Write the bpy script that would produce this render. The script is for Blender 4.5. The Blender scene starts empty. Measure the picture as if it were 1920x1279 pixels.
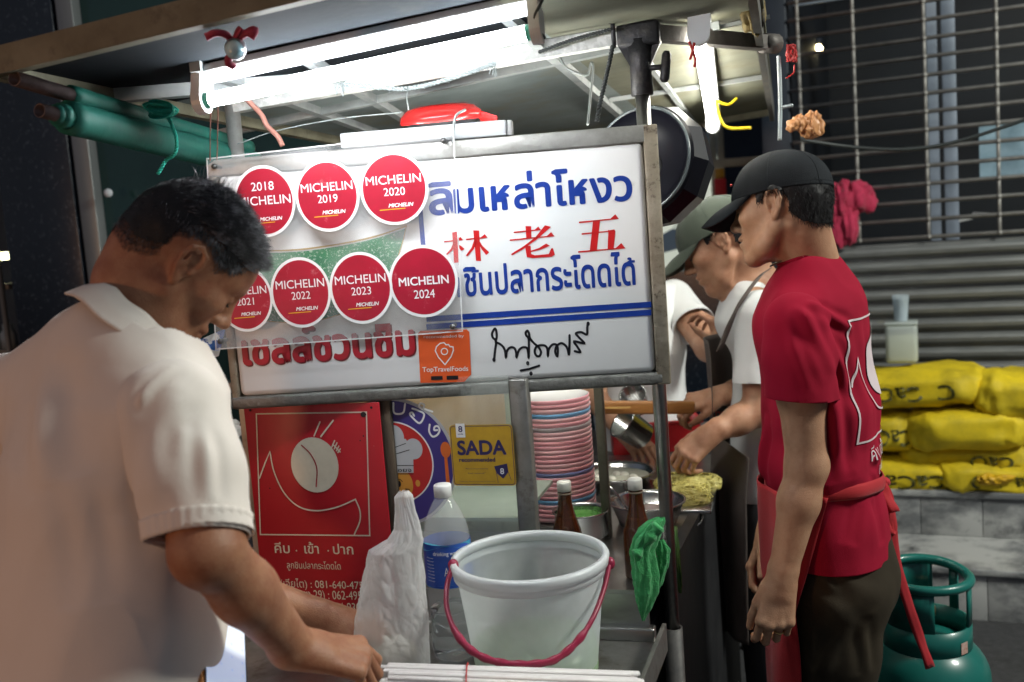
import bpy, bmesh, math, random
import numpy as np
import openvdb as vdb
from mathutils import Vector, Matrix, noise
from mathutils.geometry import tessellate_polygon

random.seed(7); rng = np.random.default_rng(7)
SC = bpy.context.scene
COL = SC.collection
def V(*a): return np.array(a, dtype=float)
def unit(v): v = np.asarray(v, float); return v/np.linalg.norm(v)

# ------------------------------------------------------------------ camera
FPX = 1867.0; TH = math.radians(6.4); PH = math.radians(4.2)
CF = V(0, math.cos(TH), -math.sin(TH)); CU0 = V(0, math.sin(TH), math.cos(TH)); CR0 = V(1, 0, 0)
CR = CR0*math.cos(PH)-CU0*math.sin(PH); CU = CU0*math.cos(PH)+CR0*math.sin(PH)
EYE = V(0, 0, 1.6)
def ray(x, y): return CF*FPX+CR*(x-960)-CU*(y-639.5)
def P(x, y, Y): d = ray(x, y); return EYE+d*(Y/d[1])
def Pz(x, y, z): d = ray(x, y); return EYE+d*((z-1.6)/d[2])
def D(a, b, c): return unit(CR*a+CU*b+CF*c)          # a direction as seen from the standpoint: right, up, away
cam = bpy.data.cameras.new('camera'); camo = bpy.data.objects.new('camera', cam); COL.objects.link(camo)
cam.sensor_width = 36.0; cam.lens = FPX/1920*36.0
cam.clip_start = .05; cam.clip_end = 200
camo.matrix_world = Matrix(((CR[0], CU[0], -CF[0], 0), (CR[1], CU[1], -CF[1], 0), (CR[2], CU[2], -CF[2], 1.6), (0, 0, 0, 1)))
cam.dof.use_dof = True; cam.dof.focus_distance = 1.98; cam.dof.aperture_fstop = 3.4
SC.camera = camo
# ------------------------------------------------------------------ light: a night street
w = bpy.data.worlds.new("World"); SC.world = w; w.use_nodes = True
bg = w.node_tree.nodes['Background']; bg.inputs[0].default_value = (.40, .46, .58, 1); bg.inputs[1].default_value = .27
SC.view_settings.view_transform = 'Standard'; SC.view_settings.look = 'None'
SC.view_settings.exposure = 0.0; SC.view_settings.gamma = 1
SC.cycles.use_denoising = True
SC.cycles.max_bounces = 8; SC.cycles.transparent_max_bounces = 16
SC.cycles.sample_clamp_indirect = 6
TUBE_POWER = 34.0
def lamp(name, loc, power, col, size):
    l = bpy.data.lights.new(name, 'POINT'); l.energy = power; l.color = col; l.shadow_soft_size = size; o = bpy.data.objects.new(name, l); COL.objects.link(o); o.location = loc; return o
lamp('unseen_light', (-3.4, -1.2, 1.5), 140, (1, .50, .24), .2)      # the street's warm sodium lamp behind the man in white
lamp('unseen_light', (3.3, 1.3, 3.5), 620, (.95, .97, .88), .4)        # added white light out of view, brightens the shutter and sacks

# ------------------------------------------------------------------ materials
MATS = {}
def M(name, col, rough=.5, metal=0.0, col2=None, nscale=8.0, namt=.5, ncon=None, bump=0.0, bscale=40.0, spec=.5, trans=0.0, ior=1.45,
      sss=0.0, emit=None, estr=0.0, stretch=None, sheen=0.0, coat=0.0, stain=None, stscale=5.0, stlo=.55, sthi=.7, rvar=0.0):
    if name in MATS: return MATS[name]
    m = bpy.data.materials.new(name); m.use_nodes = True; nt = m.node_tree; N = nt.nodes; L = nt.links
    b = N['Principled BSDF']
    tc = N.new('ShaderNodeTexCoord'); vec = tc.outputs['Object']
    if stretch:
        mp = N.new('ShaderNodeMapping'); mp.inputs['Scale'].default_value = stretch; L.new(vec, mp.inputs[0]); vec = mp.outputs[0]
    c1 = tuple(col)+(1,)
    out = None
    if col2 is not None or namt and col2 is None:
        c2 = tuple(col2)+(1,) if col2 is not None else tuple(min(1, c*(1-.35*namt)) for c in col)+(1,)
        n = N.new('ShaderNodeTexNoise'); n.inputs['Scale'].default_value = nscale; n.inputs['Detail'].default_value = 6; n.inputs['Roughness'].default_value = .62
        L.new(vec, n.inputs['Vector'])
        r = N.new('ShaderNodeValToRGB'); lo, hi = ncon or (.35, .68)
        r.color_ramp.elements[0].position = lo; r.color_ramp.elements[1].position = hi
        r.color_ramp.elements[0].color = c1; r.color_ramp.elements[1].color = c2
        L.new(n.outputs['Fac'], r.inputs[0]); out = r.outputs[0]
        if rvar:
            mr = N.new('ShaderNodeMapRange'); mr.inputs['To Min'].default_value = max(.02, rough-rvar); mr.inputs['To Max'].default_value = min(1, rough+rvar)
            L.new(n.outputs['Fac'], mr.inputs['Value']); L.new(mr.outputs[0], b.inputs['Roughness'])
    if stain is not None:
        n2 = N.new('ShaderNodeTexNoise'); n2.inputs['Scale'].default_value = stscale; n2.inputs['Detail'].default_value = 9; n2.inputs['Roughness'].default_value = .7
        L.new(tc.outputs['Object'], n2.inputs['Vector'])
        r2 = N.new('ShaderNodeValToRGB'); r2.color_ramp.elements[0].position = stlo; r2.color_ramp.elements[1].position = sthi
        r2.color_ramp.elements[0].color = (0, 0, 0, 1); r2.color_ramp.elements[1].color = (1, 1, 1, 1); L.new(n2.outputs['Fac'], r2.inputs[0])
        mx = N.new('ShaderNodeMix'); mx.data_type = 'RGBA'; L.new(r2.outputs[0], mx.inputs[0])
        if out is not None: L.new(out, mx.inputs[6])
        else: mx.inputs[6].default_value = c1
        mx.inputs[7].default_value = tuple(stain)+(1,); out = mx.outputs[2]
    if out is not None: L.new(out, b.inputs['Base Color'])
    else: b.inputs['Base Color'].default_value = c1
    if not rvar: b.inputs['Roughness'].default_value = rough
    b.inputs['Metallic'].default_value = metal; b.inputs['Specular IOR Level'].default_value = spec
    b.inputs['Transmission Weight'].default_value = trans; b.inputs['IOR'].default_value = ior
    if sss: b.inputs['Subsurface Weight'].default_value = sss; b.inputs['Subsurface Radius'].default_value = (1, .35, .2); b.inputs['Subsurface Scale'].default_value = .006
    if sheen: b.inputs['Sheen Weight'].default_value = sheen
    if coat: b.inputs['Coat Weight'].default_value = coat; b.inputs['Coat Roughness'].default_value = .08
    if emit: b.inputs['Emission Color'].default_value = tuple(emit)+(1,); b.inputs['Emission Strength'].default_value = estr
    if bump:
        nb = N.new('ShaderNodeTexNoise'); nb.inputs['Scale'].default_value = bscale; nb.inputs['Detail'].default_value = 5; L.new(vec, nb.inputs['Vector'])
        bp = N.new('ShaderNodeBump'); bp.inputs['Strength'].default_value = bump; bp.inputs['Distance'].default_value = .004
        L.new(nb.outputs['Fac'], bp.inputs['Height']); L.new(bp.outputs[0], b.inputs['Normal'])
    MATS[name] = m; return m
def Mclear(name, col, clear=.8, rough=.1, trl=0.0, dust=None):
    """thin clear plastic: part see-through, part dusty surface"""
    if name in MATS: return MATS[name]
    m = bpy.data.materials.new(name); m.use_nodes = True; nt = m.node_tree; N = nt.nodes; L = nt.links
    b = N['Principled BSDF']; b.inputs['Base Color'].default_value = tuple(col)+(1,); b.inputs['Roughness'].default_value = rough
    t = N.new('ShaderNodeBsdfTransparent'); mx = N.new('ShaderNodeMixShader'); o = N['Material Output']
    surf = b.outputs[0]
    if trl:
        tl = N.new('ShaderNodeBsdfTranslucent'); tl.inputs[0].default_value = tuple(col)+(1,); m2 = N.new('ShaderNodeMixShader'); m2.inputs[0].default_value = trl
        L.new(surf, m2.inputs[1]); L.new(tl.outputs[0], m2.inputs[2]); surf = m2.outputs[0]
    if dust:
        tc = N.new('ShaderNodeTexCoord'); n = N.new('ShaderNodeTexNoise'); n.inputs['Scale'].default_value = dust; n.inputs['Detail'].default_value = 8
        L.new(tc.outputs['Object'], n.inputs['Vector']); mr = N.new('ShaderNodeMapRange'); mr.inputs['From Min'].default_value = .3; mr.inputs['From Max'].default_value = .75
        mr.inputs['To Min'].default_value = min(1, clear+.1); mr.inputs['To Max'].default_value = clear-.1; L.new(n.outputs['Fac'], mr.inputs['Value']); L.new(mr.outputs[0], mx.inputs[0])
    else: mx.inputs[0].default_value = clear
    L.new(surf, mx.inputs[1]); L.new(t.outputs[0], mx.inputs[2]); L.new(mx.outputs[0], o.inputs[0])
    MATS[name] = m; return m
def Mglow(name, col, s):
    if name in MATS: return MATS[name]
    m = bpy.data.materials.new(name); m.use_nodes = True; N = m.node_tree.nodes
    b = N['Principled BSDF']; b.inputs['Base Color'].default_value = (.8, .8, .8, 1); b.inputs['Emission Color'].default_value = tuple(col)+(1,); b.inputs['Emission Strength'].default_value = s
    MATS[name] = m; return m

# ------------------------------------------------------------------ objects
BASE = {}
def props(o, label=None, cat=None, group=None, kind=None):
    if label: o['label'] = label
    if cat: o['category'] = cat
    if group: o['group'] = group
    if kind: o['kind'] = kind
    return o
def thing(name, label, cat, loc=(0, 0, 0), group=None):
    o = bpy.data.objects.new(name, None); COL.objects.link(o); o.location = loc; o.empty_display_size = .05
    BASE[o.name] = Vector(loc); return props(o, label, cat, group)
def hang(o, parent):
    if parent is not None:
        o.parent = parent
        o.matrix_parent_inverse = Matrix.Translation(-BASE[parent.name]) if parent.name in BASE else Matrix.Identity(4)
def dup(root, off, label=None):
    r = root.copy(); COL.objects.link(r); r.location = root.location+Vector(off)
    for ch in list(root.children):
        c = ch.copy(); COL.objects.link(c); c.parent = r
        for g in list(ch.children):
            d = g.copy(); COL.objects.link(d); d.parent = c
    if label: r['label'] = label
    return r
def mesh_np(name, v, f, m, parent=None, smooth=True):
    me = bpy.data.meshes.new(name); me.from_pydata([tuple(map(float, p)) for p in v], [], [tuple(map(int, q)) for q in f]) if len(v) < 60000 else fastmesh(me, v, f)
    me.materials.append(m)
    if smooth: me.polygons.foreach_set('use_smooth', np.ones(len(me.polygons), bool))
    me.update()
    o = bpy.data.objects.new(name, me); COL.objects.link(o); hang(o, parent); return o
def fastmesh(me, v, f):
    v = np.asarray(v, np.float32); f = np.asarray(f, np.int32); k = f.shape[1]
    me.vertices.add(len(v)); me.vertices.foreach_set('co', v.ravel()); me.loops.add(f.size); me.loops.foreach_set('vertex_index', f.ravel())
    me.polygons.add(len(f)); me.polygons.foreach_set('loop_start', np.arange(0, f.size, k, dtype=np.int32)); me.update(calc_edges=True); me.validate()
def frame_of(d):
    d = unit(d); a = V(0, 0, 1) if abs(d[2]) < .9 else V(1, 0, 0); u = unit(np.cross(a, d)); return u, np.cross(d, u)

class MB:
    def __init__(s): s.v = []; s.f = []; s.sm = []
    def add(s, v, f, sm=True):
        o = len(s.v); s.v += [np.asarray(p, float) for p in v]; s.f += [tuple(i+o for i in q) for q in f]; s.sm += [sm]*len(f); return s
    def hexa(s, b, t, sm=False):               # 4 bottom, 4 top corners (counter-clockwise from above)
        return s.add(list(b)+list(t), [(3, 2, 1, 0), (4, 5, 6, 7), (0, 1, 5, 4), (1, 2, 6, 5), (2, 3, 7, 6), (3, 0, 4, 7)], sm)
    def box(s, c, size, X=(1, 0, 0), Y=(0, 1, 0), Z=None):
        c = V(*c); X = unit(X); Y = unit(Y); Z = np.cross(X, Y) if Z is None else unit(Z); a, b, e = [q/2 for q in size]
        bt = [c+X*i*a+Y*j*b-Z*e for i, j in ((-1, -1), (1, -1), (1, 1), (-1, 1))]; return s.hexa(bt, [p+Z*2*e for p in bt])
    def rbox(s, c, size, X=(1, 0, 0), Y=(0, 1, 0), r=.004, n=2, Z=None):   # box with rounded edges
        bm = bmesh.new(); bmesh.ops.create_cube(bm, size=1)
        for q in bm.verts: q.co = Vector((q.co.x*size[0], q.co.y*size[1], q.co.z*size[2]))
        bmesh.ops.bevel(bm, geom=bm.edges[:], offset=min(r, min(size)*.45), segments=n, affect='EDGES', profile=.5)
        X = unit(X); Y = unit(Y); Z = np.cross(X, Y) if Z is None else unit(Z); c = V(*c)
        s.bm(bm, lambda p: c+X*p[0]+Y*p[1]+Z*p[2]); return s
    def bm(s, bm, fn=lambda p: p):
        bm.verts.ensure_lookup_table(); bm.verts.index_update()
        s.add([fn(V(*q.co)) for q in bm.verts], [[q.index for q in f.verts] for f in bm.faces]); bm.free(); return s
    def bar(s, a, b, wd, hg, up=(0, 0, 1)):
        a = V(*a); b = V(*b); d = unit(b-a); side = unit(np.cross(d, up)); u = np.cross(side, d)
        k = [(-1, -1), (1, -1), (1, 1), (-1, 1)]
        return s.hexa([a+side*i*wd/2+u*j*hg/2 for i, j in k], [b+side*i*wd/2+u*j*hg/2 for i, j in k])
    def tube(s, pts, r, n=10, caps=True, sx=1.0):
        pts = [V(*p) for p in pts]; m = len(pts); rs = [r]*m if np.isscalar(r) else list(r); u = None; vv = []
        for i, p in enumerate(pts):
            d = unit(pts[min(i+1, m-1)]-pts[max(i-1, 0)])
            if u is None: u, w_ = frame_of(d)
            else: u = unit(u-d*np.dot(u, d)); w_ = np.cross(d, u)
            vv += [p+rs[i]*(u*math.cos(2*math.pi*k/n)*sx+w_*math.sin(2*math.pi*k/n)) for k in range(n)]
        ff = [(i*n+k, i*n+(k+1) % n, (i+1)*n+(k+1) % n, (i+1)*n+k) for i in range(m-1) for k in range(n)]
        if caps: ff += [tuple(range(n))[::-1], tuple((m-1)*n+k for k in range(n))]
        return s.add(vv, ff)
    def pipe(s, a, b, r, wall=.003, n=16):     # open hollow pipe
        a = V(*a); b = V(*b); u, w_ = frame_of(b-a); vv = []
        for p, q in ((a, r), (b, r), (b, r-wall), (a, r-wall)): vv += [p+q*(u*math.cos(2*math.pi*k/n)+w_*math.sin(2*math.pi*k/n)) for k in range(n)]
        return s.add(vv, [(i*n+k, i*n+(k+1) % n, ((i+1) % 4)*n+(k+1) % n, ((i+1) % 4)*n+k) for i in range(4) for k in range(n)])
    def lathe(s, prof, c=(0, 0, 0), ax=(0, 0, 1), n=32, fn=None, close=False):   # profile of (radius, height)
        c = V(*c); ax = unit(ax); u, w_ = frame_of(ax); vv = []; m = len(prof)
        for i, (r, h) in enumerate(prof):
            for k in range(n):
                t = 2*math.pi*k/n; rr = r if fn is None else fn(r, h, t); vv.append(c+ax*h+rr*(u*math.cos(t)+w_*math.sin(t)))
        ff = [(i*n+k, i*n+(k+1) % n, (i+1)*n+(k+1) % n, (i+1)*n+k) for i in range(m-1) for k in range(n)]
        if close: ff += [((m-1)*n+k, (m-1)*n+(k+1) % n, (k+1) % n, k) for k in range(n)]
        return s.add(vv, ff)
    def grid(s, fn, nu, nv, sm=True, wrap=False):
        vv = [fn(i/(nu if wrap else nu-1), j/(nv-1)) for j in range(nv) for i in range(nu)]; k = nu if wrap else nu-1
        return s.add(vv, [(j*nu+i, j*nu+(i+1) % nu, (j+1)*nu+(i+1) % nu, (j+1)*nu+i) for j in range(nv-1) for i in range(k)], sm)
    def blob(s, c, rad, X=(1, 0, 0), Y=(0, 1, 0), n=12, lump=0.0, seed=0, fr=4.0):
        X = unit(X); Y = unit(Y); Z = np.cross(X, Y); c = V(*c)
        def fn(a, b):
            t = 2*math.pi*a; p = math.pi*(b-.5); q = V(math.cos(p)*math.cos(t), math.cos(p)*math.sin(t), math.sin(p))
            if lump: q = q*(1+lump*noise.noise(Vector(q*fr*.5+seed*3.1)))
            return c+X*q[0]*rad[0]+Y*q[1]*rad[1]+Z*q[2]*rad[2]
        return s.grid(fn, 2*n, n, wrap=True)
    # flat marks on a plane
    def poly(s, pl, pts, h=.0008):
        tri = tessellate_polygon([[Vector((p[0], p[1], 0)) for p in pts]]); o = [pl.at(p[0], p[1], h) for p in pts]; ff = []
        for t in tri:
            a, b, c = (pts[i] for i in t)
            ff.append(tuple(t) if (b[0]-a[0])*(c[1]-a[1])-(b[1]-a[1])*(c[0]-a[0]) > 0 else tuple(t)[::-1])
        return s.add(o, ff, False)
    def disc(s, pl, c, rx, ry=None, h=.0008, n=48, a0=0, a1=360):
        ry = ry or rx; pts = [(c[0]+rx*math.cos(math.radians(a0+(a1-a0)*k/n)), c[1]+ry*math.sin(math.radians(a0+(a1-a0)*k/n))) for k in range(n if a1-a0 >= 360 else n+1)]
        return s.poly(pl, pts, h)
    def rrect(s, pl, x0, y0, x1, y1, r, h=.0008, n=6):
        pts = []
        for cx, cy, a in ((x1-r, y1-r, 0), (x0+r, y1-r, 90), (x0+r, y0+r, 180), (x1-r, y0+r, 270)):
            pts += [(cx+r*math.cos(math.radians(a+90*k/n)), cy+r*math.sin(math.radians(a+90*k/n))) for k in range(n+1)]
        return s.poly(pl, pts, h)
    def stroke(s, pl, pts, wd, h=.0008, closed=False, caps=True):
        p = [V(*q[:2]) for q in pts]; m = len(p); L_ = []; R_ = []
        for i in range(m):
            a = p[i-1] if i or closed else p[0]; b = p[(i+1) % m] if i < m-1 or closed else p[-1]
            d0 = unit(p[i]-a) if np.linalg.norm(p[i]-a) > 1e-9 else None; d1 = unit(b-p[i]) if np.linalg.norm(b-p[i]) > 1e-9 else d0
            d0 = d1 if d0 is None else d0; n0 = V(-d0[1], d0[0]); n1 = V(-d1[1], d1[0]); n_ = n0+n1
            n_ = unit(n_) if np.linalg.norm(n_) > .2 else n0; k = min(1.8, 1/max(.3, float(np.dot(n_, n0))))
            L_.append(p[i]+n_*wd/2*k); R_.append(p[i]-n_*wd/2*k)
        o = [pl.at(q[0], q[1], h) for q in L_+R_]
        ff = [(m+i, m+(i+1) % m, (i+1) % m, i) for i in range(m if closed else m-1)]
        s.add(o, ff, False)
        if caps and not closed:
            for q in (p[0], p[-1]): s.disc(pl, q, wd/2, wd/2, h+.00005, 8)
        return s
    def text(s, pl, txt, x0, y0, x1, y1, h=.0008, bold=0.0, shear=0.0):
        vv, ff = glyphs(txt, shear); lo = vv.min(0); hi = vv.max(0); b_ = bold*.9; sx = (x1-x0)/(hi[0]-lo[0]+2*b_); sy = (y1-y0)/(hi[1]-lo[1]+2*b_)
        offs = [(0, 0)] if not bold else [(b_*math.cos(t), b_*math.sin(t)) for t in np.arange(0, 6.28, math.pi/4)]
        for i, (dx, dy) in enumerate(offs): s.add([pl.at(x0+(a-lo[0]+b_+dx)*sx, y0+(b-lo[1]+b_+dy)*sy, h+i*.000025) for a, b in vv], ff, False)
        return s
    def build(s, name, m, parent=None, smooth=None):
        me = bpy.data.meshes.new(name); me.from_pydata([tuple(p) for p in s.v], [], s.f); me.materials.append(m)
        me.polygons.foreach_set('use_smooth', s.sm if smooth is None else [smooth]*len(s.f)); me.update()
        o = bpy.data.objects.new(name, me); COL.objects.link(o); hang(o, parent); return o
GLY = {}
def glyphs(txt, shear=0.0, mend=True):
    k = (txt, shear, mend)
    if k not in GLY:
        c = bpy.data.curves.new('lettering', 'FONT'); c.body = txt; c.size = 1; c.shear = shear; c.resolution_u = 5
        o = bpy.data.objects.new('lettering', c); COL.objects.link(o); dg = bpy.context.evaluated_depsgraph_get()
        me = bpy.data.meshes.new_from_object(o.evaluated_get(dg)); vv = np.array([v.co[:2] for v in me.vertices]); ff = [tuple(p.vertices) for p in me.polygons]
        flip = [f if me.polygons[i].normal.z > 0 else f[::-1] for i, f in enumerate(ff)]
        bpy.data.objects.remove(o); bpy.data.curves.remove(c); bpy.data.meshes.remove(me)
        if mend and 'ห' in txt:            # the font's outline of this letter overlaps itself and loses its right leg: put the leg back
            g0, _ = glyphs('ห', 0, False); l0, h0 = g0.min(0), g0.max(0); W = h0[0]-l0[0]; H = h0[1]-l0[1]
            for i, ch in enumerate(txt):
                if ch != 'ห': continue
                x = glyphs(txt[:i]+'ห', 0, False)[0][:, 0].max()-W if i else vv[:, 0].min()
                n = len(vv); vv = np.concatenate([vv, [(x+.575*W, l0[1]), (x+.79*W, l0[1]), (x+.79*W, l0[1]+.36*H), (x+.74*W, l0[1]+.46*H), (x+.575*W, l0[1]+.40*H)]]); flip.append(tuple(range(n, n+5)))
        GLY[k] = (vv, flip)
    return GLY[k]
class Plane:
    def __init__(s, o, u, v): s.o = V(*o); s.u = unit(u); s.v = unit(v-s.u*np.dot(v, s.u)); s.n = np.cross(s.u, s.v)
    def at(s, a, b, h=0.0): return s.o+s.u*a+s.v*b+s.n*h
    def uv(s, x, y):                           # where the line of sight through a photo point meets this plane
        d = ray(x, y); t = np.dot(s.o-EYE, s.n)/np.dot(d, s.n); q = EYE+d*t-s.o; return (float(np.dot(q, s.u)), float(np.dot(q, s.v)))
def bez(p0, p1, p2, p3, n=12): return [(1-t)**3*V(*p0)+3*(1-t)**2*t*V(*p1)+3*(1-t)*t*t*V(*p2)+t**3*V(*p3) for t in np.linspace(0, 1, n)]
def spline(pts, n=8):
    p = [V(*q) for q in pts]; p = [2*p[0]-p[1]]+p+[2*p[-1]-p[-2]]; out = []
    for i in range(1, len(p)-2):
        for k in range(n):
            t = k/n; out.append(.5*(2*p[i]+(p[i+1]-p[i-1])*t+(2*p[i-1]-5*p[i]+4*p[i+1]-p[i+2])*t*t+(3*p[i]-p[i-1]-3*p[i+1]+p[i+2])*t**3))
    return out+[p[-2]]
def sag(a, b, drop, n=14): a = V(*a); b = V(*b); return [a+(b-a)*t-V(0, 0, drop*4*t*(1-t)) for t in np.linspace(0, 1, n)]
def rope_pts(pts, r, tw): return pts
# ================================================================== SETTING
Z3 = V(0, 0, 1)
asphalt = M('asphalt', (.05, .05, .052), .75, col2=(.028, .028, .03), nscale=30, bump=.5, bscale=120, stain=(.02, .02, .02), stscale=1.5)
g = MB(); g.grid(lambda a, b: V(-30+60*a, -20+60*b, 0), 2, 2, False); g.build('street_ground', asphalt)['kind'] = 'structure'

# ---- shop front on the right: marble steps, roller shutter, dark interior
WP = Plane((1.73, 3.60, 0), (.917, -.40, 0), (0, 0, 1))
WU, WN = WP.u, WP.n
def wall_plane(h): return Plane(WP.o+WN*h, WU, Z3)
u0, u1 = -2.6, 2.6
z1 = WP.uv(1809, 1064)[1]; tp = Pz(1809, 1006, z1); h1 = float(np.dot(tp-WP.o, WN)); W1 = wall_plane(h1); z2 = W1.uv(1809, 921)[1]
h2 = h1-.50; W2 = wall_plane(h2)
marble = M('grey_marble', (.42, .42, .41), .35, col2=(.15, .155, .16), nscale=3.2, ncon=(.46, .60), stain=(.05, .055, .06), stscale=5, stlo=.56, sthi=.72, stretch=(1, 1, 1.6), rvar=.15)
darkpaint = M('dark_blue_wall', (.022, .03, .045), .55, col2=(.012, .017, .028), nscale=4, bump=.2, bscale=60)
granite = M('dark_granite', (.012, .017, .026), .25, col2=(.05, .065, .085), nscale=55, ncon=(.55, .78), rvar=.1)
shop = thing('shop_building', 'dark shop front with a half open grey roller shutter above marble steps', 'building', tuple(W2.at(0, 0)))
def wbox(mb, pl, a0, a1, za, zb, depth, r=0.0):
    """box whose front face lies on the plane"""
    c = pl.at((a0+a1)/2, (za+zb)/2, -depth/2)
    (mb.rbox(c, (a1-a0, zb-za, depth), X=pl.u, Y=pl.v, r=r) if r else mb.box(c, (a1-a0, zb-za, depth), X=pl.u, Y=pl.v)); return mb
m = MB()
for pl, za, zb, dp in ((WP, 0, z1, h1*-1+.6), (W1, z1+.001, z2, .62)):
    a = u0; i = 0
    while a < u1:
        wd = .235; wbox(m, pl, a+.0012, a+wd-.0012, za, zb-.03, dp*.5, .002); a += wd
    wbox(m, wall_plane(-.012+(0 if pl is WP else h1)), u0, u1, za, zb-.02, dp-.02)
    wbox(m, wall_plane((.014 if pl is WP else h1+.014)), u0, u1, zb-.028, zb, dp+.014, .006)
m.build('marble_steps', marble, shop)
# shutter: solid slats below, open grille above
zs0 = z2+.01; zs1 = W2.uv(1800, 449)[1]; us0 = W2.uv(1492, 400)[0]; us1 = 2.4
slatm = M('shutter_slats', (.22, .225, .22), .45, metal=.3, col2=(.15, .155, .155), nscale=6, stain=(.28, .26, .17), stscale=4, stlo=.6, sthi=.8, stretch=(1, 1, 6))
m = MB(); n = int((zs1-zs0)/.064)
for i in range(n):
    za = zs0+i*(zs1-zs0)/n; hh = (zs1-zs0)/n
    prof = [(-.008, .0), (.012, .004), (.024, hh*.22), (.028, hh*.45), (.024, hh*.62), (.008, hh*.74), (-.012, hh*.80), (-.012, hh*.97), (-.008, hh)]
    for k in range(len(prof)-1):
        q = [W2.at(us0, za+prof[k][1], prof[k][0]), W2.at(us1, za+prof[k][1], prof[k][0]), W2.at(us1, za+prof[k+1][1], prof[k+1][0]), W2.at(us0, za+prof[k+1][1], prof[k+1][0])]
        m.add(q, [(0, 1, 2, 3)], False)
m.build('shutter_slats', slatm, shop)
m = MB(); barm = M('grille_bars', (.30, .29, .27), .5, metal=.3, col2=(.2, .19, .18), nscale=20)
zt = 3.2; k = 0; z = zs1+.02
while z < zt:
    m.tube([W2.at(us0, z, .004), W2.at(us1, z, .004)], .0092, 8); z += .079; k += 1
for px in (1505, 1607, 1738, 1872, 2010, 2150):
    ua = W2.uv(px, 300)[0]; z = zs1+.02
    while z < zt-.08:
        m.rbox(W2.at(ua, z+.0395, .006), (.015, .070, .014), X=WU, Y=Z3, r=.004, n=1); m.tube([W2.at(ua, z, -.004), W2.at(ua, z, .018)], .011, 8); z += .079
m.build('shutter_grille', barm, shop)
m = MB(); wbox(m, W2, us0-.14, us0-.008, z2, 3.3, .25, .004); m.build('door_pillar', M('blue_grey_pillar', (.022, .030, .044), .5, col2=(.014, .02, .03), nscale=5), shop)
m = MB(); wbox(m, wall_plane(h2+.02), -3.0, us0-.16, 0, W2.uv(1300, 508)[1], .25); m.build('granite_wall', granite, shop)
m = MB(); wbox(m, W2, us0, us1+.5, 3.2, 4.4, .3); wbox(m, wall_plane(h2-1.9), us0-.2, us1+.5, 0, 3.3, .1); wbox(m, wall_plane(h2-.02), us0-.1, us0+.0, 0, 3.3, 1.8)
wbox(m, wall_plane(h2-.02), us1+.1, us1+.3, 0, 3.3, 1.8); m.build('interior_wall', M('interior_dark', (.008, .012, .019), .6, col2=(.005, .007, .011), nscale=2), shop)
W3 = wall_plane(h2-.22)
m = MB()
for a, b in ((1742, 1762), (1770, 1796)):
    wbox(m, W3, W3.uv(a, 300)[0], W3.uv(b, 300)[0], z2, 2.62, .04, .003)
wbox(m, W3, W3.uv(1770, 300)[0]+.001, us1, 2.50, 2.56, .03); wbox(m, W3, W3.uv(1500, 300)[0], W3.uv(1740, 300)[0], 2.56, 2.64, .03)
m.build('window_frame', M('pale_frame', (.30, .35, .43), .5, col2=(.2, .24, .3), nscale=3), shop)
m = MB()
for x0_, y0_, x1_, y1_ in ((1838, 222, 1990, 335),):
    (a, c), (b, d) = W3.uv(x0_, y1_), W3.uv(x1_, y0_); m.rrect(wall_plane(h2-.26), a, c, b, d, .004)
m.build('paper_notice', M('notice_paper', (.33, .47, .56), .7, col2=(.22, .34, .42), nscale=14), shop)
m = MB(); q = wall_plane(h2-.5)
for x_, y_ in ((1800, 415), (1842, 404)):
    a, c = q.uv(x_, y_); m.poly(q, [(a-.06, c-.012), (a+.06, c+.006), (a-.04, c+.02)])
m.build('painted_reflection', M('reflection_white', (.8, .8, .78), .6), shop)  # pale triangles paint light reflections inside the dark shop
a, c = wall_plane(h2-1.2).uv(1533, 92); q = wall_plane(h2-1.2).at(a, c)
t = thing('ceiling_lamp', 'small round warm lamp glowing behind the shutter grille', 'lamp', tuple(q))
m = MB(); m.blob(q, (.026, .026, .026), n=10); m.build('bulb', Mglow('warm_bulb', (1, .82, .42), 30), t)
m = MB(); m.lathe([(.0, .06), (.03, .058), (.03, .03), (.018, .02)], q, n=16); m.build('lamp_holder', darkpaint, t)

# ---- lit shop window far behind the cooks
LW = Plane((.9, 6.2, 0), (1, 0, 0), (0, 0, 1))
t = thing('shop_window', 'blurred bright shop window far behind the cooks', 'window', (.9, 6.2, 0))
lw = bpy.data.materials.new('lit_shop_interior'); lw.use_nodes = True; nt = lw.node_tree; b = nt.nodes['Principled BSDF']
tc = nt.nodes.new('ShaderNodeTexCoord'); mp = nt.nodes.new('ShaderNodeMapping'); mp.inputs['Scale'].default_value = (2.5, 2.5, 5); vo = nt.nodes.new('ShaderNodeTexVoronoi'); vo.inputs['Scale'].default_value = 1.6
rp = nt.nodes.new('ShaderNodeValToRGB'); e = rp.color_ramp.elements; e[0].color = (.05, .07, .09, 1); e[1].color = (.9, .95, .8, 1); e[0].position = .3; e[1].position = .62
ee = rp.color_ramp.elements.new(.45); ee.color = (.35, .42, .36, 1)
nt.links.new(tc.outputs['Object'], mp.inputs[0]); nt.links.new(mp.outputs[0], vo.inputs[0]); nt.links.new(vo.outputs['Color'], rp.inputs[0]); nt.links.new(rp.outputs[0], b.inputs['Emission Color']); b.inputs['Emission Strength'].default_value = .65; b.inputs['Base Color'].default_value = (.1, .1, .1, 1)
m = MB(); (a, c), (a2, c2) = LW.uv(1200, 505), LW.uv(1352, 250); wbox(m, LW, a, a2, c, c2, .03); m.build('pane', lw, t)
m = MB()
for x_ in (1196, 1342, 1356): a = LW.uv(x_, 400)[0]; wbox(m, wall_plane(0) if 0 else Plane(LW.o+V(0, -.02, 0), LW.u, LW.v), a-.02, a+.02, 0, c2+.3, .08, .004)
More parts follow.
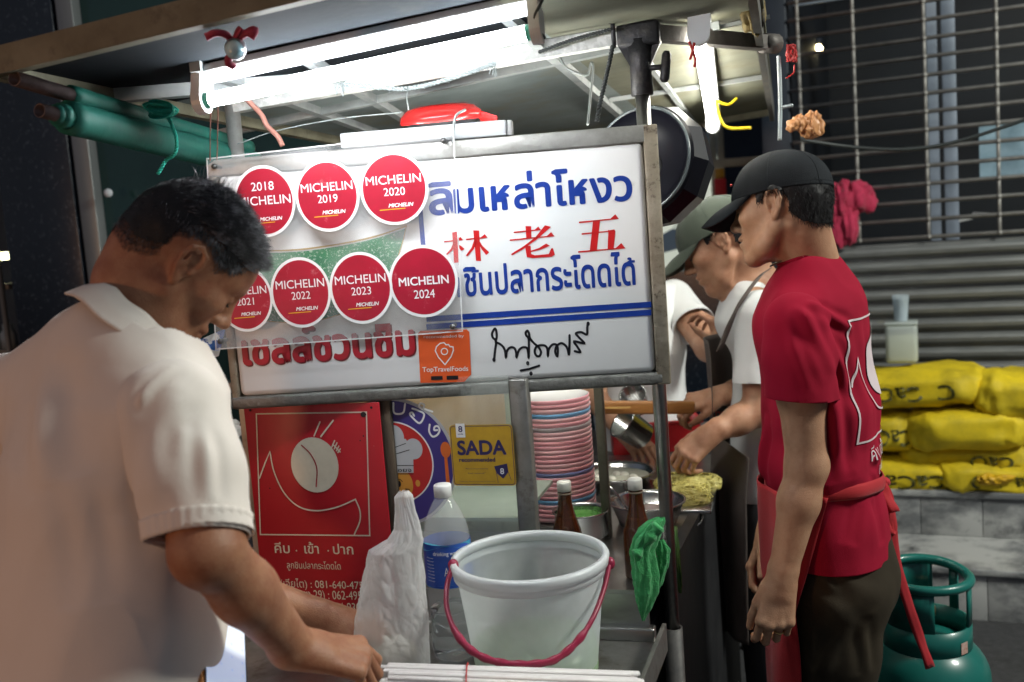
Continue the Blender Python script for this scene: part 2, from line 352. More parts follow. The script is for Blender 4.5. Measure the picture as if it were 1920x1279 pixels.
cc = LW.uv(1300, 318)[1]; wbox(m, Plane(LW.o+V(0, -.025, 0), LW.u, LW.v), LW.uv(1196, 400)[0], LW.uv(1480, 400)[0], cc-.0, cc+.05, .05, .004)
m.build('frame', M('cream_frame', (.45, .47, .38), .5), t)
m = MB(); q = Plane(LW.o+V(0, -.12, 0), LW.u, LW.v); a, c = q.uv(1352, 372); wbox(m, q, a-.035, a+.035, c-.16, c+.16, .03, .006)
o = m.build('fire_extinguisher', M('red_paint', (.55, .02, .03), .4), None)
bpy.data.objects.remove(o)
t = thing('banner', 'narrow red banner with a gold top hanging behind the cooks', 'banner', tuple(q.at(a, c-.2)))
m = MB(); wbox(m, q, a-.035, a+.035, c-.18, c+.12, .012, .004); m.build('cloth_panel', M('banner_red', (.6, .03, .04), .6), t)
m = MB(); wbox(m, q, a-.028, a+.028, c+.121, c+.18, .012, .01); m.build('gold_top', M('banner_gold', (.6, .36, .05), .4), t)

# ---- dark building on the left: granite pillar, metal door frame, dim green glass
LP = Plane((-1.6, 3.9, 0), (.97, -.243, 0), (0, 0, 1))
left = thing('office_building', 'dark building with a granite pillar and green glass door behind the man in white', 'building', tuple(LP.at(0, 0)))
m = MB(); a = LP.uv(18, 500)[0]; b_ = LP.uv(142, 400)[0]; wbox(m, LP, a, b_, 0, 3.6, .5, .004); m.build('granite_pillar', granite, left)
framem = M('brushed_frame', (.22, .235, .24), .4, metal=.5, col2=(.15, .16, .16), nscale=4, stretch=(1, 1, .1))
m = MB(); a = LP.uv(150, 400)[0]; b_ = LP.uv(180, 400)[0]; wbox(m, LP, a, b_, 0, 3.0, .12, .003)
c = LP.uv(400, 728)[1]; wbox(m, LP, b_+.001, LP.uv(470, 728)[0], c-.02, c+.02, .1, .003); m.build('door_frame', framem, left)
m = MB(); wbox(m, Plane(LP.o-LP.n*.05, LP.u, LP.v), b_+.001, 1.30, c+.021, 3.0, .012); wbox(m, Plane(LP.o-LP.n*.05, LP.u, LP.v), b_+.001, 1.30, .02, c-.021, .012)
m.build('glass_door', M('green_glass', (.018, .05, .048), .12, col2=(.01, .03, .032), nscale=2, spec=.6), left)
m = MB(); wbox(m, Plane(LP.o+LP.n*.01, LP.u, LP.v), -2.5, 1.9, 3.0, 4.6, .3); m.build('upper_wall', darkpaint, left)
m = MB()
for x_ in range(6): a = LP.uv(215+x_*33, 20)[0]; wbox(m, Plane(LP.o+LP.n*.03, LP.u, LP.v), a, a+.028, 3.05, 3.9, .02)
m.build('wall_fins', M('brown_fins', (.06, .05, .035), .6), left)
m = MB(); wbox(m, Plane(LP.o-LP.n*.6, LP.u, LP.v), -2.5, LP.uv(18, 500)[0]+.3, 0, 3.2, .1); m.build('back_wall', darkpaint, left)
q = Plane(LP.o-LP.n*.4, LP.u, LP.v)
m = MB(); a, c = q.uv(203, 362); m.blob(Plane(LP.o+LP.n*.03, LP.u, LP.v).at(*Plane(LP.o+LP.n*.03, LP.u, LP.v).uv(203, 362)), (.017, .012, .017), n=8)
m.build('painted_light_spot', M('light_spot_white', (.6, .66, .72), .4), left)  # white blob paints a small blurred spot of light
t = thing('tube_lamp', 'short glowing tube lamp at the edge of the dark alley on the left', 'lamp', tuple(q.at(*q.uv(0, 482))))
m = MB(); a, c = q.uv(-30, 483); a2, c2 = q.uv(16, 483); m.tube([q.at(a, c), q.at(a2, c)], .017, 10); m.build('tube', Mglow('yellow_tube', (1, .98, .55), 9), t)
m = MB(); m.tube([q.at(a-.03, c, -.03), q.at(a2+.03, c, -.03)], .01, 8); m.build('batten', darkpaint, t)
t = thing('shelf_unit', 'dim metal shelf with jars at the far left of the alley', 'shelf', tuple(q.at(*q.uv(-10, 900))))
q3 = Plane(LP.o-LP.n*.15, LP.u, LP.v); shm = M('shelf_steel', (.16, .15, .13), .5, metal=.3)
m = MB()
for y_ in (548, 668, 790): a, c = q3.uv(-140, y_); a2, _ = q3.uv(17, y_); wbox(m, q3, a, a2, c-.012, c+.012, .12, .003)
a, c = q3.uv(10, 600); m.tube([q3.at(a+.01, .0, .01), q3.at(a+.01, 1.9, .01)], .012, 8); m.build('rack', shm, t)
m = MB()
for x_, y_ in ((2, 640), (-24, 640), (-2, 760)): a, c = q3.uv(x_, y_+28); m.lathe([(0, .012), (.032, .012), (.034, .09), (.022, .105), (.022, .13), (0, .132)], q3.at(a, c, -.06), n=14)
m.build('jars', M('dim_jars', (.25, .3, .32), .3), t)

# ================================================================== THE FOOD CART
CA = unit((.963, -.270, 0)); CD = V(.270, .963, 0); CO = V(0, 1.97, 0)
def cart(a, b, z): return CO+CA*a+CD*b+Z3*z
FP = Plane((0, 1.97, 0), CA, Z3)
steel = M('stainless_steel', (.46, .46, .45), .32, metal=1, col2=(.33, .33, .32), nscale=7, rvar=.14, stain=(.2, .19, .17), stscale=11, stlo=.6, sthi=.85, stretch=(1, 1, 3))
steel_d = M('worn_steel', (.30, .295, .28), .45, metal=.8, col2=(.2, .195, .18), nscale=12, rvar=.15, stain=(.12, .1, .08), stscale=14)
iron = M('black_iron', (.03, .03, .033), .5, metal=.5, col2=(.07, .065, .06), nscale=40, ncon=(.5, .75), bump=.5, bscale=90)
galv = M('galvanised', (.42, .42, .40), .5, metal=.55, col2=(.27, .27, .25), nscale=16, stain=(.16, .12, .08), stscale=18, stlo=.62, sthi=.8, bump=.25, bscale=110, rvar=.12)
rust = M('rusty_edge', (.35, .31, .24), .65, metal=.3, col2=(.2, .17, .12), nscale=20, stain=(.06, .04, .03), stscale=40, stlo=.56, sthi=.66, bump=.5, bscale=90)
ply = M('painted_ply', (.20, .24, .25), .7, col2=(.11, .135, .145), nscale=3, stain=(.22, .19, .11), stscale=2.2, stlo=.5, sthi=.75, bump=.25, bscale=25)
fasc = M('weathered_fascia', (.20, .19, .13), .7, col2=(.12, .11, .07), nscale=9, stain=(.08, .07, .05), stscale=14, bump=.3, bscale=60)
blackm = M('black_sheet', (.014, .014, .016), .45, col2=(.028, .028, .03), nscale=6, bump=.3, bscale=20)
fc = thing('food_cart', 'steel street food cart with a plywood roof, glass case and posts under the signboard', 'food cart', (0, 2.4, 0))
ZD, ZT = .868, .772
m = MB(); m.hexa([cart(-.80, .005, ZD-.03), cart(.245, .005, ZD-.03), cart(.318, 1.15, ZD-.03), cart(-.80, 1.15, ZD-.03)], [cart(-.80, .005, ZD), cart(.245, .005, ZD), cart(.318, 1.15, ZD), cart(-.80, 1.15, ZD)]); m.build('worktop', steel, fc)
m = MB(); m.box(cart(-.28, .008, (ZT+ZD)/2+.008), (1.04, .012, ZD-ZT-.03), X=CA, Y=CD); m.rbox(cart(-.275, -.006, ZT+.012), (1.055, .028, .028), X=CA, Y=CD, r=.004); m.build('riser', steel, fc)
m = MB(); m.hexa([cart(-.9, -.75, ZT-.03), cart(.235, -.75, ZT-.03), cart(.27, -.001, ZT-.03), cart(-.9, -.001, ZT-.03)], [cart(-.9, -.75, ZT), cart(.235, -.75, ZT), cart(.27, -.001, ZT), cart(-.9, -.001, ZT)])
m.bar(cart(.238, -.75, ZT+.012), cart(.273, -.02, ZT+.012), .008, .055); m.build('front_tray', steel_d, fc)
m = MB(); m.hexa([cart(-.78, -.6, .12), cart(.20, -.6, .12), cart(.26, 1.1, .12), cart(-.78, 1.1, .12)], [cart(-.78, -.6, ZT-.031), cart(.20, -.6, ZT-.031), cart(.26, 1.1, ZT-.031), cart(-.78, 1.1, ZT-.031)])
m.build('cart_body', blackm, fc)
m = MB(); m.bar(cart(.262, .15, ZD-.02), cart(.334, 1.15, ZD-.02), .026, .05)
m.hexa([cart(.262, .17, .14), cart(.274, .17, .14), cart(.345, 1.12, .14), cart(.333, 1.12, .14)], [cart(.262, .17, ZD-.05), cart(.272, .17, ZD-.05), cart(.343, 1.12, ZD-.05), cart(.333, 1.12, ZD-.05)])
m.build('side_skirt', blackm, fc)
for a_, b_ in ((-.66, -.45), (.16, -.45), (-.66, .9), (.2, .9)):
    m = MB(); m.lathe([(.0, -.02), (.085, -.02), (.1, -.012), (.1, .012), (.085, .02), (0, .02)], cart(a_, b_, .1), ax=CA, n=24); m.build('wheel', M('tyre_rubber', (.02, .02, .02), .7), fc)
# posts and bars
pr = V(.2945, 2.02, 0); pl_ = P(440, 250, 2.11); pl_ = V(pl_[0], pl_[1], 0)
m = MB(); m.tube([pr+Z3*.74, pr+Z3*1.86], .0145, 20); m.build('post', steel, fc)
m = MB(); m.pipe(pr+Z3*.1, pr+Z3*.742, .0205, .005, 20)
for k in range(3): m.blob(pr+V(-.004, -.021, .60-.018*k), (.006, .005, .006), n=6)
m.build('post_sleeve', M('dark_pipe', (.055, .055, .055), .55, metal=.1, col2=(.16, .15, .14), nscale=14), fc)
m = MB(); m.tube([pl_+Z3*.8, pl_+Z3*1.90], .0155, 20); m.build('post', galv, fc)
tee = P(1196, 66, 2.02); tz = tee[2]
m = MB(); m.tube([(pr[0], pr[1], 1.845), (pr[0], pr[1], tz-.05), (pr[0], pr[1], tz-.01)], [.022, .0215, .027], 18); m.rbox((pr[0]+.0, pr[1], tz), (.085, .05, .045), X=CA, Y=CD, r=.008)
m.hexa([V(pr[0], pr[1], tz-.075)+CA*i*.012+CD*j*.006 for i, j in ((-1, -1), (1, -1), (1, 1), (-1, 1))], [V(pr[0], pr[1], tz-.018)+CA*i*.042+CD*j*.006 for i, j in ((-1, -1), (1, -1), (1, 1), (-1, 1))])
m.build('post_fitting', iron, fc)
m = MB(); k0 = P(1214, 128, 2.01); k1 = P(1248, 125, 2.0); m.tube([k0, k1], .0055, 10); kx = D(.08, 1, 0); m.tube([k1-kx*.030, k1-kx*.024, k1+kx*.024, k1+kx*.030], [.006, .0095, .0095, .006], 10)
m.build('clamp_screw', iron, fc)
beamm = M('spotted_beam', (.45, .45, .43), .6, col2=(.62, .62, .6), nscale=60, ncon=(.45, .6), bump=.3, bscale=120)
m = MB(); bl = P(440, 196, 2.11); br = P(1165, 68, 2.025); m.bar(bl, br, .03, .034); m.build('roof_beam', beamm, fc)
m = MB(); b2 = P(1448, 82, 2.24); m.bar(tee+CA*.03, b2, .028, .03); u_ = unit(b2-tee); m.tube([b2-u_*.03, b2+u_*.012], .022, 12); m.build('side_bar', M('brown_iron', (.075, .065, .06), .6, metal=.4, col2=(.13, .12, .11), nscale=25, bump=.4, bscale=80), fc)
# roof: a sloping plywood sheet with rails and a fascia
def roofz(x, y): return 1.895+.075*(x+.79)-.04*(y-1.61)
def rp_(x, y, h=0): return V(x, y, roofz(x, y)+h)
RF = [(-.79, 1.61), (.340, 1.297), (1.02, 3.72), (-.14, 4.0)]
RP = Plane(rp_(0, 2, .004), unit(V(1, 0, .075)), unit(V(0, 1, -.04)))
def onroof(x, y, h=0): a, b = RP.uv(x, y); return RP.at(a, b, -h if RP.n[2] > 0 else h)
def mixp(a, b, t): return (a[0]+(b[0]-a[0])*t, a[1]+(b[1]-a[1])*t)
shadep = M('painted_shade_panel', (.016, .019, .022), .95, col2=(.008, .010, .012), nscale=3, spec=.08, stain=(.035, .035, .03), stscale=3, stlo=.55, sthi=.8, bump=.25, bscale=25)  # near-black colour puts the shade above the tube fixture into the front panel
greyp_ = M('grey_green_panel', (.20, .235, .235), .8, col2=(.11, .13, .13), nscale=3, stain=(.20, .18, .11), stscale=3, stlo=.52, sthi=.75, bump=.25, bscale=25)
creamp = M('cream_panel', (.15, .15, .105), .75, col2=(.08, .085, .06), nscale=4, stain=(.09, .08, .04), stscale=5, stlo=.5, sthi=.75, bump=.25, bscale=25)
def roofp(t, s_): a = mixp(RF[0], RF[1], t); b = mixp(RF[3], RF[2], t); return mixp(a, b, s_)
for t0_, t1_, s0_, s1_, mt in ((0, .655, 0, .20, shadep), (0, .655, .20, 1, greyp_), (.655, 1, 0, 1, creamp)):
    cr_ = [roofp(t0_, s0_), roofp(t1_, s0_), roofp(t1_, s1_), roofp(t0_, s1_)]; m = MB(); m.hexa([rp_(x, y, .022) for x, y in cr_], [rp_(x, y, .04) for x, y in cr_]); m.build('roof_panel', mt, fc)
m = MB()
for i, j in ((0, 1), (3, 0), (2, 3)): m.bar(rp_(*RF[i], .021), rp_(*RF[j], .021), .022, .042)
m.build('roof_fascia', fasc, fc)
m = MB(); m.bar(rp_(*RF[1], .012)+V(-.012, .02, 0), rp_(*RF[2], .012)-V(.012, .02, 0), .016, .075); m.build('roof_fascia', M('dark_fascia', (.07, .075, .08), .6, col2=(.12, .11, .09), nscale=12), fc)
railm = M('roof_rail', (.34, .36, .36), .6, col2=(.22, .24, .24), nscale=14)
def rail(x0_, y0_, x1_, y1_, wd=.02, hg=.018, e0=0.0, e1=0.0, h=.010):
    a = V(*RP.uv(x0_, y0_)); b = V(*RP.uv(x1_, y1_)); d = unit(b-a); a = a-d*e0; b = b+d*e1
    m = MB(); m.bar(RP.at(*a)+Z3*h, RP.at(*b)+Z3*h, wd, hg); m.build('roof_rail', railm, fc)
rail(640, 210, 1087, 114, .024, e0=.45, e1=.3); rail(650, 165, 745, 222, e0=.3, e1=.9); rail(1025, 105, 1125, 190, e0=.4, e1=.8); rail(497, 182, 640, 233, e0=.3, e1=.8)
rail(1222, 134, 1282, 210, .014, .014, e0=.4, e1=.6); rail(215, 187, 350, 176, .03, .03, e0=.0, e1=.2); rail(1340, 62, 1425, 45, .01, .008, e0=.1, e1=.02); rail(1340, 165, 1440, 150, .012, .012, e0=.3, e1=.0)
# glass case
m = MB(); a = FP.uv(978, 860)[0]; wbox(m, Plane(FP.o-FP.n*.006, FP.u, FP.v), a-.019, a+.019, ZD, 1.30, .03, .003); m.build('case_upright', steel_d, fc)
q = Plane(FP.o-FP.n*.33, FP.u, FP.v)
m = MB(); a = q.uv(1127, 830)[0]; wbox(m, q, a-.0105, a+.0105, ZD, 1.33, .02, .003); m.build('case_upright', M('brown_post', (.085, .08, .055), .5, metal=.3, col2=(.13, .12, .09), nscale=20), fc)
m = MB(); a = FP.uv(727, 800)[0]; wbox(m, Plane(FP.o+FP.n*.014, FP.u, FP.v), a-.016, a+.0145, ZD-.05, 1.30, .03, .002); m.build('case_upright', M('old_wood', (.10, .075, .05), .7, col2=(.05, .04, .03), nscale=10, stretch=(4, 4, .6), bump=.4, bscale=60, stain=(.16, .06, .05), stscale=8, stlo=.6), fc)
a0_ = FP.uv(740, 860)[0]; a1_ = FP.uv(962, 860)[0]
m = MB(); wbox(m, FP, -.62, a1_, ZD+.001, 1.31, .004); m.build('case_glass', Mclear('case_glass', (.75, .8, .74), .86, .06, dust=7), fc)
q = Plane(FP.o-FP.n*.36, FP.u, FP.v); a1b = q.uv(966, 860)[0]
m = MB(); wbox(m, q, -.60, a1b, 1.06, 1.34, .01); m.build('case_back', M('beige_board', (.55, .40, .24), .5, col2=(.42, .28, .14), nscale=4, stretch=(3, 3, .4)), fc)
m = MB(); wbox(m, q, -.60, a1b, ZD+.002, 1.058, .01); m.build('case_back', M('green_grey_board', (.20, .27, .22), .35, col2=(.30, .32, .24), nscale=8, stain=(.08, .09, .06), stscale=16), fc)
m = MB(); wbox(m, Plane(FP.o-FP.n*.02, FP.u, FP.v), -.60, a1_, 1.002, 1.010, .3); m.build('case_shelf', M('shelf_glass', (.45, .55, .46), .2, trans=.3), fc)
# small papers and cloths inside the case so that the glass shows a real inside
m = MB(); wbox(m, Plane(FP.o-FP.n*.30, FP.u, FP.v), a0_+.16, a0_+.185, 1.10, 1.32, .01); m.build('case_strut', M('strut_green', (.3, .33, .24), .5), fc)

t = thing('far_building', 'dark building closing the alley far behind the stall', 'building', (0, 9.5, 0)); m = MB(); m.box((0, 9.6, 4), (24, .2, 8)); m.build('wall', darkpaint, t)
m = MB(); m.box((1.6, 9.48, 2.2), (.9, .02, .7)); m.build('window', M('dim_window', (.10, .13, .14), .2), t)
# ================================================================== SIGNBOARD
def rope(m, pts, r, pitch=.02, n=6, strands=2):
    """two strands twisted round each other along a path"""
    pts = [V(*p) for p in pts]; seg = [np.linalg.norm(pts[i+1]-pts[i]) for i in range(len(pts)-1)]; Lg = sum(seg); k = max(8, int(Lg/pitch*8)); cum = np.concatenate([[0], np.cumsum(seg)])
    for s in range(strands):
        out = []
        for i in range(k+1):
            t = Lg*i/k; j = min(len(seg)-1, int(np.searchsorted(cum, t, side='right')-1)); f_ = (t-cum[j])/max(1e-9, seg[j]); p = pts[j]*(1-f_)+pts[j+1]*f_
            u, w_ = frame_of(pts[j+1]-pts[j]); a = 2*math.pi*(t/pitch+s/strands); out.append(p+(u*math.cos(a)+w_*math.sin(a))*r*.6)
        m.tube(out, r*.62, n)
    return m
SP = Plane((-.588, 2.05, 1.275), (.893, -.08, 0), Z3)
signw = M('white_sign_plastic', (.84, .85, .86), .22, col2=(.77, .78, .78), nscale=2.5, coat=.3, stain=(.58, .56, .52), stscale=16, stlo=.66, sthi=.82)
sb = thing('signboard', 'large white signboard with blue Thai and red Chinese writing in a worn metal frame', 'signboard', tuple(SP.at(.45, 0)))
WS, HS = .897, .505
m = MB(); cx = WS/2
m.rbox(SP.at(.4455, .2475, -.012), (.858, .455, .03), X=SP.u, Y=SP.v, r=.014, n=4); m.build('panel', signw, sb)
PP = Plane(SP.at(0, 0, .0032), SP.u, SP.v)
m = MB()
m.rbox(SP.at(.44, .4905, -.012), (.886, .034, .034), X=SP.u, Y=SP.v, r=.003); m.build('frame_top', galv, sb)
m = MB(); m.rbox(SP.at(.444, .0075, -.012), (.894, .026, .036), X=SP.u, Y=SP.v, r=.006); m.build('frame_bottom', M('dark_frame', (.19, .19, .18), .55, metal=.4, col2=(.11, .11, .10), nscale=30, stain=(.03, .03, .03), stscale=22, stlo=.58, sthi=.72, bump=.5, bscale=120), sb)
m = MB(); m.rbox(SP.at(.8895, .251, -.013), (.028, .512, .037), X=SP.u, Y=SP.v, r=.003); m.build('frame_side', rust, sb)
m = MB(); m.rbox(SP.at(.007, .248, -.013), (.016, .50, .03), X=SP.u, Y=SP.v, r=.003); m.build('frame_side', rust, sb)
m = MB(); m.box(SP.at(.445, .247, -.033), (.87, .48, .004), X=SP.u, Y=SP.v); m.build('backing_sheet', steel_d, sb)
blue = M('sign_blue', (.008, .036, .27), .35, col2=(.014, .05, .31), nscale=30); red = M('sign_red', (.62, .012, .015), .35, col2=(.55, .02, .02), nscale=30)
redd = M('sign_dark_red', (.42, .012, .03), .4, col2=(.34, .01, .02), nscale=30); redk = M('sign_shadow_red', (.15, .008, .015), .4)
ink = M('marker_ink', (.008, .008, .012), .4); white_i = M('white_ink', (.78, .77, .76), .5, namt=.1); gold = M('gold_line', (.42, .30, .10), .4); green = M('bowl_green', (.008, .17, .06), .4, col2=(.30, .45, .32), nscale=190, ncon=(.56, .60))
def box_of(pl, xl, yl, xr, yr):                 # lower left and upper right photo points to plane box
    a, b = pl.uv(xl, yl); c, d = pl.uv(xr, yr); return a, b, c, d
m = MB()
a, b, c, d = box_of(PP, 806, 409, 1183, 312); b2_ = PP.uv(1183, 373)[1]; b = (b+b2_)/2
top = PP.uv(1043, 312)[1]
m.text(PP, 'ลิ', a, b, PP.uv(851, 405)[0], PP.uv(835, 340)[1], bold=.026); m.text(PP, 'มเหล่าโหงว', PP.uv(853, 404)[0], b, c, top-.004, bold=.026)
m.build('blue_shop_name', blue, sb)
# Chinese characters as brush-like strokes: thin level bars with a wedge, heavy uprights
def han(m, pl, box, strokes, h=.0009):
    a, b, c, d = box
    def q(p): return (a+(c-a)*p[0], b+(d-b)*p[1])
    for s in strokes:
        if s[0] == 'h':                          # thin level stroke ending in a triangle
            _, x0, y0, x1, y1, t = s; m.poly(pl, [q(p) for p in ((x0, y0-.02), (x1, y1-.02), (x1, y1+.012), (x0, y0+.025))], h)
            m.poly(pl, [q(p) for p in ((x1-t, y1+.005), (x1+.01, y1-.02), (x1-t*.35, y1+t*.75))], h+.00005)
        elif s[0] == 'p': m.poly(pl, [q(p) for p in s[1:]], h)
    return m
LIN = [('h', 0, .70, .42, .73, .12), ('p', (.2, .98), (.31, 1), (.30, .0), (.19, .0)), ('p', (.22, .68), (.29, .66), (.17, .40), (.02, .24), (.0, .27), (.14, .46)), ('p', (.30, .58), (.36, .55), (.45, .42), (.38, .37), (.31, .50)),
       ('h', .50, .72, .98, .75, .14), ('p', (.68, 1), (.81, .98), (.80, .0), (.69, .02)), ('p', (.69, .70), (.76, .67), (.66, .40), (.50, .18), (.47, .21), (.60, .43)), ('p', (.79, .67), (.86, .48), (1.0, .26), (.93, .18), (.84, .36), (.77, .58))]
LAO = [('h', .12, .83, .70, .86, .13), ('p', (.38, 1), (.50, .98), (.49, .62), (.38, .62)), ('h', .02, .60, .98, .64, .16), ('p', (.80, .98), (.93, .92), (.62, .58), (.30, .30), (.04, .13), (.02, .17), (.30, .38), (.58, .64)),
       ('p', (.34, .40), (.46, .38), (.46, .13), (.54, .08), (.84, .09), (.90, .26), (.94, .26), (.97, .06), (.90, .0), (.48, .0), (.36, .05)), ('p', (.80, .42), (.88, .34), (.66, .24), (.46, .19), (.46, .23), (.64, .30))]
WUU = [('h', .06, .90, .90, .94, .17), ('p', (.36, .92), (.51, .92), (.40, .02), (.25, .02)), ('h', .10, .55, .70, .58, .05), ('p', (.68, .60), (.80, .62), (.82, .56), (.76, .02), (.63, .02), (.67, .56)), ('h', .0, .02, 1.0, .05, .20)]
for bx_, gl_ in (((836, 494, 914, 430), LIN), ((957, 487, 1039, 420), LAO), ((1084, 474, 1168, 405), WUU)): m = MB(); han(m, PP, box_of(PP, *bx_), gl_); m.build('red_chinese_character', red, sb)
m = MB(); a, b, c, d = box_of(PP, 774, 567, 1197, 492); b = (PP.uv(862, 557)[1]+PP.uv(1195, 528)[1])/2-.012
m.text(PP, 'ลูกช', a, b, PP.uv(903, 540)[0], PP.uv(890, 512)[1]-.002, bold=.03) if 0 else None
zl = PP.uv(900, 555)[1]; hh = PP.uv(900, 512)[1]-zl
def thai(m, pl, txt, x0, x1, v, hgt, bold=.022):   # set by cap height so that marks rise above and below
    vv, _ = glyphs(txt); m.text(pl, txt, x0, v+vv[:, 1].min()*hgt/.56, x1, v+vv[:, 1].max()*hgt/.56, bold=bold)
thai(m, PP, 'ลก', PP.uv(800, 560)[0], PP.uv(866, 560)[0], zl, hh)
thai(m, PP, 'ชินปลากระโดดได', PP.uv(872, 555)[0], PP.uv(1192, 530)[0], zl+.001, hh)
for x_, y_ in ((888, 505), (1180, 487)): a, b = PP.uv(x_, y_+6); m.text(PP, '้', a-.004, b, a+.011, b+.011, bold=.02)
m.build('blue_dish_name', blue, sb)
m = MB()
for ya, yb in ((598, 567), (612.5, 582)):
    a, b = PP.uv(800, ya+5.5); c, d = PP.uv(1221, yb); bb = (PP.uv(868, ya)[1]+d)/2; m.poly(PP, [(a, bb-.0058), (c, bb-.0058), (c, bb+.0058), (a, bb+.0058)])
a, b = PP.uv(783, 385); c, d = PP.uv(792, 612); m.poly(PP, [(a, d+.01), (a+.0095, d+.01), (a+.0095, b), (a, b)]); m.build('blue_border', blue, sb)
def zp(x, y): return PP.uv(860+x/4.571, 580+y/4.571)
m = MB()
for s in ([(303, 440), (312, 350), (320, 275), (292, 240), (287, 205), (310, 166), (322, 185), (326, 235), (318, 280), (345, 292), (380, 320), (398, 360), (405, 412), (412, 365), (430, 335), (455, 325), (480, 335), (492, 370), (496, 408), (508, 370), (525, 340), (555, 325), (585, 332), (595, 370), (600, 414), (602, 350), (600, 255), (580, 225), (575, 200), (590, 184), (602, 205), (610, 245), (640, 285), (680, 320), (700, 350), (705, 375), (690, 402), (664, 395), (652, 360), (665, 322), (700, 308), (740, 312), (760, 340), (765, 400), (772, 345), (800, 305), (835, 302), (850, 340), (845, 402), (828, 365), (840, 315), (880, 290), (915, 310), (935, 345), (945, 386), (950, 300), (950, 222)],
          [(995, 358), (1042, 368), (1020, 325), (990, 275), (1076, 292), (1035, 245), (1005, 207), (1050, 196), (1098, 216), (1102, 160), (1106, 122)], [(532, 525), (610, 510), (690, 483)]):
    pp = [zp(*q) for q in s]; m.stroke(PP, [q[:2] for q in spline([V(x, y, 0) for x, y in pp], 5)] if len(pp) > 3 else pp, .0047, .0008)
for q in ((303, 432), (592, 462), (620, 550), (1110, 124)): m.disc(PP, zp(*q), .0034, .0046, .0009, 12)
m.build('signature', ink, sb)
m = MB(); mk = MB(); v0 = PP.uv(460, 686)[1]; v1 = PP.uv(480, 634)[1]
for q, dx, dy, hh_ in ((mk, .0028, -.0028, .0007), (m, 0, 0, .0011)):
    q.text(PP, 'เชลลชวนชม', PP.uv(457, 690)[0]+dx, v0+dy, PP.uv(780, 668)[0]+dx, v1+dy-.002, h=hh_, bold=.036)
    q.text(PP, '์', PP.uv(566, 618)[0]+dx, v1+.003+dy, PP.uv(590, 618)[0]+dx, v1+.018+dy, h=hh_, bold=.05)
    a, b = PP.uv(704, 622); q.rrect(PP, a+dx, b+dy, a+.032+dx, b+.0155+dy, .001, hh_)
m.build('red_slogan', redd, sb); mk.build('slogan_shadow', redk, sb)
# painted bowl: green band under a gold rim
rim = [PP.uv(x, y) for x, y in ((402, 452), (440, 462), (480, 470), (560, 468), (640, 457), (705, 443), (762, 424))]; rim = [q[:2] for q in spline([V(x, y, 0) for x, y in rim], 5)]
low = [PP.uv(x, y) for x, y in ((757, 448), (742, 492), (715, 535), (670, 575), (600, 600), (520, 604), (465, 590), (425, 540))]; low = [q[:2] for q in spline([V(x, y, 0) for x, y in low], 4)]
m = MB(); m.poly(PP, [(a, b-.004) for a, b in rim]+low, .0006); m.build('painted_bowl', green, sb)
m = MB(); m.stroke(PP, rim, .0032, .001); m.stroke(PP, [rim[-1]]+low, .0022, .001); m.build('bowl_rim_line', gold, sb)
# orange travel sticker
m = MB(); ctr = PP.uv(834, 668); ang = math.radians(-2)
OP = Plane(PP.at(*ctr, .0012), PP.u*math.cos(ang)+PP.v*math.sin(ang), PP.v); W_, H_ = .0525, .0535
m.poly(OP, [(-W_, -H_), (W_*.72, -H_), (W_, -H_*.72), (W_, H_*.9), (W_*.9, H_), (-W_*.9, H_), (-W_, H_*.9)], .0006); st = m.build('orange_sticker', M('orange_sticker', (.72, .10, .02), .4, namt=.15), sb)
st['label'] = 'orange travel food sticker with a white map pin'
m = MB(); m.text(OP, 'recommended by', -.041, .036, .041, .044, .0012); m.text(OP, 'TopTravelFoods', -.047, -.034, .047, -.021, .0012, bold=.005)
pin = [(.0, -.017), (.013, -.001), (.0185, .012), (.018, .019), (.012, .0195), (.009, .024), (.004, .0235), (.0, .028), (-.008, .027), (-.016, .020), (-.0185, .012), (-.013, -.001)]
m.stroke(OP, pin, .0022, .0012, closed=True); m.stroke(OP, [(.0065*math.cos(t), .010+.0065*math.sin(t)) for t in np.linspace(0, 6.283, 20)][:-1], .002, .0012, closed=True); m.build('sticker_lettering', white_i, st)
m = MB(); m.rrect(OP, -.030, -.048, -.006, -.040, .001, .0012); m.rrect(OP, .002, -.048, .026, -.040, .001, .0012); m.build('sticker_badges', ink, st)
# acrylic sheet with award stickers
AP = Plane(SP.at(0, 0, .034), SP.u, SP.v)
ash = thing('acrylic_sheet', 'clear acrylic sheet of seven round red award stickers bolted over the signboard', 'acrylic sheet', tuple(AP.at(.2, .1)))
cs = [AP.uv(x, y) for x, y in ((405, 655), (867, 621), (850, 246), (388, 298))]
m = MB(); bt = [AP.at(a, b, -.0035) for a, b in cs]; tp_ = [AP.at(a, b, 0) for a, b in cs]; m.hexa(bt, tp_); m.build('clear_sheet', Mclear('acrylic', (.86, .87, .88), .90, .12, dust=9), ash)
m = MB(); m.stroke(AP, cs, .0026, .0002, closed=True); m.build('sheet_edge', Mclear('acrylic_edge', (.86, .88, .88), .35, .2), ash)
for x, y in ((403, 312), (832, 264), (414, 640), (849, 612)):
    a, b = AP.uv(x, y); m = MB(); m.lathe([(0, .008), (.0045, .0075), (.0058, .004), (.0058, .0005), (.0042, 0), (.0042, -.03)], AP.at(a, b), ax=AP.n, n=14); m.build('bolt', M('bolt_steel', (.16, .16, .16), .35, metal=.8), ash)
stred = M('award_red', (.37, .008, .030), .38, col2=(.32, .008, .025), nscale=25, stain=(.52, .14, .16), stscale=38, stlo=.61, sthi=.76); stw = M('award_white', (.82, .82, .82), .4, namt=.05); yel = M('award_yellow', (.75, .42, .02), .4, namt=.05)
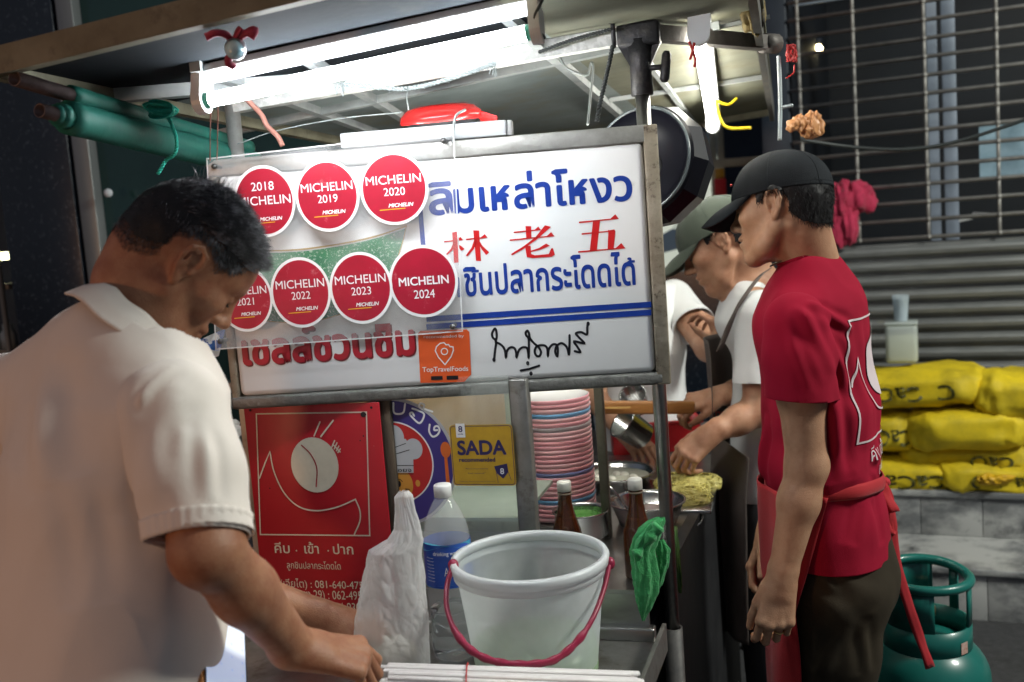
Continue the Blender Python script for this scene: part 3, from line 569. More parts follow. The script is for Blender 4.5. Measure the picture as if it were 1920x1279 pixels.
AW = [('2018', 496, 377.5, 58, 66), ('2019', 614, 367, 59.5, 66), ('2020', 739, 353.5, 63, 66.5), ('2021', 460, 560.5, 52, 62), ('2022', 564, 548.5, 57, 66), ('2023', 677, 540, 59, 67), ('2024', 794, 527.5, 64, 67)]
for i, (yr, x, y, rx, ry) in enumerate(AW):
    a, b = AP.uv(x, y); kx, ky = rx/1867*2.02*1.003, ry/1867*2.0*1.003; h0 = .0006+.0002*(i % 3)
    m = MB(); m.disc(AP, (a, b), kx, ky, h0); s = m.build('award_sticker', stw, ash); s['label'] = 'round red award sticker for the year '+yr
    R_, K_ = kx*.915, ky*.915
    m = MB(); m.disc(AP, (a, b), R_, K_, h0+.0003); m.build('red_disc', stred, s)
    m = MB(); hl = h0+.0006
    def tx(t, x0, x1, yc, hh, bold, sh=0): m.text(AP, t, a+x0*R_, b+(yc-hh)*K_, a+x1*R_, b+(yc+hh)*K_, hl, bold=bold, shear=sh)
    if yr == '2018': tx('2018', -.42, .38, .46, .13, .0); tx('MICHELIN', -.93, .93, .03, .135, .004); lg = -.60
    elif yr == '2024': tx('MICHELIN', -.78, .80, .02, .13, .02); tx(yr, -.33, .33, -.38, .13, .008); lg = None
    else: tx('MICHELIN', -.88, .88, .27, .13, .004); tx(yr, -.34, .34, -.09, .12, .0); lg = -.56
    if lg is not None: tx('MICHELIN', -.22, .58, lg+.06, .058, .03, .25)
    m.build('award_lettering', stw, s)
    if lg is not None: m = MB(); m.stroke(AP, [(a-.5*R_, b+(lg-.06)*K_), (a+.3*R_, b+(lg-.05)*K_)], .0016, hl); m.build('yellow_line', yel, s)

# ---- red poster below the sign
BP = Plane(FP.at(0, 0, .032), FP.u, FP.v)
po = thing('poster_board', 'red poster of a fish ball drawing and phone numbers under the signboard', 'poster', tuple(BP.at(-.45, 0)))
xl = BP.uv(460, 800)[0]; xr = BP.uv(714, 800)[0]; yb = BP.uv(580, 1158)[1]; yt = BP.uv(580, 758)[1]
m = MB(); m.rbox(BP.at((xl+xr)/2, (yb+yt)/2, -.0025), (xr-xl, yt-yb, .004), X=BP.u, Y=BP.v, r=.0015); m.build('board', M('poster_red', (.40, .008, .018), .38, col2=(.34, .006, .014), nscale=6, stain=(.5, .2, .18), stscale=55, stlo=.70, sthi=.76), po)
m = MB(); m.rbox(BP.at((xl+xr)/2-.004, yb+.001, -.001), (xr-xl-.03, .012, .010), X=BP.u, Y=BP.v, r=.004); m.build('acrylic_foot', Mclear('clear_edge', (.7, .72, .7), .45, .1), po)
cream = M('poster_cream', (.66, .62, .50), .5, col2=(.58, .54, .43), nscale=30)
def bp(x, y): return BP.uv(430+x/2.907, 740+y/2.907)
m = MB()
m.stroke(BP, [bp(148, 105), bp(748, 95), bp(766, 768), bp(170, 762)], .0028, .0008, closed=True)
m.stroke(BP, [bp(165, 455), bp(195, 375), bp(222, 310)]+[BP.uv(430+q[0]/2.907, 740+q[1]/2.907) for q in spline([V(222, 310, 0), V(245, 420, 0), V(300, 535, 0), V(380, 610, 0), V(480, 632, 0), V(590, 612, 0), V(688, 570, 0)], 6)][1:]+[BP.uv(430+q[0]/2.907, 740+q[1]/2.907) for q in spline([V(688, 570, 0), V(712, 630, 0), V(712, 690, 0), V(682, 762, 0)], 6)][1:], .0030, .0009)
cx, cy = bp(466, 383); m.disc(BP, (cx, cy), 140/2.907/1867*2.08*1.02, 155/2.907/1867*2.08*1.0, .0009)
m.stroke(BP, [bp(463, 225), bp(495, 148)], .003, .001); m.stroke(BP, [bp(500, 228), bp(567, 140)], .0034, .001)
for p in ([(560, 285), (575, 250)], [(573, 295), (588, 262)], [(585, 305), (598, 280)], [(593, 315), (606, 295)], [(565, 270), (605, 312)]): m.stroke(BP, [bp(*q) for q in p], .0028, .0011)
def bt_(t, x0, y0, x1, y1, bold=0.0): a, b = bp(x0, y1); c, d = bp(x1, y0); m.text(BP, t, a, b, c, d, bold=bold)
def bthai(t, x0, x1, base, cap, bold=.0): thai(m, BP, t, bp(x0, base)[0], bp(x1, base)[0], bp(x0, base)[1], (bp(x0, base-cap)[1]-bp(x0, base)[1]), bold)
bthai('คีบ', 250, 332, 862, 42, .012); bthai('เข้า', 412, 490, 865, 42, .012); bthai('ปาก', 568, 678, 868, 42, .012)
for q in ((367, 850), (540, 850)): m.disc(BP, bp(*q), .0018, .0018, .0009, 10)
bthai('ลูกชินปลากระโดดได', 316, 608, 946, 28)
bt_('เยาวราช (เจียไต) : 081-640-4750', 110, 1012, 755, 1055); bt_('สาขา (เจริญกรุง 29) : 062-4956', 150, 1072, 745, 1118); bt_('สาขา (วงเวียนใหญ) : 064-9305', 150, 1128, 735, 1178)
m.build('drawing_and_lettering', cream, po)
m = MB(); m.stroke(BP, [BP.uv(430+q[0]/2.907, 740+q[1]/2.907) for q in spline([V(395, 275, 0), V(445, 325, 0), V(478, 400, 0), V(475, 500, 0)], 6)], .0028, .0014); m.build('fish_ball_line', M('line_red', (.34, .01, .02), .5), po)
m = MB()
for q, r_ in (((732, 108), .0065), ((775, 70), .003), ((115, 85), .003), ((732, 225), .0018), ((714, 250), .0016), ((222, 510), .0016)): m.disc(BP, bp(*q), r_, r_*.9, .0012, 9)
m.build('worn_spots', M('worn_black', (.02, .015, .015), .8), po)
m = MB(); m.box(BP.at(xl-.0075, (yb+yt)/2, -.012), (.012, yt-yb, .016), X=BP.u, Y=BP.v); m.build('backing_strip', steel_d, po)

# ---- stickers on the case glass
GP = Plane(FP.at(0, 0, .0008), FP.u, FP.v)
def gp(x, y): return GP.uv(720+x/5.815, 740+y/5.815)
gk = 1/5.815/1867*2.0
rs = thing('round_sticker', 'round purple and red sticker of a chef in a white hat on the case glass', 'sticker', tuple(GP.at(*gp(110, 740))))
c0 = gp(110, 740)
def gd(x, y, r, h, ry=None, **k): m.disc(GP, gp(x, y), r*gk, (ry or r)*gk*1.0, h, **k)
m = MB(); gd(110, 740, 748, .0004, n=72); m.build('border', M('sticker_grey', (.45, .45, .47), .4), rs)
m = MB(); gd(110, 740, 712, .0008, n=72); m.build('purple_ring', M('sticker_purple', (.045, .03, .20), .4, namt=.2), rs)
m = MB(); gd(110, 740, 478, .0011, n=60); m.build('ring_line', stw, rs)
m = MB(); gd(110, 740, 462, .0014, n=60); m.build('red_centre', M('sticker_red', (.50, .02, .02), .4, namt=.2), rs)
m = MB()
for s in ([(105, 90), (110, 190), (160, 210), (215, 190), (232, 100)], [(310, 150), (370, 170), (440, 215), (390, 310), (300, 235), (285, 205), (310, 195), (330, 230)], [(420, 160), (385, 130), (400, 95), (440, 110), (440, 150), (530, 185)], [(500, 325), (495, 400), (530, 455), (580, 440), (608, 390), (590, 345), (555, 350), (550, 385), (585, 385)]):
    m.stroke(GP, [GP.uv(720+q[0]/5.815, 740+q[1]/5.815) for q in spline([V(x, y, 0) for x, y in s], 5)], 22*gk, .0012)
m.build('ring_lettering', stw, rs)
m = MB(); gd(325, 590, 108, .0018, 120); gd(110, 470, 125, .0018, 150); gd(-105, 590, 108, .0018, 120); m.poly(GP, [gp(-100, 850), gp(325, 850), gp(322, 610), gp(240, 480), (gp(-20, 480)), gp(-102, 610)], .0019); m.build('chef_hat', M('hat_grey_white', (.52, .54, .56), .45, namt=.1), rs)
m = MB(); gd(110, 980, 235, .0017, 220); gd(372, 965, 28, .0017, 38); gd(-152, 965, 28, .0017, 38); m.build('chef_face', M('face_yellow', (.62, .28, .04), .45, namt=.1), rs)
m = MB(); gd(170, 970, 22, .0021, 36); gd(50, 970, 22, .0021, 36)
for s in ([(110, 578), (240, 530)], [(110, 650), (150, 640), (280, 600)], [(-60, 770), (325, 770)], [(-60, 862), (325, 862)], [(150, 930), (180, 922), (205, 945)], [(60, 1090), (160, 1100), (250, 1035)], [(235, 1025), (285, 1030)]): m.stroke(GP, [gp(*q) for q in s], 8*gk, .0022)
a, b = gp(60, 842); c, d = gp(300, 790); m.text(GP, 'อร่อยจริงๆ'[:6], a, b, c, d, .0022, bold=.01); m.build('chef_lines', ink, rs)
m = MB(); gd(675, 600, 60, .0018, 92); m.poly(GP, [gp(660, 680), gp(692, 680), gp(735, 1090), gp(690, 1095)], .0018); m.build('orange_spoon', M('spoon_orange', (.70, .14, .02), .4), rs)
ys = thing('yellow_sticker', 'square yellow recommendation sticker on the case glass beside the plates', 'sticker', tuple(GP.at(*gp(1080, 650))))
a, b = gp(765, 990); c, d = gp(1400, 320); m = MB(); m.rrect(GP, a, b, c, d, .008, .0026); m.build('yellow_square', M('sticker_yellow', (.55, .33, .02), .45, col2=(.46, .27, .02), nscale=40), ys)
navy = M('sticker_navy', (.025, .018, .10), .45)
m = MB(); e = .0026
for x0_, y0_, x1_, y1_ in ((a+e, b+e, c-e, d-e),):
    r_ = .006; pts = []
    for cx, cy, an in ((x1_-r_, y1_-r_, 0), (x0_+r_, y1_-r_, 90), (x0_+r_, y0_+r_, 180), (x1_-r_, y0_+r_, 270)): pts += [(cx+r_*math.cos(math.radians(an+90*k/5)), cy+r_*math.sin(math.radians(an+90*k/5))) for k in range(6)]
    m.stroke(GP, pts, .0012, .003, closed=True)
def gt(t, x0, y0, x1, y1, bold): a, b = gp(x0, y1); c, d = gp(x1, y0); m.text(GP, t, a, b, c, d, .0032, bold=bold)
gt('SADA', 810, 488, 1330, 658, .035); gt('recommended', 826, 680, 1216, 730, .03); gt('"Recommended by', 890, 795, 1140, 815, 0); gt('food network"', 920, 842, 1112, 862, 0); gt('Delicious Recommended by Network', 830, 935, 1220, 950, 0)
m.poly(GP, [gp(1205, 778), gp(1345, 748), gp(1362, 838), gp(1305, 912), gp(1232, 850)], .0032); m.stroke(GP, [gp(1230, 850), gp(1250, 955)], .001, .003); m.stroke(GP, [gp(1360, 840), gp(1392, 930)], .001, .003); m.build('navy_lettering', navy, ys)
m = MB(); a, b = gp(795, 465); c, d = gp(882, 312); m.rrect(GP, a, b, c, d, .001, .0034); m.build('white_tag', stw, ys)
m = MB(); gt('8', 818, 338, 858, 405, .02); gt('sada', 812, 415, 868, 435, 0); o = m.build('tag_lettering', navy, ys); o.location = (0, 0, 0)
for v_ in o.data.vertices: v_.co += Vector(GP.n*.0006)
m = MB(); a, b = gp(1275, 862); c, d = gp(1312, 798); m.text(GP, '8', a, b, c, d, .0038, bold=.01); m.build('tag_lettering', stw, ys)

# ================================================================== LAMPS
glow = Mglow('tube_light', (.93, .97, 1.0), TUBE_POWER*2.7)
def fixture(name, label, A, B, tubeR, spread, dirup, batten, gl):
    A = V(*A); B = V(*B); e = unit(B-A); U = unit(dirup-e*np.dot(dirup, e)); S = np.cross(e, U)
    t = thing(name, label, 'lamp', tuple((A+B)/2+U*.1))
    m = MB(); m.tube([A+e*.012, B-e*.012], tubeR, 16); m.build('tube', gl, t)
    for p, s in ((A, 1), (B, -1)):
        m = MB(); m.tube([p+e*s*.004, p+e*s*.013], tubeR+.0008, 16); m.build('tube_ring', M('ring_green', (.02, .20, .12), .4), t)
        m = MB(); 
        prof = [(math.cos(a_)*.022, math.sin(a_)*.022) for a_ in np.linspace(math.pi, 2*math.pi, 10)]+[(.022, batten), (-.022, batten)]
        f0 = [p+S*x+U*y-e*s*.014 for x, y in prof]; f1 = [p+S*x+U*y+e*s*.004 for x, y in prof]; n_ = len(prof)
        m.add(f0+f1, [tuple(range(n_)), tuple(range(n_, 2*n_))[::-1]]+[((i+1) % n_, i, n_+i, n_+(i+1) % n_) for i in range(n_)], False)
        m.build('end_cap', M('lamp_plastic', (.72, .74, .76), .4, namt=.15), t)
    m = MB(); c = (A+B)/2+U*(batten+.006)
    m.rbox(c, (np.linalg.norm(B-A)+.0, .045, .016), X=e, Y=S, r=.003); m.build('batten', M('batten_white', (.46, .48, .50), .35, namt=.05), t)
    return t, e, U, S
fA, fB = P(383, 190, 1.80), P(1001, 59, 1.66)
t, e, U, S = fixture('tube_light', 'long double row fluorescent tube light glowing above the signboard', fA, fB, .0125, 0, D(-.14, .95, .28), .046, glow)
m = MB(); m.rbox((fA+fB)/2+U*.084-e*.006+S*.030, (np.linalg.norm(fB-fA)+.04, .13, .022), X=e, Y=S, r=.003); m.build('mounting_rail', M('rail_grey', (.22, .24, .26), .55, metal=.4, col2=(.14, .15, .17), nscale=20, bump=.3, bscale=80), t)
gA, gB = P(1310, 66, 2.03), P(1336, 237, 3.22)
fixture('tube_light', 'second fluorescent tube running back under the roof above the cook', gA, gB, .0135, 0, D(.05, 1, .1), .040, Mglow('tube_light_back', (1.0, .97, .86), TUBE_POWER*1.25))

# ================================================================== HANGING THINGS
tarp = M('green_tarp', (.012, .14, .105), .55, col2=(.008, .09, .07), nscale=10, bump=.35, bscale=50, stain=(.10, .20, .17), stscale=25, stlo=.62, sthi=.8, stretch=(1, 1, 1))
pipm = M('brown_pipe', (.13, .10, .10), .4, metal=.5, col2=(.08, .06, .06), nscale=25, spec=.6)
for nm, lb, pa, pb, pc, pe, r0, r1, ex in (
        ('rolled_awning', 'thin green rolled awning on the upper brown pipe under the roof', (27, 147, 1.60), (122, 180, 1.72), (410, 262, 2.16), (470, 279, 2.26), .0125, .0172, 0),
        ('rolled_awning', 'thick green rolled awning on the lower brown pipe tied with green cord', (74, 207, 1.62), (116, 221, 1.68), (410, 291, 2.14), (480, 309, 2.24), .0118, .028, 1)):
    A, B, C_, E_ = P(*pa), P(*pb), P(*pc), P(*pe); t = thing(nm, lb, 'awning', tuple((A+E_)/2))
    d = unit(E_-A); B = A+d*np.linalg.norm(B-A); m = MB(); m.pipe(A, E_, r0, .0025, 18); m.build('pipe', pipm, t)
    rr = []; pts = []
    for k in range(30): s = k/29; pts.append(B+(E_-d*.01-B)*s); rr.append(r1*(1+.05*noise.noise(Vector((k*.5, ex*5, 0)))))
    m = MB(); m.tube(pts, rr, 20); m.build('cloth_roll', tarp, t)
    if ex:
        for k, (rad, off) in enumerate(((.018, -.016), (.0215, -.009), (.0255, -.002))): m.tube([B+d*(off-.008), B+d*(off+.004)], rad, 18)
        m = MB()
        for rad, off in ((.016, -.022), (.0205, -.012)): m.tube([B+d*(off-.006), B+d*(off+.012)], rad, 18)
        m.build('roll_end', tarp, t)
cordm = M('teal_cord', (.02, .42, .32), .6, namt=.4)
q0 = P(302, 205, 1.85); t = thing('tie_cord', 'teal nylon cord knotted round the rolled awnings', 'cord', tuple(q0)); m = MB()
for k in range(9): m.tube([q0+V(.022*math.cos(a_+k)*(1+.1*k % .3), .016*math.sin(a_), .010*math.sin(a_*1+k*.9)+.002*(k-4)) for a_ in np.linspace(0, 6.28, 14)], .0022, 6)
hp = spline([q0, P(318, 225, 1.84), P(331, 262, 1.86), P(328, 288, 1.87), P(312, 300, 1.88), P(303, 315, 1.88), P(296, 326, 1.88)], 6); rope(m, hp, .0032, .012); m.build('cord', cordm, t)
t = thing('hanging_torch', 'small clear torch bulb tied up with red ribbon above the tube light', 'torch', tuple(P(441, 92, 1.55)))
m = MB(); q0 = P(441, 92, 1.55); ax = D(-.05, -.5, -.85); m.lathe([(.0, .018), (.009, .016), (.0135, .009), (.0145, 0), (.012, -.012), (.006, -.02)], q0, ax=ax, n=20); m.build('lens', M('torch_lens', (.35, .62, .72), .12, col2=(.7, .85, .95), nscale=60, spec=.8), t)
m = MB(); m.lathe([(.0155, .004), (.0165, .001), (.0155, -.004), (.013, -.013), (.007, -.03), (0, -.03)], q0, ax=ax, n=20); m.build('torch_body', M('torch_steel', (.5, .5, .52), .3, metal=.9), t)
ribm = M('red_ribbon', (.30, .012, .05), .6, col2=(.22, .01, .03), nscale=30)
m = MB()
for pts in ([(436, 78, 1.73), (425, 66, 1.72), (405, 62, 1.71), (386, 70, 1.71)], [(438, 78, 1.73), (446, 60, 1.72), (452, 52, 1.72)], [(440, 76, 1.73), (462, 62, 1.72), (478, 56, 1.72), (470, 72, 1.72)], [(432, 100, 1.74), (428, 118, 1.74), (440, 126, 1.75)]):
    p = spline([P(q[0], q[1], q[2]-.175) for q in pts], 5); m.tube(p, [.0065]*len(p), 6, sx=.4)
m.build('ribbon', ribm, t)
# twisted white rope and wires
ropem = M('white_rope', (.38, .42, .42), .8, col2=(.26, .3, .3), nscale=60)
t = thing('white_rope', 'frayed white rope sagging under the roof behind the tube light', 'rope', tuple(P(765, 165, 1.95))); m = MB()
rp0 = spline([P(640, 158, 1.96), P(700, 163, 1.96), P(765, 166, 1.96), P(850, 146, 1.95), P(930, 119, 1.95)], 8); rope(m, rp0, .0040, .016)
for c_, n_ in ((P(640, 159, 1.96), 10), (P(930, 122, 1.95), 9)):
    for k in range(n_): a_ = rng.normal(size=3); m.tube([c_+a_*.004, c_+unit(a_)*.013, c_+unit(a_+V(0, 0, -.8))*.022], .0012, 4)
for k in range(70):
    i = rng.integers(0, len(rp0)); a_ = unit(rng.normal(size=3)); m.tube([rp0[i]+a_*.003, rp0[i]+a_*(.006+.004*rng.random())], .0006, 3)
m.build('rope', ropem, t)
def wire(name, label, cat, pts, r, mat, tw=0, seg=8):
    p = spline([P(*q) for q in pts], seg); m = MB(); rope(m, p, r, tw) if tw else m.tube(p, r, 7); o = m.build(name, mat); return props(o, label, cat)
dkw = M('dark_wire', (.03, .035, .035), .5); pinkw = M('pink_tape', (.55, .25, .20), .6, col2=(.4, .17, .13), nscale=30)
wire('wire_loop', 'thin pale wire loop hanging the red rimmed basin from the rope', 'wire', [(765, 166, 1.96), (763, 185, 2.0), (766, 206, 2.03)], .0012, ropem)
wire('thin_wire', 'thin bare wire stretched from the left post to the red rimmed basin', 'wire', [(445, 270, 2.08), (520, 245, 2.08), (640, 222, 2.08), (752, 211, 2.06)], .0011, ropem, .006)
wire('pink_strap', 'twisted pink tape hanging from the roof behind the tube light', 'strap', [(462, 186, 2.05), (490, 215, 2.07), (500, 235, 2.07), (520, 255, 2.07), (530, 274, 2.07)], .0055, pinkw)
wire('orange_string', 'orange string hanging from the left end of the tube light, nearer the cap', 'string', [(395, 212, 1.81), (394, 255, 1.92), (394, 302, 2.02)], .0011, pinkw)
wire('orange_string', 'orange string hanging beside the left post', 'string', [(409, 196, 1.82), (408, 245, 1.93), (407, 300, 2.02)], .0011, pinkw)
wire('black_cable', 'black cable looped round the right end of the tube light', 'cable', [(1020, -8, 1.66), (1012, 10, 1.65), (1003, 30, 1.645), (1004, 50, 1.645), (1022, 72, 1.66)], .0028, dkw)
wire('grey_cable', 'grey cable curling down from the roof left of the post', 'cable', [(1046, 98, 2.1), (1060, 125, 2.1), (1085, 138, 2.1), (1102, 140, 2.1), (1108, 118, 2.1), (1112, 130, 2.08), (1106, 190, 2.06), (1102, 234, 2.04)], .0026, M('grey_wire', (.2, .22, .21), .5))
wire('iron_chain', 'dark twisted chain from the post fitting to the signboard top', 'chain', [(1149, 86, 1.98), (1142, 120, 1.98), (1132, 165, 1.98), (1124, 200, 1.98), (1119, 228, 1.985)], .0042, dkw, .012)
wire('sloping_chain', 'dark chain sloping along the roof beam to the post fitting', 'chain', [(1010, 98, 2.0), (1070, 76, 1.99), (1145, 55, 1.98)], .0034, dkw, .012)
m = MB(); m.tube([P(1147, 28, 1.985), P(1149, 55, 1.985), P(1152, 90, 1.985)], [.004, .005, .004], 8); props(m.build('iron_pin', iron), 'upright black iron pin through the beam beside the post fitting', 'pin')
t = thing('hanging_chain', 'grey bead chain hanging from the end of the side bar behind the black cap', 'chain', tuple(P(1462, 110, 2.22))); m = MB()
chm = M('bead_chain', (.4, .45, .47), .4, metal=.4); p = spline([P(1460, 105, 2.22), P(1462, 150, 2.22), P(1463, 200, 2.22), P(1462, 262, 2.22)], 10); rope(m, p, .0042, .011)
for k in range(6): m.blob(P(1468+k*3.2, 201-k*.6, 2.22), (.0042, .0042, .0042), n=6)
m.build('chain', chm, t)
rs_ = M('red_string', (.5, .03, .03), .5)
t = thing('red_string', 'red plastic string knotted at the end of the side bar', 'string', tuple(P(1484, 98, 2.22))); m = MB()
for k in range(8): c_ = P(1484, 100, 2.22); m.tube([c_+V(.012*math.cos(a_+k), .009*math.sin(a_*1.3+k), .018*math.sin(a_+k*2)) for a_ in np.linspace(0, 5.5, 12)], .0016, 5)
m.tube(spline([P(1489, 122, 2.22), P(1488, 136, 2.22), P(1480, 143, 2.22), P(1474, 147, 2.22)], 5), .0018, 6); m.build('string', rs_, t)
t = thing('red_ribbon', 'small red plastic ribbon beside the second tube light', 'ribbon', tuple(P(1298, 90, 2.0))); m = MB()
for pts in ([(1292, 78, 2.0), (1298, 92, 2.0), (1304, 112, 2.01), (1302, 126, 2.01)], [(1302, 80, 2.0), (1299, 95, 2.0), (1294, 112, 2.01)]): p = spline([P(*q) for q in pts], 5); m.tube(p, .003, 6, sx=.4)
m.build('ribbon', rs_, t)
wire('yellow_cable', 'bright yellow cable bent under the roof beside the second tube light', 'cable', [(1342, 186, 2.7), (1350, 222, 2.7), (1366, 240, 2.7), (1408, 240, 2.7)], .0045, M('yellow_wire', (.75, .55, .02), .4))
wire('yellow_tie', 'short yellow tie on the roof underside, higher than the yellow cable', 'tie', [(1344, 190, 2.75), (1366, 196, 2.75), (1382, 184, 2.75)], .004, MATS['yellow_wire'])
# red rimmed basin, white batten on the sign top
t = thing('red_basin', 'shallow black basin with a shiny red rim hung above the signboard', 'basin', tuple(P(838, 222, 2.2))); q0 = P(828, 222, 2.16); ax = D(-.1, .94, -.22)
m = MB(); m.lathe([(0, .030), (.05, .029), (.075, .022), (.088, .008), (.089, -.006), (.084, -.007), (.083, .004)], q0, ax=ax, n=40); m.build('red_rim', M('red_plastic', (.60, .02, .02), .25, namt=.15, coat=.4), t)
m = MB(); m.lathe([(.083, .002), (.070, -.012), (.045, -.022), (0, -.026)], q0, ax=ax, n=32); m.build('black_bowl', M('black_plastic', (.015, .016, .02), .3, namt=.2), t)
m = MB(); m.hexa([q0+D(*q)*l for q, l in (((1, .02, -.3), .078), ((1, -.02, .2), .085), ((1, -.10, .1), .122), ((1, -.09, -.2), .120))], [q0+D(*q)*l for q, l in (((1, .20, -.3), .078), ((1, .2, .2), .085), ((1, .0, .1), .122), ((1, .0, -.2), .120))]); m.build('handle', MATS['red_plastic'], t)
t = thing('white_batten', 'white lamp batten on top of the signboard, with an added unseen tube facing the cooks', 'batten', tuple(SP.at(.4, .51))); a = SP.uv(640, 262)[0]; b = SP.uv(950, 240)[0]
m = MB(); m.rbox(SP.at((a+b)/2, .5235, -.005), (b-a, .030, .03), X=SP.u, Y=SP.v, r=.003); m.build('casing', MATS['batten_white'], t)
m = MB(); m.rbox(SP.at(b+.006, .523, -.008), (.0115, .03, .026), X=SP.u, Y=SP.v, r=.003); m.build('end_cap', M('cap_grey', (.3, .3, .3), .5), t)
m = MB(); ba, bb = SP.at(.30, .425, -.075), SP.at(.84, .425, -.075); m.tube([ba, bb], .0115, 14); m.build('tube', Mglow('added_rear_tube_glow', (.98, .98, .92), TUBE_POWER*2.4), t)  # unseen tube added behind the signboard to light cooks and plates
for q_ in (ba, bb): m = MB(); m.rbox(q_+SP.n*.014+SP.v*.02, (.018, .05, .074), X=SP.u, Y=SP.n, r=.004); m.build('added_tube_holder', MATS['batten_white'], t)
wire('white_cable', 'white cable arching over the red rimmed basin to the signboard', 'cable', [(872, 206, 2.04), (856, 216, 2.0), (851, 235, 1.985), (850, 268, 1.98)], .0028, ropem)
# big black basin on the post
t = thing('black_wok', 'big black faceted wok shaped basin hung on its side behind the post', 'basin', tuple(P(1230, 310, 2.25))); q0 = P(1200, 303, 2.20); ax = D(-.58, .12, -.80)
blk = M('black_enamel', (.003, .003, .006), .36, col2=(.006, .006, .010), nscale=9, spec=.25)
m = MB(); m.lathe([(.116, .004), (.121, 0), (.127, -.004)], q0, ax=ax, n=56); m.lathe([(.116, .004), (.110, -.012), (.086, -.035), (.05, -.046), (0, -.05)], q0, ax=ax, n=56); m.build('inner_bowl', blk, t)
m = MB(); m.lathe([(.127, -.004), (.142, -.045), (.130, -.10), (.10, -.125), (0, -.13)], q0, ax=ax, n=11); m.build('outer_shell', blk, t, smooth=False)
m = MB(); m.lathe([(.1165, .0055), (.1195, .0085), (.123, .0045), (.121, .0)], q0, ax=ax, n=56); m.build('rim', M('rim_grey', (.10, .12, .13), .25), t)
m = MB(); u_, w_ = frame_of(ax); m.blob(q0-ax*.047, (.03, .03, .004), X=u_, Y=w_, n=10); m.build('hub', M('hub_black', (.004, .004, .005), .7), t)
m = MB(); scr = M('scratch', (.35, .33, .33), .6); 
for pts in ([(1322, 312), (1305, 330), (1290, 355)], [(1300, 372), (1270, 398), (1245, 412)], [(1282, 350), (1287, 385)]): pass
# rags and bags
clothred = M('red_cloth', (.45, .018, .07), .8, col2=(.28, .01, .04), nscale=15, bump=.4, bscale=60, sheen=.2)
def rag(mb, c, rad, seed, X=(1, 0, 0), Z=(0, 0, 1), amp=.25, n=26, folds=7):
    c = V(*c)
    def fn(a, b):
        t = 2*math.pi*a; p = math.pi*(b-.5); q = V(math.cos(p)*math.cos(t), math.cos(p)*math.sin(t), math.sin(p)); w_ = noise.noise(Vector((q[0]*1.6+seed, q[1]*1.6, q[2]*.9)))
        r_ = 1+amp*math.sin(folds*t+6*w_+3*q[2])*.4*math.cos(p)+amp*1.2*w_+amp*.5*noise.noise(Vector(q*4+seed)); return c+V(q[0]*rad[0], q[1]*rad[1], q[2]*rad[2])*r_
    return mb.grid(fn, 2*n, n, wrap=True)
rq = W2.at(*W2.uv(1588, 372), .07); t = thing('red_rag', 'crumpled dark red cloth hanging on the shutter grille', 'cloth', tuple(rq)); m = MB(); rag(m, rq+V(.05, 0, -.0), (.085, .05, .075), 3, amp=.42); rag(m, rq+V(-.035, .0, -.01), (.055, .045, .085), 8, amp=.45); rag(m, rq+V(-.01, 0, -.10), (.06, .045, .10), 5, amp=.4, folds=9); m.build('cloth', clothred, t)
tq = P(1512, 236, 2.42); t = thing('tan_bag', 'small tan plastic bag hanging beside the chain above the black cap', 'bag', tuple(tq)); m = MB(); rag(m, tq+V(-.018, 0, .006), (.024, .018, .020), 2, amp=.4); rag(m, tq+V(.018, 0, .004), (.022, .016, .026), 6, amp=.45); rag(m, tq+V(.01, 0, -.012), (.022, .016, .018), 9, amp=.4); m.build('bag', M('tan_plastic', (.45, .20, .08), .4, col2=(.55, .28, .12), nscale=30), t)
yq = P(1412, 22, 2.06); t = thing('brown_rag', 'brown and black rag tucked under the roof edge beside the side bar', 'rag', tuple(yq)); m = MB(); rag(m, yq, (.022, .02, .042), 4, amp=.35); m.build('cloth', M('brown_rag', (.14, .10, .03), .7, col2=(.03, .025, .02), nscale=20, ncon=(.45, .55)), t)
o = wire('black_cable', 'black cable sagging across the front of the shutter grille', 'cable', [(1500, 262, 3.4), (1600, 276, 3.4), (1700, 280, 3.35), (1800, 264, 3.3), (1960, 212, 3.2)], .006, dkw)
bq = P(386, 655, 2.2); t = thing('snack_bag', 'shiny blue and white snack bag hanging beside the signboard behind his chin', 'bag', tuple(bq)); m = MB()
def sfn(a, b): x = (a-.5)*.075; y = (b-.5)*.060; bul = math.cos((a-.5)*3.0)*math.cos((b-.5)*3.0)*.013; return bq+V(x+y*.35, 0, y+x*.35)+V(0, -1, 0)*(bul+.003*noise.noise(Vector((a*8, b*8, 1))))
m.grid(sfn, 20, 16); 
def sfb(a, b): x = (a-.5)*.075; y = (b-.5)*.060; bul = math.cos((a-.5)*3.0)*math.cos((b-.5)*3.0)*.013; return bq+V(x+y*.35, 0, y+x*.35)+V(0, 1, 0)*bul
m.grid(lambda a, b: sfb(1-a, b), 20, 16); m.build('packet', M('blue_foil', (.03, .12, .42), .2, col2=(.65, .75, .80), nscale=26, ncon=(.5, .54), spec=.8), t)
# ================================================================== THINGS ON THE CART
class Wrap:                                     # lettering wrapped on an upright cylinder
    def __init__(s, c, r, a0): s.c = V(*c); s.r = r; s.a0 = a0
    def at(s, a, b, h=0): t = s.a0+a/s.r; return s.c+V((s.r+h)*math.cos(t), (s.r+h)*math.sin(t), b)
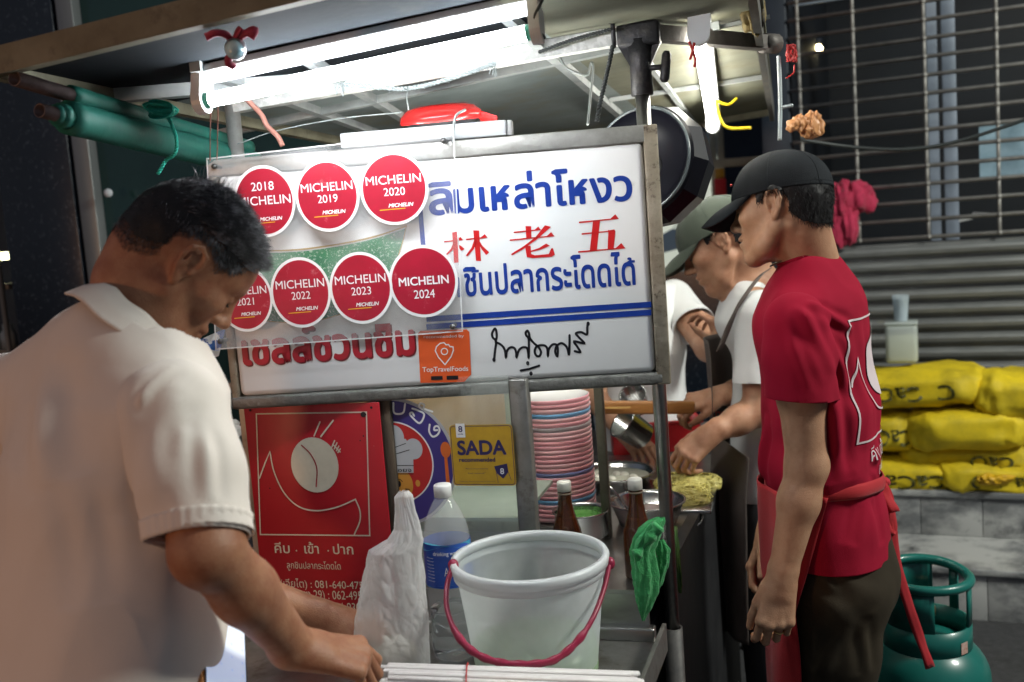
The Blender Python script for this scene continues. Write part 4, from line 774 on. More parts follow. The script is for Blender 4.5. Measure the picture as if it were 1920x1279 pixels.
# plates
pink = M('plate_pink', (.80, .36, .40), .3, namt=.15, coat=.3); pink2 = M('plate_rose', (.78, .44, .46), .3, namt=.15, coat=.3); blu = M('plate_blue', (.16, .36, .58), .3, namt=.15, coat=.3); blu2 = M('plate_violet', (.20, .22, .42), .3, namt=.15, coat=.3); pwh = M('plate_white', (.78, .76, .75), .25, namt=.05, coat=.3)
grayp = M('plate_grey', (.36, .30, .31), .3, namt=.15, coat=.3)
pc = P(1053, 962, 2.42); NP = 27; zb = ZD+.016; zt_ = P(1050, 742, 2.42)[2]; dzp = (zt_-zb-.012)/(NP-1); RP_ = .088
def plate(pos, mat, label):
    t = thing('plate', label, 'plate', tuple(pos), 'stacked melamine plates')
    m = MB(); m.lathe([(0, .0), (.042, .0), (.045, .002), (.072, .0034), (RP_-.003, .0048), (RP_-.0005, .0090), (RP_+.001, .0145), (RP_-.0008, .0154)], pos, n=40); m.build('underside', mat, t)
    m = MB(); m.lathe([(RP_-.0009, .0155), (.068, .009), (.045, .0042), (0, .004)], pos, n=40); m.build('inside', pwh, t); return t
cols = {26: pink, 25: pink, 24: pink2, 23: blu, 22: pink2, 21: pink, 20: grayp, 19: pink2, 10: blu2, 9: pink, 4: blu}
lab = {26: 'topmost pink plate of the tall stack, its white inside showing', 23: 'blue plate near the top of the tall plate stack', 10: 'violet blue plate halfway down the tall plate stack', 4: 'blue plate near the bottom of the tall plate stack', 20: 'greyish plate near the top of the plate stack, below the blue one', 0: 'lowest pink plate of the tall stack, standing on the case floor'}
for k in range(NP):
    pos = V(pc[0]+.0016*noise.noise(Vector((k*.9, 0, 0))), pc[1]+.0016*noise.noise(Vector((0, k*.9, 5))), zb+k*dzp)
    plate(pos, cols.get(k, pink if k % 3 else pink2), lab.get(k, 'pink plate inside the tall stack with other plates above and below'))
m = MB(); m.rbox((pc[0]-.01, pc[1], ZD+.008), (.19, .19, .015), X=CA, Y=CD, r=.003); props(m.build('plate_stand', steel_d), 'low metal stand under the tall stack of plates', 'stand')
# brown bottles
glassb = M('brown_glass', (.10, .028, .008), .08, col2=(.06, .016, .005), nscale=8, trans=.35, ior=1.5, spec=.7); sauce = M('dark_sauce', (.012, .006, .004), .3); capw = M('cap_white', (.62, .6, .54), .45, namt=.2)
def bottle(px, py, Y, label):
    top = P(px, py, Y); H = .212; b = V(top[0], top[1], ZD+.001); k = (top[2]-b[2])/H
    t = thing('sauce_bottle', label, 'bottle', tuple(b), 'brown sauce bottles')
    pr_ = [(0, .0), (.028, .0), (.031, .004), (.031, .088), (.0295, .100), (.024, .118), (.0185, .140), (.0150, .165), (.0135, .186), (.0135, .196)]
    m = MB(); m.lathe([(r*(1 if k > .95 else 1), h*k) for r, h in pr_], b, n=32); m.build('glass', glassb, t)
    m = MB(); m.lathe([(r, h*k) for r, h in [(0, .004), (.0285, .006), (.0285, .088), (.026, .104), (.020, .122), (0, .123)]], b, n=24); m.build('sauce', sauce, t)
    m = MB(); m.lathe([(r, h*k) for r, h in [(.0138, .190), (.0152, .191), (.0152, .2105), (.0135, .213), (0, .213)]], b, n=24, fn=lambda r, h, a: r*(1+.02*math.sin(18*a))); m.build('cap', capw, t)
    m = MB(); m.lathe([(r, h*k) for r, h in [(.0147, .183), (.0152, .1835), (.0152, .186), (.0145, .1865)]], b, n=24); m.build('neck_ring', M('neck_ring', (.25, .2, .14), .5), t)
bottle(1190, 898, 1.99, 'brown glass sauce bottle beside the green cloth and steel post'); bottle(1057, 903, 2.06, 'brown glass sauce bottle standing in front of the plate stack')
# bowls and pots
greens = M('chopped_greens', (.05, .22, .03), .6, col2=(.12, .32, .06), nscale=90, bump=.6, bscale=150); noodle = M('yellow_noodles', (.52, .44, .10), .5, col2=(.62, .56, .22), nscale=60, bump=.5, bscale=140)
bowlm = M('bowl_steel', (.58, .58, .57), .22, metal=1, col2=(.44, .44, .43), nscale=9, rvar=.1)
def bowl(name, label, px, py, Y, r, h, base, fill=None, fillm=None, tilt=(0, 0, 1), cat='bowl', lump=0):
    c = P(px, py, Y); ax = unit(tilt); t = thing(name, label, cat, tuple(c-ax*h))
    m = MB(); m.lathe([(0, -h), (base, -h), (base+.006, -h+.004), (r*.97, -.006), (r+.004, -.001), (r+.004, .002), (r, .002), (r*.96, -.006), (base+.004, -h+.007), (0, -h+.004)], c, ax=ax, n=44); m.build('shell', bowlm, t)
    if fill:
        m = MB(); rr = base+(r-base)*(1-fill/h)*.97-.004
        m.lathe([(rr, -fill), (rr*.8, -fill+.002+lump*.3), (rr*.4, -fill+.004+lump*.9), (0, -fill+.004+lump)], c, ax=ax, n=36, fn=lambda q, z_, a: q*(1+lump*8*noise.noise(Vector((math.cos(a)*2, math.sin(a)*2, q*60))))); m.build('contents', fillm, t)
    return t, c
t, c = bowl('metal_pot', 'straight steel pot of chopped greens in front of the plates', 1088, 957, 2.26, .062, .058, .058, .016, greens, lump=.008, cat='pot')
m = MB()
for k in range(60):
    a = rng.random()*6.28; q = .05*math.sqrt(rng.random()); m.blob(c+V(q*math.cos(a), q*math.sin(a), -.012+.008*rng.random()), (.004+.004*rng.random(), .003, .0012), X=unit(rng.normal(size=3)), n=4)
m.build('chopped_leaves', greens, t)
t, c = bowl('steel_bowl', 'steel bowl of brown sauce with a spoon behind the bottle', 1213, 938, 2.36, .090, .068, .06, .03, M('brown_sauce', (.30, .20, .17), .3, col2=(.2, .13, .11), nscale=20))
m = MB(); m.tube([P(1142, 912, 2.33), P(1160, 932, 2.33), P(1180, 958, 2.35)], [.004, .0035, .004], 8); m.blob(P(1182, 960, 2.35), (.016, .022, .006), n=10); m.build('spoon', bowlm, t)
t, c = bowl('steel_dish', 'shallow steel dish with burnt scraps beside the noodles', 1262, 962, 2.40, .070, .040, .04, .03, bowlm, tilt=D(.05, .9, -.40))
m = MB()
for k in range(7): m.blob(c+V(.004+.012*rng.normal(), -.004+.006*rng.normal(), -.014), (.004, .003, .002), n=5)
m.build('scraps', M('burnt_scraps', (.02, .012, .008), .8), t)
t, c = bowl('wide_pan', 'wide steel pan of pale broth behind the plate stack', 1150, 884, 2.72, .112, .05, .085, .014, M('pale_broth', (.50, .50, .42), .15, col2=(.42, .42, .33), nscale=10), cat='pan')
for k in range(6): m = MB(); m.blob(c+V(-.05+.02*k, .03*math.sin(k*2.3)-.01, -.011), (.013, .013, .009), n=8); m.build('fish_ball', M('fish_ball', (.62, .6, .52), .4), t)
# noodle heap made of strands over a mound, on a tray
nq = Pz(1298, 935, ZD+.012); t = thing('noodle_heap', 'heap of yellow egg noodles at the right end of the worktop', 'noodles', tuple(nq))
m = MB(); m.rbox(nq+V(-.03, .06, -.006), (.20, .30, .010), X=CA, Y=CD, r=.003); m.build('tray', bowlm, t)
m = MB()
for cx_, cy_, rr, hh in ((.02, .0, .058, .030), (-.045, .04, .05, .024), (.01, .09, .055, .036), (-.05, .15, .06, .024), (.05, .16, .05, .02)):
    m.blob(nq+CA*cx_*.8+CD*cy_+V(-.02, 0, .0), (rr*.9, rr, hh*.9), n=14, lump=.25, seed=cx_*30)
    for k in range(130):
        a = rng.random()*6.28; q = []; da = rng.uniform(-.5, .5); r0_ = rr*rng.uniform(.3, 1); 
        for s in range(6):
            a += .28*rng.random()+.08; rr_ = r0_*(1+.12*math.sin(s+k)); z_ = hh*math.sqrt(max(0, 1-(rr_/rr/1.05)**2))+.004*rng.random(); q.append(nq+CA*(cx_*.8+rr_*.9*math.cos(a))+CD*(cy_+rr_*math.sin(a))+V(-.02, 0, z_))
        m.tube(q, .0016, 4)
m.build('strands', noodle, t)
# pan with a wooden handle and the tilted pot in the cooks' hands
wood = M('handle_wood', (.30, .13, .035), .45, col2=(.20, .08, .02), nscale=12, stretch=(.4, 4, 6), bump=.2, bscale=60)
ha, hb = P(1126, 764, 2.66), P(1302, 764, 2.70); t = thing('wooden_paddle', 'flat brown wooden handled paddle held level by the cook in the olive cap', 'paddle', tuple((ha+hb)/2))
e_ = unit(hb-ha); m = MB(); m.rbox((ha+hb)/2, (np.linalg.norm(hb-ha), .022, .036), X=e_, Y=unit(np.cross(Z3, e_)), r=.007, n=3); m.build('handle', wood, t)
m = MB(); m.bar(P(1128, 765, 2.646), P(1182, 764, 2.648), .002, .005); m.build('inlay', M('inlay_wood', (.5, .3, .1), .5), t)
pq = P(1168, 792, 2.78); ax = D(-.72, .50, -.3); t = thing('small_pot', 'small steel pot tipped sideways under the wooden paddle', 'pot', tuple(pq))
m = MB(); m.lathe([(0, -.085), (.034, -.085), (.040, -.08), (.046, .0), (.050, .002), (.050, .004), (.045, .003), (.039, -.076), (0, -.08)], pq, ax=ax, n=32); m.build('shell', bowlm, t)
pq = P(1186, 742, 2.9); t = thing('steel_cup', 'steel cup seen above the wooden paddle, dark inside', 'cup', tuple(pq)); ax = D(-.35, .55, -.75)
m = MB(); m.lathe([(0, -.07), (.03, -.07), (.035, -.06), (.040, .0), (.042, .002), (.037, .001), (.03, -.06), (0, -.063)], pq, ax=ax, n=28); m.build('shell', bowlm, t)
# table and crate behind the cooks
tb = P(1230, 845, 3.15); t = thing('back_table', 'steel table behind the cooks carrying the red crate', 'table', (tb[0], tb[1]+.1, 0))
m = MB(); m.rbox((tb[0], tb[1]+.15, tb[2]-.015), (.75, .5, .03), r=.004); m.build('table_top', steel_d, t)
for i, j in ((-1, -1), (1, -1), (1, 1), (-1, 1)): m = MB(); m.tube([(tb[0]+i*.34, tb[1]+.15+j*.22, 0), (tb[0]+i*.34, tb[1]+.15+j*.22, tb[2]-.03)], .016, 10); m.build('leg', steel_d, t)
t = thing('red_crate', 'red plastic crate on the steel table behind the cooks', 'crate', tuple(tb+V(.0, .06, 0))); rc = M('crate_red', (.48, .015, .02), .4, col2=(.38, .01, .015), nscale=8)
m = MB(); cx_, cy_, cz_ = tb+V(-.0, .06, .052); w_, d_, h_ = .28, .2, .10
for s in (-1, 1): m.rbox((cx_, cy_+s*d_/2, cz_), (w_, .008, h_), r=.002); m.rbox((cx_+s*(w_/2-.004), cy_, cz_), (.008, d_-.009, h_), r=.002)
m.rbox((cx_, cy_, cz_-h_/2+.004), (w_-.01, d_-.01, .006), r=.001); m.build('walls', rc, t); m = MB()
for s in (-1, 1): m.rbox((cx_, cy_+s*(d_/2+.004), cz_+h_/2-.006), (w_+.016, .014, .012), r=.003)
for s in (-1, 1): m.rbox((cx_+s*(w_/2+.002), cy_, cz_+h_/2-.006), (.012, d_-.007, .012), r=.003)
m.build('rim', rc, t)
# bucket
bc = P(992, 1040, 1.775); bz0 = ZT+.002; BH = bc[2]-bz0; BR, BB = .1385, .111
bkt = thing('plastic_bucket', 'cloudy white plastic bucket with a dark red handle on the front tray', 'bucket', (bc[0], bc[1], bz0))
bm_ = Mclear('bucket_plastic', (.74, .78, .79), .36, .28, trl=.45, dust=14)
def br_(h): return BB+(BR-BB)*(h/BH)
m = MB(); m.lathe([(0, .004), (BB-.006, .004), (BB, .010)]+[(br_(h), h) for h in np.linspace(.02, BH-.02, 8)]+[(br_(BH-.019), BH-.018)], (bc[0], bc[1], bz0), n=64); m.build('body', bm_, bkt)
m = MB(); m.lathe([(BR-.004, -.016), (BR+.007, -.017), (BR+.0085, -.004), (BR+.006, .001), (BR-.003, .001), (BR-.0045, -.004)], bc, n=64, close=True); m.lathe([(BR+.0005, -.0165), (BR+.003, -.03), (BR-.002, -.030)], bc, n=64); m.build('rim', Mclear('bucket_rim', (.80, .83, .84), .10, .3, trl=.25), bkt)
m = MB()
for k in range(46):
    a = rng.random()*6.28; q = (BB-.012)*math.sqrt(rng.random()); m.blob((bc[0]+q*math.cos(a), bc[1]+q*math.sin(a), bz0+.012+.014*rng.random()), (.006+.012*rng.random(), .005+.010*rng.random(), .004+.006*rng.random()), X=unit(rng.normal(size=3)*[1, 1, .2]), n=6, lump=.4, seed=k)
m.build('vegetable_scraps', M('pale_greens', (.30, .46, .12), .5, col2=(.50, .55, .30), nscale=60), bkt)
m = MB(); m.lathe([(br_(.06)-.004, .012), (br_(.06)-.003, .066), (0, .066)], (bc[0], bc[1], bz0), n=48); m.build('cloudy_water', Mclear('cloudy_water', (.50, .70, .42), .45, .2, trl=.4), bkt)
hp_ = [(850, 1060, 1.76), (839, 1095, 1.72), (838, 1140, 1.68), (856, 1188, 1.64), (890, 1224, 1.615), (935, 1242, 1.605), (990, 1246, 1.60), (1040, 1237, 1.605), (1082, 1203, 1.62), (1112, 1158, 1.65), (1132, 1105, 1.70), (1143, 1056, 1.75)]
hm = M('handle_red', (.30, .02, .06), .35, col2=(.24, .015, .045), nscale=15); pts = spline([P(*q) for q in hp_], 6); k0_ = len(pts)
m = MB(); rr = [.0062 if .25 > i/k0_ or i/k0_ > .75 else .0088+.0012*math.sin(i*1.7) for i in range(k0_)]; m.tube(pts, rr, 12, sx=.75)
for q in (pts[0], pts[-1]): m.blob(q, (.010, .010, .012), n=10)
m.build('handle', hm, bkt)
# water bottle
wc = P(829, 908, 1.88); wz = ZT+.002; WH = wc[2]-wz; wb = thing('water_bottle', 'clear two part filled water bottle with a blue label and white cap', 'bottle', (wc[0], wc[1], wz)); R0 = .0455
def wr(h):
    f_ = h/WH
    if f_ > .93: return .0145
    if f_ > .68: x = (.93-f_)/.25; return .0145+(R0-.0145)*math.sin(min(1, x)*math.pi/2)**.85
    return R0*(1-.035*max(0, math.sin(f_*46))*(0 if .42 < f_ < .68 else 1))
hs = np.linspace(.006, WH*.955, 60); clr = Mclear('bottle_plastic', (.82, .85, .87), .80, .04)
m = MB(); m.lathe([(0, .012), (.03, .004), (R0-.008, .0)]+[(wr(h), h) for h in hs], (wc[0], wc[1], wz), n=48, fn=lambda r, h, a: r*(1+(.022*math.sin(6*a+h*90) if h < WH*.30 else 0))); m.build('body', clr, wb)
lv = P(829, 1137, 1.88)[2]-wz; m = MB(); m.lathe([(0, .014), (R0-.008, .006)]+[(wr(h)-.002, h) for h in np.linspace(.012, lv, 20)]+[(0, lv)], (wc[0], wc[1], wz), n=40, fn=lambda r, h, a: r*(1+(.022*math.sin(6*a+h*90) if h < WH*.30 else 0))); m.build('water', M('water', (.92, .95, .95), .0, trans=1.0, ior=1.33, namt=0), wb)
m = MB(); m.lathe([(.0150, WH*.93), (.0172, WH*.932), (.0172, WH*.993), (.0160, WH), (0, WH)], (wc[0], wc[1], wz), n=36, fn=lambda r, h, a: r*(1+.012*math.sin(40*a))); m.build('cap', M('cap_clean_white', (.80, .80, .79), .4, namt=.05), wb)
lz0 = P(829, 1103, 1.84)[2]-wz; lz1 = P(829, 1022, 1.84)[2]-wz
m = MB(); m.lathe([(R0+.0008, lz0), (R0+.0008, lz1)], (wc[0], wc[1], wz), n=48, fn=lambda r, h, a: r)
lab_ = m.build('label', M('label_blue', (.012, .06, .36), .3, col2=(.02, .10, .45), nscale=18, coat=.3), wb)
WL = Wrap((wc[0], wc[1], wz), R0+.0012, math.radians(-90))
m = MB(); m.poly(WL, [(x, lz1-.008+.006*math.cos(x*60)) for x in np.linspace(-.06, .06, 24)]+[(x, lz1+.0) for x in np.linspace(.06, -.06, 24)], .0004); m.poly(WL, [(x, lz0+.004+.003*math.cos(x*70)) for x in np.linspace(.06, -.06, 24)]+[(x, lz0) for x in np.linspace(-.06, .06, 24)], .0004); m.build('label_band', M('label_teal', (.02, .33, .42), .3, col2=(.02, .22, .40), nscale=30), lab_)
m = MB(); m.text(WL, 'AQUA', -.006, lz0+.022, .036, lz0+.042, .0008); 
for k in range(8): m.text(WL, 'drinking water', -.044, lz0+.012+k*.0065, -.026, lz0+.0155+k*.0065, .0008)
m.text(WL, 'drinking water', -.026, lz1-.022, .030, lz1-.012, .0008, bold=.01); m.build('label_lettering', stw, lab_)
# white carrier bag
bagp = Mclear('white_bag_plastic', (.88, .88, .88), .40, .14, trl=.35)
bagp.node_tree.nodes['Principled BSDF'].inputs['Specular IOR Level'].default_value = .9
_nt = bagp.node_tree; _tc = _nt.nodes.new('ShaderNodeTexCoord'); _vo = _nt.nodes.new('ShaderNodeTexVoronoi'); _vo.feature = 'DISTANCE_TO_EDGE'; _vo.inputs['Scale'].default_value = 42; _nz = _nt.nodes.new('ShaderNodeTexNoise'); _nz.inputs['Scale'].default_value = 14
_ad = _nt.nodes.new('ShaderNodeMix'); _ad.data_type = 'VECTOR'; _ad.inputs[0].default_value = .12; _nt.links.new(_tc.outputs['Object'], _nz.inputs['Vector']); _nt.links.new(_tc.outputs['Object'], _ad.inputs[4]); _nt.links.new(_nz.outputs['Color'], _ad.inputs[5]); _nt.links.new(_ad.outputs[1], _vo.inputs['Vector'])
_bp = _nt.nodes.new('ShaderNodeBump'); _bp.inputs['Strength'].default_value = .38; _bp.inputs['Distance'].default_value = .006; _nt.links.new(_vo.outputs['Distance'], _bp.inputs['Height']); _nt.links.new(_bp.outputs[0], _nt.nodes['Principled BSDF'].inputs['Normal'])
def bagform(name, label, prof, Y, base, thick, crk, seed, parent=None, mat=None, cat='bag', n=54, nv=64):
    ys = [q[0] for q in prof]; cxs = [q[1] for q in prof]; hw = [q[2] for q in prof]; t = thing(name, label, cat, tuple(base)); m = MB()
    def fn(a, b):
        y = ys[0]+(ys[-1]-ys[0])*b; cx_ = np.interp(y, ys, cxs); h_ = np.interp(y, ys, hw); an = 2*math.pi*a; c_ = P(cx_, y, Y); w_ = h_/1867*Y
        d_ = w_*thick; q = c_+V(math.cos(an)*w_, math.sin(an)*d_, 0); nn = unit(V(math.cos(an), math.sin(an)*.8, 0))
        ca_, sa_ = math.cos(an), math.sin(an); v1 = noise.voronoi(Vector((ca_*1.5+seed, sa_*1.5, q[2]*13+ca_)))[0][0]-.4; vv_ = noise.voronoi(Vector((ca_*3+seed, sa_*3, q[2]*30+ca_*2)))[0]; v2 = min(.5, vv_[1]-vv_[0]); v3 = noise.noise(Vector((ca_*2.2+seed, sa_*2.2, b*1.5))); v4 = noise.voronoi(Vector((q[0]*70, q[1]*70, q[2]*60)))[0]
        k = min(1, w_/.035)
        return q+nn*crk*k*(1.1*v1+.6*v2+.7*v3+.12*min(.4, v4[1]-v4[0]))+V(0, 0, crk*.25*v3)
    m.grid(fn, n, nv, wrap=True); m.build('film', mat or bagp, t); return t
bagform('carrier_bag', 'crinkled white plastic carrier bag with its handle twisted upright', [(921, 757, 9), (930, 757, 17), (960, 760, 20), (990, 764, 26), (1012, 760, 36), (1030, 742, 52), (1045, 740, 54), (1090, 738, 60), (1130, 735, 66), (1180, 732, 72), (1225, 733, 74), (1252, 735, 71), (1264, 735, 58)], 1.70, P(730, 1255, 1.70), 0.62, .0062, 2.0, n=170, nv=190)
m = MB(); fp = P(735, 1225, 1.705); 
t = thing('food_pack', 'pale food pack inside the white carrier bag', 'food pack', tuple(fp)); rag(m, fp+V(0, 0, -.0), (.045, .03, .032), 12, amp=.1); m.build('pack', M('pale_food', (.62, .58, .48), .6), t)
# clear bag on the tray below the poster
cb = P(610, 1205, 1.84); t = thing('clear_bag', 'limp pinkish clear bag lying below the poster', 'bag', tuple(cb)); m = MB()
def cfn(a, b): x = (a-.5)*.17; y = (b-.5)*.10; q = cb+V(x, y, .012+.035*math.exp(-(x/.05)**2-(y/.04)**2)+x*.12); return q+V(0, 0, .012*abs(noise.noise(Vector((x*30, y*30, 3))))+.006*noise.noise(Vector((x*70, y*70, 1))))
m.grid(cfn, 44, 28); m.build('film', Mclear('pink_film', (.72, .52, .50), .40, .2, trl=.3), t)
m = MB(); m.blob(cb+V(-.01, 0, .012), (.045, .03, .02), n=12, lump=.4); m.build('food', M('green_food', (.35, .36, .2), .6), t)
# wrapped chopsticks
ca_, cb_ = P(718, 1264, 1.55), P(1196, 1281, 1.55); ce = unit(cb_-ca_); csd = unit(np.cross(Z3, ce)); cl = np.linalg.norm(cb_-ca_)
t = thing('chopstick_bundle', 'bundle of chopsticks in white paper sleeves tied with a red band', 'chopsticks', tuple((ca_+cb_)/2)); papr = M('sleeve_paper', (.74, .72, .70), .6, col2=(.66, .62, .62), nscale=18); k = 0
for row, n_ in ((0, 7), (1, 8), (2, 7), (3, 5)):
    for i in range(n_):
        off = (i-(n_-1)/2)*.0118+.001*rng.normal(); c = (ca_+cb_)/2+csd*off+Z3*(.006-.0062*(3-row)+.0008*rng.normal())+ce*.006*rng.normal(); a_ = unit(ce+csd*.006*rng.normal()+Z3*.004*rng.normal())
        m = MB(); m.rbox(c, (cl*(1-.01*rng.random()), .0112, .0056), X=a_, Y=csd, r=.0016, n=1); m.build('sleeve', papr, t); k += 1
c = (ca_+cb_)/2-ce*cl*.17+Z3*-.003; m = MB(); m.tube([c+csd*.048*math.cos(a)+Z3*.0165*math.sin(a) for a in np.linspace(0, 2*math.pi, 40)], .0013, 6, caps=False); m.build('rubber_band', rs_, t)
# green cloth on the post
clothg = M('green_microfibre', (.05, .40, .12), .9, col2=(.035, .30, .08), nscale=40, bump=.9, bscale=420, sheen=.3)
t = thing('green_cloth', 'bright green cleaning cloth hung on the steel post', 'cloth', tuple(P(1215, 1060, 1.98)))
def clothform(m, prof, Y, th, seed, fold, n=60, nv=60):
    ys = [q[0] for q in prof]
    def fn(a, b):
        y = ys[0]+(ys[-1]-ys[0])*b; cx_ = np.interp(y, ys, [q[1] for q in prof]); w_ = np.interp(y, ys, [q[2] for q in prof])/1867*Y; an = 2*math.pi*a; c_ = P(cx_, y, Y)
        f_ = 1+fold*math.sin(an*3+seed+b*2.5)*.8+fold*1.1*math.sin(an*7+seed*2+b*5)+fold*1.6*noise.noise(Vector((math.cos(an)*1.8+seed, math.sin(an)*1.8, b*6)))+fold*.9*noise.noise(Vector((math.cos(an)*5+seed, math.sin(an)*5, b*16)))+.03*noise.noise(Vector((math.cos(an)*30, math.sin(an)*30, b*90)))
        return c_+V(math.cos(an)*w_*f_, math.sin(an)*w_*th*f_, .003*noise.noise(Vector((an*2, b*9, seed))))
    m.grid(fn, n, nv, wrap=True)
m = MB(); clothform(m, [(970, 1240, 6), (977, 1230, 16), (990, 1220, 22), (1010, 1210, 25), (1030, 1203, 24), (1048, 1206, 22), (1080, 1211, 25), (1110, 1212, 22), (1140, 1209, 12), (1164, 1206, 2)], 1.855, .5, 1.0, .10, 130, 120)
clothform(m, [(1012, 1238, 6), (1030, 1243, 13), (1060, 1243, 11), (1095, 1236, 6), (1112, 1231, 1)], 1.875, .5, 4.0, .12, 90, 70); r0_, r1_ = P(1236, 984, 1.85), P(1193, 1040, 1.845); pp_ = spline([r0_, r0_*.6+r1_*.4+D(.3, .5, -.2)*.004, r1_], 8); m.tube(pp_, [.010+.0035*math.sin(i*.9)+.003*math.sin(i*.37) for i in range(len(pp_))], 16)
m.build('cloth', clothg, t)
t = thing('herb_bunch', 'thin green herb stalks hanging behind the steel post', 'herbs', tuple(P(1264, 1050, 2.08))); m = MB()
for k in range(16):
    x_ = 1256+16*rng.random(); m.tube(spline([P(x_-4, 985+20*rng.random(), 2.1), P(x_+4*rng.normal(), 1030, 2.08), P(x_+8*rng.random(), 1070+50*rng.random(), 2.07)], 4), .0022, 4)
m.build('stalks', M('herb_green', (.05, .14, .03), .6, col2=(.1, .16, .03), nscale=60), t)
# phone leaning on the tray edge by the man's hand
c0, c1, c2, c3 = P(444, 1192, 1.40), P(522, 1240, 1.46), P(462, 1345, 1.32), P(380, 1296, 1.26)
X_ = unit(c1-c0); Y_ = unit(c3-c0); N_ = unit(np.cross(Y_, X_)); Y_ = np.cross(X_, N_)*-1
PHN = Plane(c3, X_, unit(c0-c3)); wq = float(np.linalg.norm(c1-c0)); hq = float(np.linalg.norm(c3-c0))
t = thing('phone', 'phone in an orange brown case with a bright screen beside his wrist', 'phone', tuple((c0+c2)/2))
m = MB(); m.rbox(PHN.at(wq/2, hq/2, -.006), (wq, hq, .010), X=PHN.u, Y=PHN.v, r=.004); m.build('case', M('orange_case', (.45, .17, .04), .5), t)
m = MB(); m.rrect(PHN, .004, .004, wq-.004, hq-.004, .005, .0004); m.build('bezel', ink, t)
m = MB(); m.rrect(PHN, .007, .007, wq-.007, hq-.007, .004, .0008); scn = m.build('screen', Mglow('phone_screen', (.42, .58, .95), .42), t)
m = MB(); 
for i in range(4):
    for j in range(4): m.disc(PHN, (.014+i*(wq-.028)/3, hq-.022-j*.021), .0022, .0022, .0012, 10)
m.rrect(PHN, .010, hq-.014, wq*.6, hq-.009, .001, .0012); m.build('screen_icons', Mglow('icon_blue', (.10, .12, .75), .4), scn)
# low cabinet and white bag beyond the left post
cq = P(415, 850, 2.45); t = thing('side_cabinet', 'dark cabinet behind the man in white carrying a crumpled white bag', 'cabinet', (cq[0]-.1, cq[1], 0))
m = MB(); m.rbox((cq[0]-.1, cq[1]+.1, cq[2]/2-.01), (.36, .32, cq[2]-.02), r=.006); m.build('body', darkpaint, t); m = MB(); m.rbox((cq[0]-.1, cq[1]+.1, cq[2]-.009), (.39, .35, .018), r=.005); m.build('top', steel_d, t)
t = thing('white_bag', 'crumpled white plastic bag on the dark cabinet by the poster', 'bag', tuple(cq)); m = MB(); rag(m, cq+V(-.005, 0, .045), (.055, .05, .045), 21, amp=.35, folds=9); m.build('film', bagp, t)

# ================================================================== SACKS, TUB, GAS CYLINDER
sackm = M('yellow_sack', (.76, .56, .01), .68, col2=(.44, .33, .01), nscale=7, bump=.35, bscale=30, stain=(.22, .20, .03), stscale=9, stlo=.62, sthi=.85)
sprint = M('sack_print', (.06, .06, .012), .6, col2=(.3, .25, .02), nscale=40, ncon=(.5, .75))
class Sack:
    def __init__(s, px, py, hl, hh, hd, off, rot, seed, bend=0.0):
        s.pl = W1; a, b = wall_plane(h1+off).uv(px, py); s.c = wall_plane(h1+off).at(a, b); cr, sr = math.cos(rot), math.sin(rot); s.u = WU*cr+Z3*sr; s.v = -WU*sr+Z3*cr; s.n = WN; s.hl, s.hh, s.hd, s.seed, s.bend = hl, hh, hd, seed, bend
    def pt(s, q):                                # q on the unit sphere to pillow
        e1, e2 = .38, .62; sg = lambda x, e: math.copysign(abs(x)**e, x)
        x = s.hl*sg(q[0], e1); rr = math.sqrt(max(1e-9, 1-q[0]**2))
        tp = 1-.22*abs(q[0])**6; y = s.hh*sg(q[1], e2)*tp; z = s.hd*sg(q[2], e2)*tp
        k = 1+.16*noise.noise(Vector((x*7+s.seed, y*9, z*9)))+.10*noise.noise(Vector((x*19+s.seed, y*14, z*14)))-.13*abs(noise.noise(Vector((x*22+s.seed, y*14, z*14))))-.07*abs(noise.noise(Vector((x*50, y*34+s.seed, z*30))))+.03
        return s.c+s.u*x+(s.v*(y*k+s.bend*(x/s.hl)**2))+s.n*z*k
    def at(s, a, b, h=0):                        # plane-like: point on the front face
        x = max(-.97, min(.97, a/s.hl)); 
        lo, hi = 0.0, 1.0; qx = math.copysign(abs(x)**(1/.38), x); rr = math.sqrt(1-qx*qx); y = max(-.93, min(.93, b/s.hh)); qy = math.copysign(abs(y)**(1/.62), y)*rr
        qz = math.sqrt(max(0, 1-qx*qx-qy*qy)); return s.pt((qx, qy, qz))+s.n*(.004+h)
def sack(label, txt, *a, flip=True, tsz=.0, **k):
    s = Sack(*a, **k); t = thing('yellow_sack', label, 'sack', tuple(s.c-Z3*s.hh), 'yellow sacks piled on the marble steps')
    m = MB(); m.grid(lambda i, j: s.pt((math.sin(math.pi*(j-.5))*1.0, math.cos(math.pi*(j-.5))*math.cos(2*math.pi*i), math.cos(math.pi*(j-.5))*math.sin(2*math.pi*i))), 56, 44, wrap=True); m.build('bag', sackm, t)
    m = MB()
    for e in (-1, 1):
        for i in range(7): b_ = s.c+s.u*s.hl*e*.93; m.tube([b_+s.v*(i-3)*.011*.7, b_+s.u*e*(.02+.018*rng.random())+s.v*(i-3)*.011+s.n*.02*rng.normal()*.5], [.008, .003], 5)
    m.build('tied_end', sackm, t)
    if txt:
        m = MB(); W_ = s.hl*txt[1]; H_ = s.hh*.40; x0 = s.hl*txt[2]; 
        class F:                                  # printed upside down, as the sack lies
            def at(_, u, v, h=0): return s.at(x0-u, -.1*s.hh-v, h)
        m.text(F(), txt[0], -W_, -H_, W_, H_, 0, bold=.02); m.build('print', sprint, t)
    return t
yk = (.25, .068, .15)
sack('yellow sack at the bottom of the pile by the steps, printed upside down', ('CaCaO', .62, -.05), 1705, 882, .26, .080, .17, -.16, .02, 1.0)
sack('yellow sack at the bottom right of the pile with loose orange fringe', ('CaCaO', .5, .1), 1868, 884, .25, .078, .17, -.15, -.03, 2.0)
